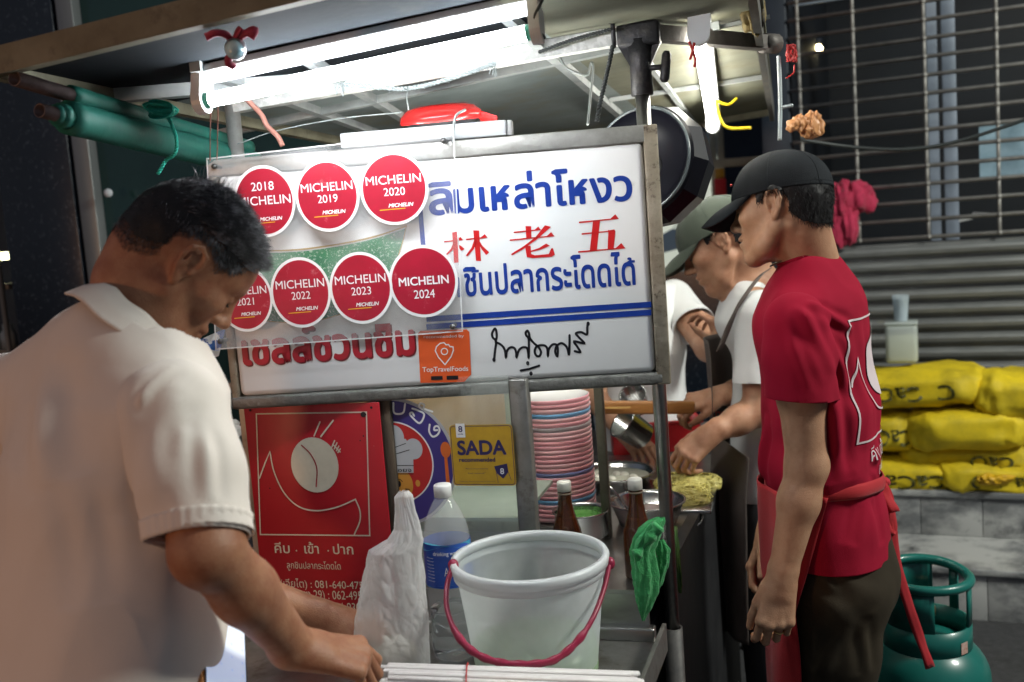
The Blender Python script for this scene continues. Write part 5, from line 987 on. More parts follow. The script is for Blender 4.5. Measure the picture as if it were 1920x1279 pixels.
sack('yellow sack lying across the second layer with its print facing out', ('CaO', .30, .35), 1810, 846, .27, .066, .16, -.18, -.01, 3.0)
sack('smooth yellow sack in the middle of the pile with no print showing', None, 1812, 797, .24, .090, .17, -.12, .06, 4.0)
sack('yellow sack half hidden behind the man in red, middle layer', ('CaCa', .5, .4), 1640, 802, .18, .088, .16, -.17, .0, 5.0)
sack('topmost yellow sack carrying the plastic tub, printed upside down', ('CaCaO', .55, -.05), 1722, 722, .28, .082, .17, -.15, .05, 6.0)
sack('yellow sack at the top right of the pile, cut by the picture edge', None, 1925, 738, .21, .094, .17, -.13, -.08, 7.0)
fq = wall_plane(h1+.03).at(*wall_plane(h1+.03).uv(1862, 900)); t = thing('orange_cloth', 'loose orange yellow plastic strips at the foot of the sacks', 'plastic strips', tuple(fq)); m = MB()
rag(m, fq, (.06, .03, .022), 30, amp=.5, folds=11); m.build('strips', M('orange_strips', (.62, .36, .01), .5), t)
wq_ = wall_plane(h1-.16); a, b = wq_.uv(1692, 680); tq = wq_.at(a, b); t = thing('plastic_tub', 'clear square plastic tub of pale liquid on the topmost sack', 'tub', tuple(tq))
tubm = Mclear('tub_plastic', (.70, .76, .74), .35, .2, trl=.3)
m = MB(); m.rbox(tq+Z3*.085, (.128, .11, .165), X=WU, Y=-WN, r=.018, n=3); m.build('tub_wall', tubm, t); m = MB(); m.rbox(tq+Z3*.064, (.12, .10, .115), X=WU, Y=-WN, r=.016, n=3); m.build('liquid', M('pale_liquid', (.62, .62, .42), .3, col2=(.55, .56, .38), nscale=9), t); m = MB(); m.rbox(tq+Z3*.173, (.132, .114, .012), X=WU, Y=-WN, r=.005); m.build('lid', tubm, t)
t = thing('plastic_cup', 'stack of clear plastic cups standing on the tub', 'cup', tuple(tq+Z3*.18)); m = MB(); m.lathe([(.026, 0), (.033, .095), (.035, .097), (.031, .094), (.024, .003), (0, .003)], tq+Z3*.181, n=24); m.lathe([(.027, .03), (.034, .108), (.036, .11), (.032, .107)], tq+Z3*.181, n=24); m.build('cup', Mclear('cup_plastic', (.66, .76, .82), .35, .15, trl=.2), t)
gc = P(1735, 1100, 2.45); gx, gy = gc[0], gc[1]; gm = M('cylinder_green', (.008, .14, .115), .35, col2=(.006, .10, .085), nscale=5, stain=(.12, .10, .07), stscale=17, stlo=.68, sthi=.8, coat=.2); gas = thing('gas_cylinder', 'teal green gas cylinder with a handle collar standing behind the man in red', 'gas cylinder', (gx, gy, 0)); R_ = .150; zs = Pz(1735, 1215, 0)[2]
zr = P(1735, 1078, 2.45)[2]
m = MB(); m.lathe([(0, .02), (.10, .02), (.135, .05), (R_, .10)]+[(R_, z_) for z_ in (.2, .3, .385)]+[(R_*math.cos(a)**.8, .385+.115*math.sin(a)) for a in np.linspace(.15, 1.5, 10)]+[(0, .50)], (gx, gy, 0), n=56); m.lathe([(.11, 0), (.115, 0), (.115, .04), (.11, .04)], (gx, gy, 0), n=40); m.build('tank', gm, gas)
m = MB(); Rc = .108; n_ = 60
def collar(a0, a1, za, zb): 
    k = max(3, int((a1-a0)/6)); v = []
    for i in range(k+1):
        t_ = math.radians(a0+(a1-a0)*i/k)
        for r_, z_ in ((Rc, za), (Rc, zb), (Rc-.005, zb), (Rc-.005, za)): v.append(V(gx+r_*math.cos(t_), gy+r_*math.sin(t_), z_))
    m.add(v, [(i*4+j, i*4+(j+1) % 4, (i+1)*4+(j+1) % 4, (i+1)*4+j) for i in range(k) for j in range(4)]+[(3, 2, 1, 0), (k*4, k*4+1, k*4+2, k*4+3)])
collar(0, 360, .455, .535); collar(178, 258, .535, zr-.006); collar(312, 334, .535, zr-.006); collar(58, 104, .535, zr+.018); collar(120, 134, .535, zr-.006); collar(20, 34, .535, zr-.006)
m.tube([(gx+(Rc-.003)*math.cos(a), gy+(Rc-.003)*math.sin(a), zr-.004+.012*max(0, math.sin(a))) for a in np.linspace(0, 2*math.pi, 50)], .0125, 10, caps=False); m.build('collar', gm, gas)
m = MB(); m.lathe([(.0, .50), (.016, .50), (.016, .54), (.024, .545), (.024, .565), (.012, .57), (.012, .60), (0, .60)], (gx, gy, 0), n=18); m.build('valve', M('brass', (.35, .26, .12), .4, metal=.8), gas)
m = MB(); GW = Wrap((gx, gy, 0), Rc+.001, math.radians(-60)); m.poly(GW, [(-.012, .475), (.012, .475), (.012, .505), (-.012, .505)], .0005); m.build('label', M('cyl_label', (.55, .42, .36), .5, col2=(.45, .2, .15), nscale=120), gas)
# ================================================================== PEOPLE
from mathutils.bvhtree import BVHTree
class Field:
    """smoothly joined rounded shapes, turned into one continuous surface"""
    def __init__(s): s.q = []
    def cap(s, a, b, ra, rb=None, k=.012, op=1):
        a = V(*a); b = V(*b); rb = ra if rb is None else rb; ba = b-a; L2 = max(1e-9, float(ba@ba)); R = max(ra, rb)
        def f(X, Y, Z):
            x, y, z = X-a[0], Y-a[1], Z-a[2]; t = np.clip((x*ba[0]+y*ba[1]+z*ba[2])/L2, 0, 1)
            return np.sqrt((x-t*ba[0])**2+(y-t*ba[1])**2+(z-t*ba[2])**2)-(ra+(rb-ra)*t)
        s.q.append((f, np.minimum(a, b)-R, np.maximum(a, b)+R, k, op)); return s
    def chain(s, pts, rs, k=.012):
        for i in range(len(pts)-1): s.cap(pts[i], pts[i+1], rs[i], rs[i+1], k)
        return s
    def ell(s, c, rad, X=(1, 0, 0), Y=(0, 1, 0), k=.012, op=1):
        c = V(*c); X = unit(X); Y = V(*Y); Y = unit(Y-X*(X@Y)); Z = np.cross(X, Y); rad = V(*rad); R = rad.max()
        def f(x, y, z):
            x, y, z = x-c[0], y-c[1], z-c[2]; A = [(x*U[0]+y*U[1]+z*U[2])/rad[i] for i, U in enumerate((X, Y, Z))]
            k0 = np.sqrt(A[0]**2+A[1]**2+A[2]**2); k1 = np.sqrt(sum((A[i]/rad[i])**2 for i in range(3))); return k0*(k0-1)/np.maximum(k1, 1e-6)
        s.q.append((f, c-R, c+R, k, op)); return s
    def ecap(s, a, b, ra, rb, side, k=.02):        # oval cross-section: (half width along side, half depth)
        a = V(*a); b = V(*b); ba = b-a; L_ = np.linalg.norm(ba); ax = ba/L_; S = V(*side); S = unit(S-ax*(S@ax)); T = np.cross(ax, S); R = max(*ra, *rb)
        def f(x, y, z):
            x, y, z = x-a[0], y-a[1], z-a[2]; h = x*ax[0]+y*ax[1]+z*ax[2]; t = np.clip(h/L_, 0, 1); w_ = ra[0]+(rb[0]-ra[0])*t; d_ = ra[1]+(rb[1]-ra[1])*t
            p = (x*S[0]+y*S[1]+z*S[2]); q = (x*T[0]+y*T[1]+z*T[2]); e = h-t*L_; m_ = np.minimum(w_, d_); k0 = np.sqrt((p/w_)**2+(q/d_)**2+(e/m_)**2)
            k1 = np.sqrt((p/w_**2)**2+(q/d_**2)**2+(e/m_**2)**2); return k0*(k0-1)/np.maximum(k1, 1e-6)
        s.q.append((f, np.minimum(a, b)-R, np.maximum(a, b)+R, k, op_ := 1)); return s
    def mesh(s, h):
        mg = 4*h; lo = np.min([q[1] for q in s.q if q[4] > 0], axis=0)-mg-.02; hi = np.max([q[2] for q in s.q if q[4] > 0], axis=0)+mg+.02
        n = np.ceil((hi-lo)/h).astype(int)+1; ax = [(lo[i]+h*np.arange(n[i])).astype(np.float32) for i in range(3)]; G = np.full(n, 1.0, np.float32)
        for f, a, b, k, op in s.q:
            m_ = mg+k*1.2; i0 = np.maximum(0, ((a-m_-lo)/h).astype(int)); i1 = np.minimum(n, ((b+m_-lo)/h).astype(int)+2)
            if (i1 <= i0).any(): continue
            sl = tuple(slice(i0[i], i1[i]) for i in range(3)); X, Y, Z = ax[0][sl[0]][:, None, None], ax[1][sl[1]][None, :, None], ax[2][sl[2]][None, None, :]
            d = f(X, Y, Z).astype(np.float32); g_ = G[sl]
            if op > 0: w_ = np.clip(.5+.5*(g_-d)/k, 0, 1); G[sl] = g_*(1-w_)+d*w_-k*w_*(1-w_)
            else: w_ = np.clip(.5-.5*(g_+d)/k, 0, 1); G[sl] = g_*(1-w_)-d*w_+k*w_*(1-w_)
        bnd = 3*h; np.clip(G, -bnd, bnd, out=G); gr = vdb.FloatGrid(bnd); gr.copyFromArray(G, tolerance=1e-7); p, q = gr.convertToQuads(isovalue=0.0)
        return p*h+lo, q[:, ::-1]
def normals_of(v, f):
    n = np.zeros_like(v); a, b, c, d = (v[f[:, i]] for i in range(4)); fn = np.cross(c-a, d-b)
    for i in range(4): np.add.at(n, f[:, i], fn)
    n /= np.maximum(1e-12, np.linalg.norm(n, axis=1))[:, None]; return n, fn
def outward(v, f):                                 # quads wound so that normals point out
    n, fn = normals_of(v, f); c = v[f].mean(1); vol = (c*fn).sum()
    return f if vol > 0 else f[:, ::-1]
def relax(v, f, it=1, w_=.5):
    E = np.concatenate([f[:, [0, 1]], f[:, [1, 2]], f[:, [2, 3]], f[:, [3, 0]]]); 
    for _ in range(it):
        s_ = np.zeros_like(v); c = np.zeros(len(v)); np.add.at(s_, E[:, 0], v[E[:, 1]]); np.add.at(s_, E[:, 1], v[E[:, 0]]); np.add.at(c, E[:, 0], 1); np.add.at(c, E[:, 1], 1); v = v*(1-w_)+w_*s_/c[:, None]
    return v
class Head:
    def __init__(s, c, f, u, k=1.0): s.c = V(*c); s.f = unit(f); u = V(*u); s.u = unit(u-s.f*(u@s.f)); s.l = np.cross(s.u, s.f); s.k = k
    def p(s, x, y, z): return s.c+(s.f*x+s.l*y+s.u*z)*s.k
    def loc(s, P_): q = (P_-s.c)/s.k; return np.stack([q@s.f, q@s.l, q@s.u], -1)
    def add(s, F, mouth=0.0, lids=True):
        k = s.k; p = s.p
        F.ell(p(-.010, 0, .036), V(.098, .077, .088)*k, s.f, s.l, .02)
        F.ell(p(-.045, 0, .010), V(.062, .066, .075)*k, s.f, s.l, .03)
        F.ell(p(.030, 0, -.030), V(.060, .060, .082)*k, s.f, s.l, .03)
        F.ell(p(.055, 0, .040), V(.040, .058, .045)*k, s.f, s.l, .03)
        for y in (-1, 1):
            F.cap(p(-.006, y*.058, -.050), p(.030, y*.046, -.088), .020*k, .018*k, .02); F.cap(p(.030, y*.046, -.088), p(.070, y*.013, -.106), .018*k, .0155*k, .018)
            F.ell(p(.058, y*.043, -.018), V(.026, .024, .020)*k, s.f, s.l, .018); F.cap(p(.086, y*.016, .022), p(.068, y*.050, .024), .0105*k, .009*k, .014)
        F.ell(p(.074, 0, -.103), V(.020, .022, .018)*k, s.f, s.l, .018)
        F.ell(p(.077, 0, -.066), V(.018, .030, .026)*k, s.f, s.l, .016)
        for y in (-1, 1): F.ell(p(.096, y*.034, .004), V(.020, .020, .013)*k, s.f, s.l, .012, op=-1)
        for y in (-1, 1): F.ell(p(.0765, y*.032, .003), V(.0145, .0165, .0120)*k, s.f, s.l, .006)
        F.cap(p(.090, 0, .020), p(.108, 0, -.024), .0075*k, .0105*k, .012); F.ell(p(.111, 0, -.029), V(.0125, .0125, .0105)*k, s.f, s.l, .008)
        for y in (-1, 1): F.ell(p(.099, y*.0125, -.033), V(.0115, .0078, .0085)*k, s.f, s.l, .006); F.cap(p(.107, y*.006, -.0425), p(.101, y*.0085, -.043), .0030*k, .0030*k, .003, op=-1)
        F.cap(p(.0945, -.014, -.0585), p(.0945, .014, -.0585), .0068*k, None, .008); F.cap(p(.0885, 0, -.0585), p(.083, .023, -.061), .006*k, .004*k, .008); F.cap(p(.0885, 0, -.0585), p(.083, -.023, -.061), .006*k, .004*k, .008)
        F.cap(p(.0910, -.012, -.0720), p(.0910, .012, -.0720), .0080*k, None, .008); 
        F.cap(p(.104, 0, -.0652), p(.0885, .024, -.0655), .0028*k, .002*k, .004, op=-1); F.cap(p(.104, 0, -.0652), p(.0885, -.024, -.0655), .0028*k, .002*k, .004, op=-1)
        for y in (-1, 1):                           # ears: plate, rim, lobe, hollow
            q = lambda x, d, z: p(x, y*(.072+d), z)
            F.ell(q(-.012, .002, -.002), V(.017, .008, .028)*k, unit(s.f-s.u*.25), unit(s.l*y+s.f*-.35), .008)
            rim_ = [(.004, .006, -.008), (.006, .009, .010), (.000, .014, .024), (-.014, .018, .030), (-.026, .019, .022), (-.029, .017, .006), (-.024, .013, -.012), (-.014, .009, -.027)]
            rp2 = [q(*t) for t in rim_]; F.chain(rp2, [.0030*k, .0034*k, .0038*k, .004*k, .004*k, .0038*k, .0038*k, .005*k], .004); F.ell(q(-.009, .007, -.030), V(.0075, .005, .008)*k, s.f, s.l, .006)
            F.cap(q(-.018, .016, .014), q(-.017, .014, -.010), .0030*k, .0030*k, .004); F.ell(q(-.006, .012, -.004), V(.0075, .0075, .0105)*k, s.f, s.l, .004, op=-1); F.ell(q(-.014, .0175, .0195), V(.008, .005, .006)*k, s.f, s.l, .003, op=-1); F.ell(q(.001, .007, -.008), V(.004, .005, .006)*k, s.f, s.l, .004)
def hand(F, w_, X, dorsal, thumb, curls, s=1.0, spread=.06, tc=(.7, .62, -.35), tcurl=.4, wr=.026):
    w_ = V(*w_); X = unit(X); Zd = V(*dorsal); Zd = unit(Zd-X*(Zd@X)); T = V(*thumb); T = T-X*(T@X)-Zd*(T@Zd); T = unit(T); kn = []
    offs = (.0295, .0100, -.0095, -.0275); ln = ((.044, .026, .021), (.048, .030, .022), (.044, .028, .021), (.035, .021, .019)); rr = (.0090, .0093, .0088, .0078); bx = (.088, .092, .087, .079)
    for i in range(4):
        b = w_+(X*bx[i]+T*offs[i]+Zd*(.004-.002*abs(i-1)))*s; F.cap(w_+(X*.012+T*offs[i]*.62)*s, b, .0150*s, .0108*s, .012*s)
        F.ell(b+Zd*.002*s, V(.0105, .0098, .0095)*s, X, T, .006*s)
        d0 = unit(X+T*(spread*(1.2-i*.8))); a = 0; q = b; r_ = rr[i]*s
        for j in range(3):
            a += curls[i][j]; d = d0*math.cos(a)-Zd*math.sin(a); e = q+d*ln[i][j]*s; F.cap(q, e, r_, r_*.90, .0025*s); q = e; r_ *= .92
        kn.append((b, d0, q))
    b = w_+(X*.020+T*.024-Zd*.006)*s; d = unit(X*tc[0]+T*tc[1]+Zd*tc[2]); q = b+d*.042*s; F.cap(b, q, .0165*s, .0125*s, .012*s); d2 = unit(d+X*tcurl*.6-Zd*tcurl*.3-T*tcurl*.25); e = q+d2*.032*s; F.cap(q, e, .0112*s, .0098*s, .004*s); d3 = unit(d2+X*tcurl*.5-T*tcurl*.4); F.cap(e, e+d3*.024*s, .0098*s, .0078*s, .003*s)
    F.cap(w_-X*.02*s, w_+X*.02*s, wr*s, .022*s, .015*s)
    for off in (-.008, .008): F.cap(w_-X*.02*s+T*off*s, w_+X*.03*s+T*off*1.2*s, .019*s, .017*s, .01*s)
    return kn
def fin(name, F, h, m, parent, rel=1, fold=None, cuts=(), solid=0.0, cutfn=None):
    v, f = F.mesh(h); f = outward(v, f); v = relax(v, f, rel)
    if fold is not None:
        n, _ = normals_of(v, f); v = v+n*fold(v, n)[:, None]
    me = bpy.data.meshes.new(name); fastmesh(me, v, f)
    if cuts:
        bm = bmesh.new(); bm.from_mesh(me)
        for co, no, rad in cuts:                     # open the cloth: everything beyond the plane near this place is cut away
            co = V(*co); no = unit(no); gsel = [q for q in bm.verts if (V(*q.co)-co)@(V(*q.co)-co) < rad*rad]; gs = set(gsel); es = [e for e in bm.edges if e.verts[0] in gs and e.verts[1] in gs]; fs = [q for q in bm.faces if all(w2 in gs for w2 in q.verts)]
            bmesh.ops.bisect_plane(bm, geom=gsel+es+fs, plane_co=Vector(co), plane_no=Vector(no), clear_outer=False, clear_inner=False)
            dead = [q for q in bm.faces if (V(*q.calc_center_median())-co)@no > 1e-5 and np.linalg.norm(V(*q.calc_center_median())-co) < rad]
            bmesh.ops.delete(bm, geom=dead, context='FACES')
        lv = [q for q in bm.verts if not q.link_faces]; bmesh.ops.delete(bm, geom=lv, context='VERTS')
        bm.to_mesh(me); bm.free()
    me.materials.clear(); me.materials.append(m); me.polygons.foreach_set('use_smooth', np.ones(len(me.polygons), bool)); me.update()
    o = bpy.data.objects.new(name, me); COL.objects.link(o); hang(o, parent)
    if solid: md = o.modifiers.new('cloth', 'SOLIDIFY'); md.thickness = solid; md.offset = -1
    return o, v, f
def sleeve(shirt, pts, rs, h, m, lines=(), seed=1, tilt=(0, 0, 0)):
    """last point is the hem; the tube goes a little further and is cut open there"""
    F = Field(); pts = [V(*p) for p in pts]; ax = unit(pts[-1]-pts[-2]); F.chain(pts+[pts[-1]+ax*.06], list(rs)+[rs[-1]], .03)
    return fin('sleeve', F, h, m, shirt, 2, creases(list(lines), .0014, 13, seed, (1, 1, .5), .004), cuts=((pts[-1], unit(ax+V(*tilt)), .16),), solid=.002)
def neckband(shirt, c, m, r=.0042, rad=.13):
    me = shirt.data; bm = bmesh.new(); bm.from_mesh(me); c = V(*c); pts = [V(*v.co) for v in bm.verts if v.is_boundary and np.linalg.norm(V(*v.co)-c) < rad]; bm.free()
    if len(pts) < 12: return None
    P_ = np.array(pts); ctr = P_.mean(0); n = np.linalg.svd(P_-ctr)[2]; a = np.arctan2((P_-ctr)@n[1], (P_-ctr)@n[0]); o = np.argsort(a); k = 48; Q = P_[o]; aa = a[o]; out = []
    for t in np.linspace(-math.pi, math.pi, k, endpoint=False):
        d = np.abs((aa-t+math.pi) % (2*math.pi)-math.pi); w_ = np.exp(-(d/.12)**2); out.append((Q*w_[:, None]).sum(0)/max(1e-9, w_.sum()))
    mb = MB(); mb.tube(out+[out[0]], r, 8, caps=False, sx=1.6); return mb.build('neckband', m, shirt)
def nz(v, sc, seed=0.0, st=(1, 1, 1)): return np.array([noise.noise(Vector((p[0]*sc*st[0]+seed, p[1]*sc*st[1]+seed*.7, p[2]*sc*st[2]-seed))) for p in v])
def creases(lines, amp_n=.002, sc=14, seed=1, st=(1, 1, .6), base=.004):
    """cloth folds: soft ridges along given lines plus loose irregular waviness"""
    def fold(v, n):
        d = base*nz(v, sc*.45, seed, st)+amp_n*nz(v, sc*1.6, seed+9, st)-amp_n*1.3*np.abs(nz(v, sc, seed+4, st))
        for a, b, w_, h_ in lines:
            a = V(*a); b = V(*b); ba = b-a; q = v-a; t = np.clip((q@ba)/(ba@ba), 0, 1); x = np.linalg.norm(q-t[:, None]*ba, axis=1)
            d += h_*(np.exp(-(x/w_)**2)-.5*np.exp(-((x-w_*1.9)/w_)**2))*np.sin(np.pi*np.clip(t, .02, 1))**.5
        return d
    return fold
def shell(name, v, f, head, region, off, m, parent, jit=.0015):
    """hair base: the part of the scalp inside the region, lifted off the skin"""
    n, _ = normals_of(v, f); near = np.linalg.norm(v-head.c, axis=1) < .19*head.k; L_ = head.loc(v); ok = near & region(L_[:, 0], L_[:, 1], L_[:, 2]); ff = f[ok[f].all(1)]
    used = np.unique(ff); mp = -np.ones(len(v), int); mp[used] = np.arange(len(used)); vv = v[used]; nn = n[used]; o_ = np.array([off*(1+.4*noise.noise(Vector(p*60))) for p in vv]); vv = vv+nn*o_[:, None]
    return mesh_np(name, vv, mp[ff], m, parent), v[used], n[used], L_[used]
def strands(m_, pts, nrm, dirs, ln, r, cnt, wild=.25, seg=4, lift=.5):
    k = len(pts)
    for i in rng.integers(0, k, cnt):
        p = pts[i]+rng.normal(size=3)*.0012; n = nrm[i]; d = unit(dirs(p, n)+rng.normal(size=3)*wild); l = ln(p)*(.6+.6*rng.random()); q = [p]; dd = unit(n*lift+d*(1-lift)); 
        for s_ in range(seg): q.append(q[-1]+dd*l/seg); dd = unit(dd+d*.35-n*.02+rng.normal(size=3)*wild*.15)
        m_.tube(q, [r, r*.95, r*.8, r*.55, r*.2][:len(q)], 3, caps=False)
def skin_mat(name, c, c2, spot=(.2, .08, .05)):
    return M(name, c, .50, col2=c2, nscale=34, ncon=(.38, .66), bump=.28, bscale=420, rvar=.12, sss=.10, stain=spot, stscale=60, stlo=.70, sthi=.80)
skinA = skin_mat('skin_tan', (.35, .165, .09), (.27, .105, .055), (.2, .08, .045)); skinB = skin_mat('skin_light', (.45, .255, .155), (.37, .19, .11), (.36, .17, .1)); skinC = skin_mat('skin_warm', (.46, .25, .155), (.38, .18, .105), (.3, .13, .08))
lipm = M('lips', (.26, .085, .07), .4, namt=.2)
hairm = M('black_hair', (.009, .009, .010), .55, col2=(.016, .015, .016), nscale=90, spec=.3); hairg = M('hair_painted_glints', (.020, .020, .024), .34, col2=(.24, .24, .27), nscale=55, ncon=(.48, .72), spec=.8)  # grey in the strand colour paints overhead lamp glints on dark hair
def cap_hat(name, H, m, parent, brim=.085, droop=.024, curve=.030, z0=.018, zb=.040, top=.122, rf=.1075, rl=.0865, button=True, seam=None, tilt=0):
    k = H.k
    def dome(a, b):
        t = 2*math.pi*a; zz = z0+(zb-z0)*(.5-.5*math.cos(t)); q = b; rr = (1-q**2.3)**.5 if q < 1 else 0; z = zz+(top-zz)*q
        ridge = 1+.006*max(0, 1-abs(((t/(math.pi/3))%1)-.0)*14)+.006*max(0, 1-abs(((t/(math.pi/3))%1)-1.0)*14)
        w_ = 1+.012*noise.noise(Vector((math.cos(t)*2, math.sin(t)*2, q*3)))
        back = 1.0 if math.cos(t) > 0 else 1.03
        return H.p((-.004+rf*rr*math.cos(t)*back*ridge*w_), rl*rr*math.sin(t)*ridge*w_, z)
    mb = MB(); mb.grid(dome, 96, 26, wrap=True); o = mb.build(name, m, parent); md = o.modifiers.new('cloth', 'SOLIDIFY'); md.thickness = .002; md.offset = 1
    mb = MB()
    def br(a, b):
        t = math.radians(-66+132*a); e = V(-.004+rf*1.0*math.cos(t), rl*1.0*math.sin(t), z0+.002); ext = brim*max(0, 1-abs(math.degrees(t)/66)**3.0)**.6; x = e[0]+ext*b*(.98 if 1 else 0); y = e[1]*(1-.10*b); z = e[2]-(droop*b*b+.008*b+curve*(y/rl)**2*b**.8)*(ext/brim)
        return H.p(x, y, z)
    mb.grid(br, 40, 14); b_ = mb.build('brim', m, o); md = b_.modifiers.new('cloth', 'SOLIDIFY'); md.thickness = .0035; md.offset = 0
    mb = MB()
    for j in range(6): mb.tube([V(*dome((j+.5)/6, q_))+(H.p(0, 0, .03)-V(*dome((j+.5)/6, q_)))*-.022 for q_ in np.linspace(.02, .98, 22)], .0008, 5)
    for z_ in (.03, .10): mb.tube([V(*dome(i/60, z_))+(V(*dome(i/60, z_))-H.p(0, 0, .03))*.020 for i in range(61)], .0006, 4, caps=False)
    mb.build('seams', m, o)
    mb = MB(); mb.blob(H.p(-.004, 0, top+.001), V(.006, .006, .004)*k, X=H.f, Y=H.l, n=8); mb.build('cap_button', m, o)
    return o
def brows(H, parent, m=None):
    mb = MB()
    for y in (-1, 1):
        for i in range(60):
            t = rng.random(); p = H.p(.094-.020*t**1.6, y*(.012+.040*t), .0245+.007*math.sin(t*2.6)+.003*(rng.random()-.5)-.004*t); mb.tube([p, p+(H.l*y*.006+H.u*.002*(1-t)+H.f*.002)*H.k], [.0006, .0002], 3, caps=False)
    return mb.build('eyebrows', m or hairm, parent)
def lashes(H, parent):
    mb = MB()
    for y in (-1, 1):
        q = [H.p(.0765+.0140*math.cos(a)*.9+.001, y*(.032+.0160*math.sin(a)), -.0035-.003*math.cos(a*1.2)) for a in np.linspace(-1.1, 1.1, 12)]; mb.tube(q, .0011, 5)
    return mb.build('eyelashes', hairm, parent)
def mouth(H, parent, m):
    mb = MB()
    for (z, r, w_, x0, dz) in ((-.0592, .0050, .021, .0968, -.004), (-.0718, .0060, .019, .0945, .004)):
        q = [H.p(x0-.0125*(a/w_)**2, a, z+dz*(a/w_)**2) for a in np.linspace(-w_, w_, 13)]; mb.tube(q, [r*(1-.75*(a/w_)**2) for a in np.linspace(-w_, w_, 13)], 10)
    return mb.build('lips', m, parent)
def person(label, loc, group=None): return thing('person', label, 'person', tuple(loc), group)

# ---- 1. the man in white at the left, bent over the counter
pa = person('man with short dark hair in a cream polo shirt leaning over the front tray', (-.70, 1.35, 0))
FA = unit((.75, .62, 0)); RA = V(FA[1], -FA[0], 0)
NA = P(250, 606, 1.47); PEL = P(190, 1345, 1.40); HA = Head(P(346, 492, 1.50), D(.60, -.66, .46), D(.66, .72, .20), .95)
rs, ls = P(322, 775, 1.31), P(26, 742, 1.57); el, wrA = P(390, 1030, 1.215), P(552, 1214, 1.36)
F = Field(); HA.add(F)
nk = HA.p(-.030, 0, -.075); F.ecap(V(*NA)-Z3*.03, nk, (.062, .064), (.056, .060), RA, .03); F.cap(HA.p(-.055, 0, -.035), V(*NA)-Z3*.02, .045, .058, .03); F.cap(HA.p(.02, 0, -.075), nk-Z3*.02+FA*.02, .036, .05, .03)
F.chain([NA-Z3*.07, rs], [.040, .042], .03); F.chain([NA-Z3*.07, ls], [.040, .042], .03); CH = V(*NA)*.6+V(*PEL)*.4+FA*.02
F.ecap(NA-Z3*.09, CH, (.13, .07), (.16, .105), RA, .03); F.ecap(CH, PEL, (.165, .11), (.155, .11), RA, .04)
F.chain([rs, rs*.45+el*.55, el, el*.60+wrA*.40, wrA], [.046, .046, .0415, .041, .0285], .02); F.cap(el+D(-.5, -.4, -.2)*.012, el, .034, .034, .02)
hx = D(.86, -.30, .42); knA = hand(F, wrA+hx*.012, hx, D(.12, .90, -.42), D(-.1, .55, .85)*1.0, ((.55, .75, .5), (.75, .9, .5), (.85, .95, .5), (.95, 1.0, .5)), 1.04, .03, (.80, .35, -.45), .5, .029)
elL, wrL = ls+V(.05, .12, -.28), V(-.36, 1.72, .93); F.chain([ls, ls*.5+elL*.5, elL, elL*.6+wrL*.4, wrL], [.055, .047, .041, .04, .028], .02); hand(F, wrL, unit((.9, .1, -.35)), (0, -.3, .9), (.1, -.9, 0), ((.4, .6, .4),)*4, 1.02)
for s in (-1, 1): hp_ = V(*PEL)+RA*s*.085-Z3*.02; kn_ = V(hp_[0], hp_[1], .50)+FA*.03; F.chain([hp_, kn_, V(kn_[0], kn_[1], .08)-FA*.03], [.085, .058, .042], .03); F.cap(V(kn_[0], kn_[1], .04)-FA*.05, V(kn_[0], kn_[1], .035)+FA*.15, .04, .034, .03)
for i in range(3):                                  # tendons and veins on the back of the hand
    b, d0, _ = knA[i]; F.cap(b+D(.12, .9, -.42)*.006, wrA+hx*.03+D(.12, .9, -.42)*.016, .0035, .003, .008)
bodyA, vA, fA_ = fin('body', F, .0030, skinA, pa)
def regA(x, y, z):
    zl = np.interp(x, [-.11, -.085, -.06, -.035, -.012, .012, .030, .055, .072, .082, .10], [-.035, -.045, -.030, -.004, .028, .028, .018, .046, .064, .076, .080]); ear = (np.abs(y) > .068) & (np.hypot(x+.012, z-.0) < .042)
    return (z > zl) & ~ear
def regA_hi(x, y, z): return regA(x, y, z-.020)
hb, hv, hn, hl = shell('hair', vA, fA_, HA, regA_hi, .0030, hairm, bodyA)
nA_, _ = normals_of(vA, fA_); LA_ = HA.loc(vA); okA = (np.linalg.norm(vA-HA.c, axis=1) < .19) & regA(LA_[:, 0], LA_[:, 1], LA_[:, 2]); hv, hn, hl = vA[okA], nA_[okA], LA_[okA]
stub = Mclear('hair_stubble', (.02, .018, .018), .50, .6, dust=120); stub2 = Mclear('hair_stubble_thin', (.02, .018, .018), .74, .6, dust=160)
shell('hair_fade', vA, fA_, HA, lambda x, y, z: regA(x, y, z-.006), .0012, stub, bodyA); shell('hair_fade', vA, fA_, HA, lambda x, y, z: regA(x, y, z+.006) & (z < .06), .0007, stub2, bodyA)
topm = hl[:, 2] > .055
mb = MB(); strands(mb, hv[topm], hn[topm], lambda p, n: unit(HA.f*.75+HA.u*.30+HA.l*.15), lambda p: .021, .00050, 8000, .20, 4, .38)
sd = (hl[:, 2] > .034) & ~topm; strands(mb, hv[sd], hn[sd], lambda p, n: unit(HA.f*.25-HA.u*.55), lambda p: .009, .00042, 3200, .22, 3, .30)
lo_ = (hl[:, 2] <= .036); strands(mb, hv[lo_], hn[lo_], lambda p, n: unit(-HA.u*.8+HA.f*.1), lambda p: .0055, .00030, 2600, .25, 2, .25)
cw = (hl[:, 2] > .10) & (hl[:, 0] < .0); strands(mb, hv[cw], hn[cw], lambda p, n: unit(HA.u*.8-HA.f*.3), lambda p: .026, .0004, 110, .40, 4, .7)
mb.build('hair_strands', hairg, hb); brows(HA, bodyA); lashes(HA, bodyA); mouth(HA, bodyA, lipm)
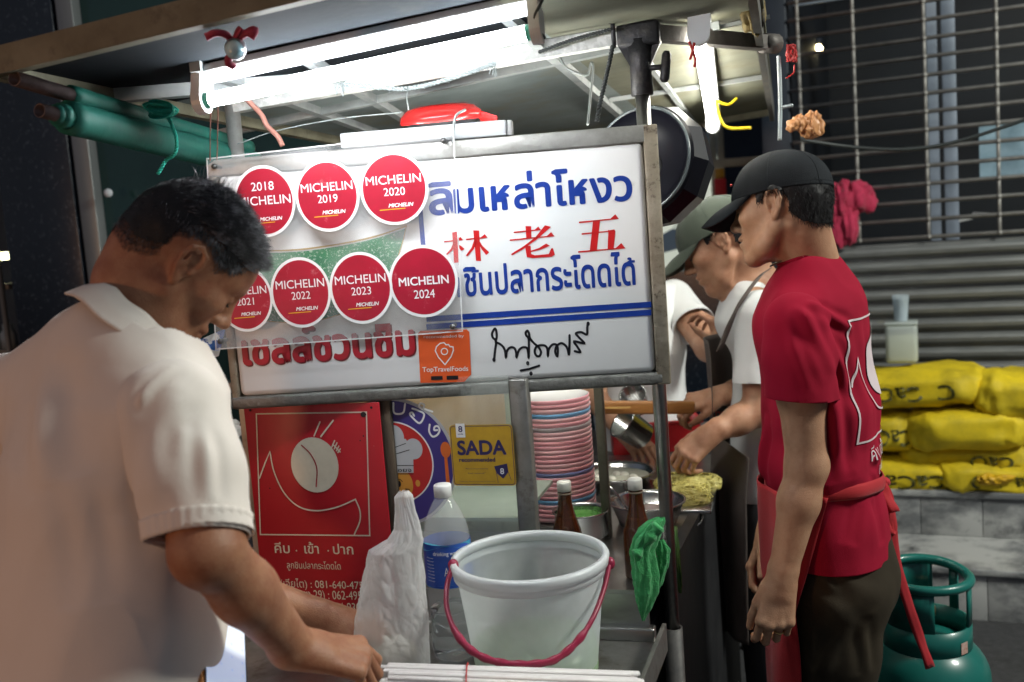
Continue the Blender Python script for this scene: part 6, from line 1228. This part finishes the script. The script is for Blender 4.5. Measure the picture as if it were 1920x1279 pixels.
# polo shirt
polo = M('cream_pique', (.74, .675, .61), .85, col2=(.69, .62, .555), nscale=3, bump=.35, bscale=900, sheen=.15)
F = Field(); up_ = unit(NA-PEL); CH2 = V(*NA)*.62+V(*PEL)*.38-FA*.005
F.ecap(NA-Z3*.045-FA*.012, NA-Z3*.10-FA*.015, (.13, .085), (.18, .115), RA, .05); F.ecap(NA-Z3*.10-FA*.015, CH2, (.18, .115), (.205, .145), RA, .06); F.ecap(CH2, PEL, (.205, .145), (.235, .165), RA, .05); F.ecap(PEL, PEL-Z3*.16, (.235, .165), (.24, .17), RA, .05)
F.chain([NA-Z3*.078-FA*.01, rs], [.052, .066], .06); F.chain([NA-Z3*.055-FA*.02, ls], [.066, .066], .09)
hemA = P(383, 1004, 1.230); hemL = ls*.3+elL*.7
ax_ = unit(hemA-rs)
ca_x = unit(D(.55, .80, .15)); cu = unit(np.cross(ca_x, RA)); cl_ = np.cross(cu, ca_x); cc_ = P(262, 606, 1.455)
lines = [(P(335, 735, 1.25), P(240, 1000, 1.22), .016, .007), (P(345, 790, 1.23), P(330, 990, 1.20), .012, .006), (P(385, 770, 1.24), P(395, 940, 1.19), .011, .006), (P(300, 830, 1.23), P(260, 1150, 1.2), .02, .008), (P(320, 690, 1.28), P(190, 810, 1.20), .007, .0045),
         (P(120, 700, 1.4), P(60, 900, 1.25), .03, .006), (P(100, 900, 1.22), P(150, 1150, 1.2), .025, .008), (P(120, 1010, 1.2), P(330, 1040, 1.2), .025, .006), (P(360, 1020, 1.22), P(250, 1180, 1.2), .016, .008), (P(420, 1130, 1.25), P(270, 1200, 1.2), .018, .006)]
shA, vS, fS = fin('polo_shirt', F, .005, polo, pa, 2, creases([(a, b, w_*.85, h_*(1.0 if i_ in (1, 2) else 1.9)) for i_, (a, b, w_, h_) in enumerate(lines)], .0032, 11, 3, (1, 1, .45), .008), cuts=((cc_+ca_x*.002, ca_x, .105), (PEL-Z3*.16, -Z3, .40)), solid=.0025)
slA, vSl, fSl = sleeve(shA, [rs, rs*.45+hemA*.55, hemA], [.0745, .069, .0565], .005, polo, [(a, b, w_*.9, h_*.9) for a, b, w_, h_ in lines], 3, D(-.25, .05, 0)*.25); sleeve(shA, [ls, hemL], [.070, .064], .006, polo, (), 5)
mb = MB(); cax = unit(unit(hemA-rs*.45-hemA*.55)+D(-.25, .05, 0)*.25); u_, w_ = frame_of(cax)                                   # ribbed cuff
bvh = BVHTree.FromPolygons([Vector(p) for p in vSl.tolist()], fSl.tolist())
def ring_hit(c, d, far=.14):
    h_ = bvh.ray_cast(Vector(c), Vector(d), far); return V(*h_[0]) if h_[0] is not None else c+d*.06
def cuff(a, b): t = 2*math.pi*a; d = u_*math.cos(t)+w_*math.sin(t); q = ring_hit(hemA-cax*.022, d); r_ = np.linalg.norm(q-(hemA-cax*.022)); return hemA-cax*(.022-.026*b)+d*(r_+.0022+.0006*math.sin(90*t)-.004*b)
mb.grid(cuff, 120, 6, wrap=True); o = mb.build('sleeve_cuff', polo, slA); md = o.modifiers.new('cloth', 'SOLIDIFY'); md.thickness = .003; md.offset = -1
mb = MB()                                   # turned down collar
def collar_fn(a, b):
    t = 2*math.pi*a; ct, st = math.cos(t), math.sin(t); r0_ = (.073, .072); front = max(0, ct*(-1 if (cu@FA) < 0 else 1)); s_ = b
    prof = [(-.004, -.014), (-.006, .012), (-.003, .020), (.007, .018), (.021, .002), (.034, -.020-.012*front)]; i = min(4, int(s_*5)); f_ = s_*5-i; r_ = prof[i][0]*(1-f_)+prof[i+1][0]*f_; h_ = prof[i][1]*(1-f_)+prof[i+1][1]*f_
    return cc_+cu*ct*(r0_[0]+r_)+cl_*st*(r0_[1]+r_)+ca_x*(h_+.003*math.sin(3*t)+.002*math.sin(7*t+1))
mb.grid(collar_fn, 72, 26, wrap=True); o = mb.build('collar', polo, shA); md = o.modifiers.new('cloth', 'SOLIDIFY'); md.thickness = .002
F = Field(); 
F.ecap(PEL-Z3*.04, PEL-Z3*.14, (.175, .13), (.18, .13), RA, .04)
for s in (-1, 1): hp_ = V(*PEL)+RA*s*.09-Z3*.10; kn_ = V(hp_[0], hp_[1], .50)+FA*.03; F.chain([hp_, kn_, V(kn_[0], kn_[1], .06)-FA*.03], [.105, .085, .075], .03)
fin('trousers', F, .008, M('dark_trousers', (.03, .03, .035), .85, col2=(.02, .02, .022), nscale=8), pa, 1, creases([], .002, 12, 8))

# ---- 2. the man in red at the right
pb = person('man in a crimson shirt, red apron and black cap standing with his arm hanging', (.68, 2.15, 0))
FB = unit((-.93, .37, 0)); LB = V(-FB[1], FB[0], 0)
NB = P(1514, 488, 2.15); HB = Head(P(1464, 391, 2.13), D(-.83, -.10, .55), D(-.04, 1, .06), .93)
lsB, rsB = P(1493, 606, 1.995), V(*NB)-LB*.175-Z3*.075; elB, wrB = P(1513, 872, 2.0), P(1466, 1083, 1.99)
F = Field(); HB.add(F)
F.cap(HB.p(-.036, 0, -.05), NB-Z3*.02+FB*.002, .0495, .054, .012); F.cap(HB.p(-.056, 0, -.03), NB-Z3*.03-FB*.02, .042, .052, .02)
for s in (-1, 1): F.cap(HB.p(-.035, s*.052, -.05), NB-Z3*.03+FB*.040+LB*s*.012, .012, .010, .012)
F.cap(HB.p(-.002, 0, -.085), NB-Z3*.03+FB*.034, .016, .020, .012)
F.chain([NB-Z3*.085, lsB], [.038, .042], .03); F.chain([NB-Z3*.085, rsB], [.038, .042], .03)
tB = [P(1515, 600, 2.16), P(1538, 760, 2.15), P(1540, 880, 2.15), P(1560, 1010, 2.15)]
F.ecap(NB-Z3*.09, tB[0], (.12, .065), (.15, .095), LB, .03)
for i in range(3): F.ecap(tB[i], tB[i+1], ((.155, .10), (.145, .10), (.13, .09), (.13, .09))[i], ((.155, .10), (.145, .10), (.13, .09), (.13, .09))[i+1], LB, .04)
F.chain([lsB, lsB*.5+elB*.5, elB, elB*.68+wrB*.32, wrB], [.045, .0475, .0405, .041, .0275], .02); F.cap(elB+FB*-.004, elB, .030, .034, .02)
hxB = D(-.16, -1, -.05); kB = hand(F, wrB+hxB*.006, hxB, D(-.15, .05, -1), D(-1, .1, .45), ((.50, .75, .5), (.6, .85, .5), (.65, .9, .5), (.7, .9, .5)), 1.02, .02, (.85, .30, -.30), .35, .0275)
elR, wrR = P(1478, 880, 2.34), P(1440, 1000, 2.27); F.chain([rsB, rsB*.5+elR*.5, elR, elR*.65+wrR*.35, wrR], [.052, .047, .040, .038, .027], .02)
hand(F, wrR, D(-.35, -.93, -.05), D(-.75, .2, .55), D(-.55, -.1, -.85), ((.45, .8, .5), (.5, .8, .5), (.6, .8, .5), (.7, .9, .5)), .98, .05, (.7, .6, -.35), .3)
for i in range(3): b, d0, _ = kB[i+1] if i < 3 else kB[i]; F.cap(b+D(-.15, .05, -1)*.004, wrB+hxB*.03+D(-.15, .05, -1)*.013, .0032, .0028, .007)
hipz = tB[3]
for s in (-1, 1): a_ = hipz+LB*s*.085-Z3*.05; kn_ = V(a_[0], a_[1], .48)+FB*.02; F.chain([a_, kn_, V(kn_[0], kn_[1], .09)-FB*.03], [.066, .055, .04], .03); F.cap(V(kn_[0], kn_[1], .045)-FB*.06, V(kn_[0], kn_[1], .035)+FB*.15, .04, .034, .03)
bodyB, vB, fB_ = fin('body', F, .0030, skinB, pb)
def regB(x, y, z):
    zl = np.interp(x, [-.11, -.085, -.06, -.04, -.022, -.004, .012, .030, .034], [-.050, -.055, -.046, -.022, .012, .030, .010, .004, .05]); ear = (np.abs(y) > .070) & (np.hypot(x+.010, z+.004) < .031)
    return (z > zl) & (z < .075) & (x < .036) & ~ear
hb, hv, hn, hl = shell('hair', vB, fB_, HB, regB, .0045, hairm, bodyB)
mb = MB(); strands(mb, hv, hn, lambda p, n: unit(-HB.u*.9+HB.f*-.2), lambda p: .013, .0005, 3600, .22, 3, .30); mb.build('hair_strands', hairm, hb); brows(HB, bodyB); lashes(HB, bodyB); mouth(HB, bodyB, M('lips_pink', (.42, .17, .14), .4, namt=.2))
capk = M('black_cap_twill', (.007, .009, .012), .85, col2=(.010, .013, .017), nscale=30, bump=.3, bscale=700, spec=.3)
ch_ = cap_hat('baseball_cap', HB, capk, bodyB, brim=.084, droop=.034, curve=.046, z0=.024, zb=.030, top=.130, rf=.112, rl=.090)
mb = MB(); mb.blob(HB.p(.098, .040, .066), (.003, .004, .003), n=6); mb.build('red_badge', red, ch_)
mb = MB(); cq_ = NB+Z3*.022+FB*.010; mb.tube([cq_+unit(FB*math.cos(t)+LB*math.sin(t))*(.062+.006*math.cos(t))+Z3*(-.030*math.cos(t)-.0) for t in np.linspace(0, 6.283, 60)], .0022, 6, caps=False); mb.build('necklace', M('necklace_cord', (.22, .19, .15), .4, metal=.5), bodyB)
b, d0, tip = kB[2]; q = b+(unit(d0)*math.cos(.6)-unit(D(-.15, .05, -1))*math.sin(.6))*.018; dd = unit(d0*math.cos(.6)-D(-.15, .05, -1)*math.sin(.6)); u_, w_ = frame_of(dd); mb = MB(); mb.tube([q+(u_*math.cos(t)+w_*math.sin(t))*.0096 for t in np.linspace(0, 6.283, 30)], .0015, 8, caps=False); mb.build('ring', M('gold_ring', (.7, .5, .2), .2, metal=1), bodyB)
crim = M('crimson_cotton', (.31, .004, .026), .9, col2=(.26, .003, .020), nscale=4, bump=.3, bscale=800, spec=.25)
F = Field(); HEM = P(1585, 1030, 2.15)
F.ecap(NB-Z3*.045-FB*.004, NB-Z3*.095-FB*.006, (.125, .075), (.165, .10), LB, .05)
sh_l = [(NB-Z3*.095-FB*.006, (.165, .10)), (tB[0]-FB*.004, (.182, .118)), (tB[1], (.175, .122)), (P(1537, 855, 2.15), (.172, .125)), (P(1543, 912, 2.15), (.150, .112)), (P(1555, 960, 2.15), (.162, .118)), (P(1566, 1060, 2.15), (.175, .128))]
for i in range(len(sh_l)-1): F.ecap(sh_l[i][0], sh_l[i+1][0], sh_l[i][1], sh_l[i+1][1], LB, .025)
F.chain([NB-Z3*.062, lsB], [.045, .058], .04); F.chain([NB-Z3*.062, rsB], [.045, .058], .04)
hemB = P(1501, 745, 1.995); hR = rsB*.45+elR*.55
lines = [(P(1495, 560, 1.93), P(1555, 700, 1.95), .012, .007), (P(1500, 555, 1.93), P(1600, 620, 2.02), .010, .004), (P(1560, 640, 1.97), P(1600, 800, 2.05), .014, .006), (P(1560, 720, 1.97), P(1570, 900, 2.0), .016, .007), (P(1600, 600, 2.05), P(1625, 880, 2.1), .018, .005),
         (P(1450, 620, 1.93), P(1455, 730, 1.93), .010, .004), (P(1470, 600, 1.93), P(1520, 740, 1.93), .010, .004), (P(1570, 860, 2.0), P(1640, 890, 2.06), .010, .006), (P(1540, 840, 2.0), P(1650, 860, 2.06), .012, .005), (P(1600, 940, 2.02), P(1585, 1020, 2.0), .010, .005), (P(1630, 930, 2.05), P(1640, 1020, 2.05), .010, .005), (P(1435, 790, 2.1), P(1430, 900, 2.12), .012, .005)]
shB, vT, fT = fin('t_shirt', F, .005, crim, pb, 2, creases([(a, b, w_*.9, h_*2.6) for a, b, w_, h_ in lines], .0042, 12, 5, (1, 1, .45), .007), cuts=((NB+Z3*.012, unit(Z3+FB*.28), .088), (HEM-Z3*.0, -Z3, .40)), solid=.002)
sleeve(shB, [lsB-Z3*.004, lsB*.5+hemB*.5, hemB], [.0665, .0675, .0655], .005, crim, [(a, b, w_*.9, h_*1.3) for a, b, w_, h_ in lines], 5, (-.10, 0, 0)); sleeve(shB, [rsB, hR], [.066, .066], .006, crim, (), 6)
neckband(shB, NB+Z3*.012, crim)
# print on the back of the shirt
bvT = BVHTree.FromPolygons([Vector(p) for p in vT.tolist()], fT.tolist())
class OnCloth:
    def __init__(s, c, u, v, d, bv): s.c, s.u, s.v, s.d, s.bv = V(*c), unit(u), unit(v), unit(d), bv
    def at(s, a, b, h=0):
        o = s.c+s.u*a+s.v*b-s.d*.5; r = s.bv.ray_cast(Vector(o), Vector(s.d), 1.2); return (V(*r[0])-s.d*(.002+h)) if r[0] is not None else s.c+s.u*a+s.v*b
z_t, z_b = P(1630, 588, 2.12)[2], P(1630, 806, 2.12)[2]; OC = OnCloth(V(tB[1][0], tB[1][1], (z_t+z_b)/2), -LB, Z3, FB, bvT); hw_, hh_ = .128, (z_t-z_b)/2
def dens(p, n=10): 
    out = []
    for i in range(len(p)-1): out += [V(*p[i])+(V(*p[i+1])-V(*p[i]))*t for t in np.linspace(0, 1, n, endpoint=False)]
    return out+[V(*p[-1])]
mb = MB(); S_ = .0042
mb.stroke(OC, dens([(-hw_, hh_), (hw_, hh_), (hw_, -hh_), (-hw_, -hh_), (-hw_, hh_)], 24), S_)
def lp(x, y): return ((x-457)/309*hw_, (431-y)/333*hh_)
mb.stroke(OC, dens([lp(165, 455), lp(222, 310)], 8)+[V(*lp(*q[:2])) for q in spline([V(222, 310, 0), V(245, 420, 0), V(300, 535, 0), V(380, 610, 0), V(480, 632, 0), V(590, 612, 0), V(688, 570, 0)], 8)][1:]+[V(*lp(*q[:2])) for q in spline([V(688, 570, 0), V(712, 630, 0), V(712, 690, 0), V(682, 762, 0)], 6)][1:], S_)
mb.stroke(OC, dens([lp(463, 225), lp(495, 148)], 5), S_); mb.stroke(OC, dens([lp(500, 228), lp(567, 140)], 5), S_)
cx, cy = lp(466, 383)
for r_ in np.linspace(.1, 1, 9): mb.stroke(OC, [(cx+.058*r_*math.cos(t), cy+.060*r_*math.sin(t)) for t in np.linspace(0, 6.283, 40)][:-1], .0075, closed=True)
mb.text(OC, 'คีบ เข้า ปาก', -.085, -hh_-.048, .085, -hh_-.014); mb.text(OC, 'ลูกชินปลา', -.05, -hh_-.085, .05, -hh_-.06); mb.build('back_print', M('print_white', (.62, .52, .54), .7, namt=.2), shB)
# trousers
oliv = M('olive_trousers', (.034, .025, .014), .88, col2=(.022, .016, .009), nscale=6, bump=.3, bscale=600, spec=.3)
F = Field(); W0 = P(1564, 960, 2.15)
F.ecap(W0, W0-Z3*.13-FB*.006, (.150, .108), (.165, .125), LB, .03); F.ell(W0-Z3*.16-FB*.050, (.058, .135, .085), FB, LB, .04)
for s in (-1, 1):
    a_ = W0+LB*s*.082-Z3*.16; kn_ = V(a_[0], a_[1], .48)+FB*.012; F.chain([a_, a_*.55+kn_*.45, kn_, V(kn_[0], kn_[1], .05)-FB*.02], [.100, .088, .080, .072], .03)
lines = [(P(1600, 1060, 2.0), P(1640, 1130, 2.05), .012, .007), (P(1630, 1050, 2.05), P(1600, 1150, 2.0), .012, .007), (P(1560, 1100, 2.0), P(1630, 1150, 2.0), .014, .008), (P(1540, 1080, 2.0), P(1620, 1170, 2.0), .012, .006), (P(1610, 1150, 2.0), P(1620, 1260, 2.0), .014, .008), (P(1590, 1160, 2.0), P(1540, 1270, 2.0), .016, .006)]
trB, vR, fR = fin('trousers', F, .006, oliv, pb, 2, creases([(a, b, w_*.8, h_*1.7) for a, b, w_, h_ in lines], .003, 12, 2, (1, 1, .5), .008))
bvR = BVHTree.FromPolygons([Vector(p) for p in vR.tolist()], fR.tolist())
# apron, tie and tails
apr = M('apron_red', (.42, .008, .016), .8, col2=(.34, .006, .012), nscale=8, bump=.3, bscale=500, sheen=.1); zw = P(1490, 945, 2.05)[2]; ac = V(tB[3][0], tB[3][1], 0)
def apf(a, b):
    z = zw+.03-(zw-.42)*b; t = (a-.5)*2*math.radians(98-34*min(1, b*2.2)); c = V(ac[0], ac[1], z)-V(0, 0, 0)+(V(tB[2][0], tB[2][1], 0)-V(ac[0], ac[1], 0))*max(0, .6-b)
    w_ = .006*math.sin(t*7+b*4)+.008*b*math.sin(t*4+2)+.004*noise.noise(Vector((t*3, z*9, 1))); return c+FB*math.cos(t)*(.140+w_+.01*b)+LB*math.sin(t)*(.185+w_)
mb = MB(); mb.grid(apf, 60, 50); o = mb.build('apron', apr, pb); md = o.modifiers.new('cloth', 'SOLIDIFY'); md.thickness = .002
mb = MB(); zA, zB_ = P(1490, 948, 2.0)[2], P(1650, 903, 2.1)[2]
def tie(a, b): t = 2*math.pi*a; q = .5-.5*math.cos(t); z = zA*(1-q)+zB_*q+.015*math.sin(t); cc = V(*P(1546, 925, 2.15)); d = FB*math.cos(t)*.124+LB*math.sin(t)*.163; return V(cc[0], cc[1], z)+d*(1+.03*math.sin(b*3.14))+Z3*(.032*(b-.5))+d*.03*math.sin(9*t)*.3
mb.grid(tie, 90, 6, wrap=True); o = mb.build('apron_tie', apr, pb); md = o.modifiers.new('cloth', 'SOLIDIFY'); md.thickness = .0025
def ribbon(mb, pts, wd, wv, n=6):
    p = spline([P(*q) for q in pts], n); vv = []
    for i, q in enumerate(p): s_ = unit(V(*wv)+.5*V(noise.noise(Vector((i*.2, 0, 1))), noise.noise(Vector((i*.2, 4, 1))), 0)); vv += [q-s_*wd/2, q-s_*wd*.15+D(0, 0, -1)*.002, q+s_*wd*.2-D(0, 0, -1)*.001, q+s_*wd/2]
    mb.add(vv, [(i*4+j, i*4+j+1, (i+1)*4+j+1, (i+1)*4+j) for i in range(len(p)-1) for j in range(3)])
mb = MB(); ribbon(mb, [(1652, 905, 2.20), (1668, 940, 2.20), (1672, 990, 2.20), (1682, 1060, 2.2), (1702, 1130, 2.2), (1724, 1195, 2.2), (1744, 1252, 2.2)], .024, D(1, .3, .2)); ribbon(mb, [(1650, 902, 2.19), (1662, 930, 2.18), (1676, 958, 2.17), (1668, 950, 2.19), (1655, 915, 2.2)], .026, D(1, .2, .2)); ribbon(mb, [(1648, 908, 2.19), (1656, 960, 2.19), (1668, 1000, 2.19), (1676, 985, 2.2), (1660, 925, 2.2)], .020, D(1, .1, .2)); rag(mb, P(1653, 905, 2.195), (.014, .012, .014), 2, amp=.4, n=14)
o = mb.build('tie_tails', apr, pb); md = o.modifiers.new('cloth', 'SOLIDIFY'); md.thickness = .002

# ---- 3. the cook in the olive cap
pc_ = person('cook in an olive cap, white shirt and brown apron bending over the pans', (.68, 2.78, 0))
FC = unit((-.86, .50, 0)); LC = V(-FC[1], FC[0], 0); HC = Head(P(1350, 457, 2.75), D(-.85, -.45, .26), D(-.42, .90, .08), 1.0); NC = P(1412, 524, 2.78)
F = Field(); HC.add(F); F.cap(HC.p(-.036, 0, -.05), NC-Z3*.02, .052, .056, .014); F.cap(HC.p(-.056, 0, -.03), NC-Z3*.02-FC*.02, .043, .052, .02); F.cap(HC.p(.0, 0, -.085), NC-Z3*.02+FC*.03, .022, .03, .018)
lsC, rsC = P(1422, 590, 2.63), V(*NC)-LC*.175-Z3*.06; tC = [P(1458, 640, 2.78), P(1455, 780, 2.78), P(1448, 890, 2.78)]
elC, wC = P(1424, 768, 2.60), P(1336, 812, 2.56); elD, wD = P(1405, 735, 2.86), P(1348, 742, 2.78)
F.chain([NC-Z3*.04, lsC], [.052, .055], .04); F.chain([NC-Z3*.04, rsC], [.052, .055], .04); F.ecap(NC-Z3*.06, tC[0], (.14, .08), (.155, .10), LC, .05); F.ecap(tC[0], tC[1], (.155, .10), (.14, .1), LC, .04); F.ecap(tC[1], tC[2], (.14, .1), (.15, .105), LC, .04)
F.chain([lsC, elC, elC*.55+wC*.45, wC], [.052, .042, .038, .026], .02); F.chain([rsC, elD, elD*.55+wD*.45, wD], [.052, .042, .038, .026], .02)
hand(F, wC, D(-.72, -.66, .1), D(-.45, .45, -.75), D(-.6, .3, .7), ((.5, .8, .5), (.6, .85, .5), (.7, .9, .5), (.75, .95, .5)), 1.0, .05, (.75, .5, -.4), .3)
hand(F, wD, D(-.93, -.22, -.12), D(-.1, .78, -.55), D(-.1, .45, .9)*-1, ((.75, 1.0, .6), (.8, 1.05, .6), (.85, 1.05, .6), (.9, 1.1, .6)), .98, .03, (.85, .4, -.25), .3)
for s in (-1, 1): a_ = tC[2]+LC*s*.085-Z3*.05; kn_ = V(a_[0], a_[1], .48)+FC*.02; F.chain([a_, kn_, V(kn_[0], kn_[1], .09)-FC*.03], [.066, .058, .04], .03); F.cap(V(kn_[0], kn_[1], .045)-FC*.06, V(kn_[0], kn_[1], .035)+FC*.15, .04, .034, .03)
bodyC, vC, fC_ = fin('body', F, .0034, skinC, pc_)
hb, hv, hn, hl = shell('hair', vC, fC_, HC, regB, .0045, hairm, bodyC); mb = MB(); strands(mb, hv, hn, lambda p, n: unit(-HC.u*.9-HC.f*.2), lambda p: .011, .0006, 1500, .22, 3, .3); mb.build('hair_strands', hairm, hb); brows(HC, bodyC); lashes(HC, bodyC); mouth(HC, bodyC, MATS['lips_pink'])
cap_hat('baseball_cap', HC, M('olive_cap_twill', (.065, .082, .062), .85, col2=(.05, .064, .05), nscale=14, bump=.3, bscale=600, sheen=.15), bodyC, brim=.085, droop=.026, curve=.040, z0=.024, zb=.028, top=.128, rf=.112, rl=.090)
whs = M('white_cotton', (.74, .75, .75), .85, col2=(.68, .69, .70), nscale=4, bump=.25, bscale=600, sheen=.1)
F = Field(); F.ecap(NC-Z3*.045, NC-Z3*.10, (.13, .08), (.165, .10), LC, .05); sl_ = [(NC-Z3*.10, (.165, .10)), (tC[0], (.18, .118)), (tC[1], (.17, .12)), (tC[2]-Z3*.02, (.175, .125))]
for i in range(3): F.ecap(sl_[i][0], sl_[i+1][0], sl_[i][1], sl_[i+1][1], LC, .03)
F.chain([NC-Z3*.045, lsC], [.048, .060], .04); F.chain([NC-Z3*.045, rsC], [.048, .060], .04); hC = lsC*.28+elC*.72; hD = rsC*.4+elD*.6
lines = [(P(1400, 590, 2.6), P(1440, 720, 2.6), .012, .005), (P(1420, 570, 2.6), P(1460, 700, 2.6), .012, .005), (P(1380, 620, 2.7), P(1400, 800, 2.7), .014, .006), (P(1410, 640, 2.65), P(1420, 820, 2.65), .014, .006)]
shC, vW, fW = fin('white_shirt', F, .006, whs, pc_, 2, creases(lines, .002, 12, 7, (1, 1, .5), .005), cuts=((NC+Z3*.015, unit(Z3+FC*.3), .088), (tC[2]-Z3*.05, -Z3, .40)), solid=.002)
for a_, b_ in ((lsC, hC), (rsC, hD)): sleeve(shC, [a_, b_], [.067, .064], .006, whs, lines, 7)
neckband(shC, NC+Z3*.015, whs)
brn = M('brown_apron', (.105, .084, .076), .85, col2=(.08, .064, .058), nscale=7, bump=.3, bscale=400); mb = MB()
zt0, zb0 = P(1380, 640, 2.7)[2], .42
def apc(a, b):
    z = zt0+(zb0-zt0)*b; t0_ = math.radians(np.interp(b, [0, .30, .36, 1], [34, 40, 88, 80])); t = (a-.5)*2*t0_; k = np.clip((z-tC[2][2])/(tC[0][2]-tC[2][2]), 0, 1); c = V(tC[2][0], tC[2][1], z)+(V(tC[0][0], tC[0][1], 0)-V(tC[2][0], tC[2][1], 0))*k
    w_ = .006*math.sin(t*8+b*5)+.01*b*math.sin(t*4+1)+.03*(1-b)**4; return c+FC*math.cos(t)*(.166+w_)+LC*math.sin(t)*(.204+w_)
mb.grid(apc, 56, 56); o = mb.build('apron', brn, pc_); md = o.modifiers.new('cloth', 'SOLIDIFY'); md.thickness = .002; apo = o
bvA = BVHTree.FromPolygons([Vector(p) for p in mb.v], mb.f); OA = OnCloth(P(1352, 768, 2.7), -LC*.6-FC*.0+V(0, 0, 0) if 0 else unit(D(1, 0, .3)), Z3, unit(D(.15, 0, 1)), bvA); mb = MB()
mb.text(OA, 'คีบ', -.022, .0, .030, .030, .0005); mb.text(OA, 'ปาก', -.018, -.042, .028, -.012, .0005); mb.build('apron_lettering', M('apron_print', (.60, .03, .02), .6), apo)
mb = MB(); ribbon(mb, [(1350, 655, 2.62), (1372, 600, 2.60), (1396, 555, 2.60), (1424, 518, 2.64), (1440, 505, 2.72)], .024, D(.8, .5, 0)); o = mb.build('apron_strap', brn, pc_); md = o.modifiers.new('cloth', 'SOLIDIFY'); md.thickness = .002
F = Field(); F.ecap(tC[2], tC[2]-Z3*.1, (.155, .112), (.16, .12), LC, .03)
for s in (-1, 1): a_ = tC[2]+LC*s*.082-Z3*.10; kn_ = V(a_[0], a_[1], .48)+FC*.012; F.chain([a_, kn_, V(kn_[0], kn_[1], .05)-FC*.02], [.098, .08, .072], .03)
fin('trousers', F, .009, MATS['dark_trousers'], pc_, 1, creases([], .002, 12, 4))

# ---- 4. the helper in the white polo half hidden by the signboard
pd = person('helper in a white polo half hidden behind the signboard, one hand raised', (.42, 3.3, 0))
FD_ = unit((.60, -.80, 0)); LD = V(-FD_[1], FD_[0], 0); ND = P(1190, 540, 3.3); HD = Head(V(*ND)+V(-.02, -.05, .135), unit((.1, -.85, -.4)), (0.0, -.35, 1), 1.0)
F = Field(); HD.add(F); F.cap(HD.p(-.03, 0, -.06), ND-Z3*.02, .054, .058, .03); lsD, rsD = V(*ND)+LD*.18-Z3*.055, V(*ND)-LD*.18-Z3*.055; tD = [V(ND[0], ND[1]+.01, ND[2]-.22), V(ND[0], ND[1]+.01, ND[2]-.42), V(ND[0], ND[1]+.01, ND[2]-.58)]
elE, wE = P(1330, 652, 3.16), P(1356, 655, 3.02); elF, wF = V(*rsD)+V(-.03, -.05, -.27), V(*rsD)+V(.05, -.25, -.36)
F.chain([ND-Z3*.04, lsD], [.05, .055], .04); F.chain([ND-Z3*.04, rsD], [.05, .055], .04); F.ecap(ND-Z3*.06, tD[0], (.14, .08), (.155, .10), LD, .05); F.ecap(tD[0], tD[1], (.155, .1), (.14, .1), LD, .04); F.ecap(tD[1], tD[2], (.14, .1), (.15, .105), LD, .04)
F.chain([lsD, elE, wE], [.052, .044, .028], .02); F.chain([rsD, elF, wF], [.052, .042, .027], .02)
hand(F, wE, D(-.25, .90, .1), D(.75, .1, -.6), D(-.6, .2, -.7), ((.7, .9, .5), (.8, .95, .5), (.85, 1.0, .5), (.9, 1.0, .5)), 1.0, .05); hand(F, wF, (.3, -.8, -.3), (0, -.2, .9), (.9, 0, 0), ((.5, .7, .4),)*4, 1.0)
for s in (-1, 1): a_ = tD[2]+LD*s*.085-Z3*.05; kn_ = V(a_[0], a_[1], .48)+FD_*.02; F.chain([a_, kn_, V(kn_[0], kn_[1], .09)-FD_*.03], [.085, .058, .04], .03); F.cap(V(kn_[0], kn_[1], .045)-FD_*.06, V(kn_[0], kn_[1], .035)+FD_*.15, .04, .034, .03)
bodyD, vD, fD_ = fin('body', F, .0044, skinC, pd)
shell('hair', vD, fD_, HD, regA, .008, hairm, bodyD); brows(HD, bodyD); lashes(HD, bodyD)
F = Field(); F.ecap(ND-Z3*.045, ND-Z3*.10, (.13, .08), (.165, .10), LD, .05); sl_ = [(ND-Z3*.10, (.165, .10)), (tD[0], (.18, .12)), (tD[1], (.175, .125)), (tD[2]-Z3*.04, (.18, .13))]
for i in range(3): F.ecap(sl_[i][0], sl_[i+1][0], sl_[i][1], sl_[i+1][1], LD, .03)
F.chain([ND-Z3*.045, lsD], [.048, .062], .04); F.chain([ND-Z3*.045, rsD], [.048, .062], .04); hE = lsD*.42+elE*.58; hF = rsD*.35+elF*.65
shD, _, _ = fin('polo_shirt', F, .007, whs, pd, 2, creases([], .002, 12, 6, (1, 1, .5), .006), cuts=((ND+Z3*.015, Z3, .088), (tD[2]-Z3*.06, -Z3, .40)), solid=.002)
for a_, b_ in ((lsD, hE), (rsD, hF)): sleeve(shD, [a_, b_], [.068, .067], .007, whs, (), 9)
F = Field(); F.ecap(tD[2], tD[2]-Z3*.1, (.155, .112), (.16, .12), LD, .03)
for s in (-1, 1): a_ = tD[2]+LD*s*.082-Z3*.10; kn_ = V(a_[0], a_[1], .48); F.chain([a_, kn_, V(kn_[0], kn_[1], .05)], [.098, .08, .072], .03)
fin('trousers', F, .010, MATS['dark_trousers'], pd, 1, creases([], .002, 12, 4))
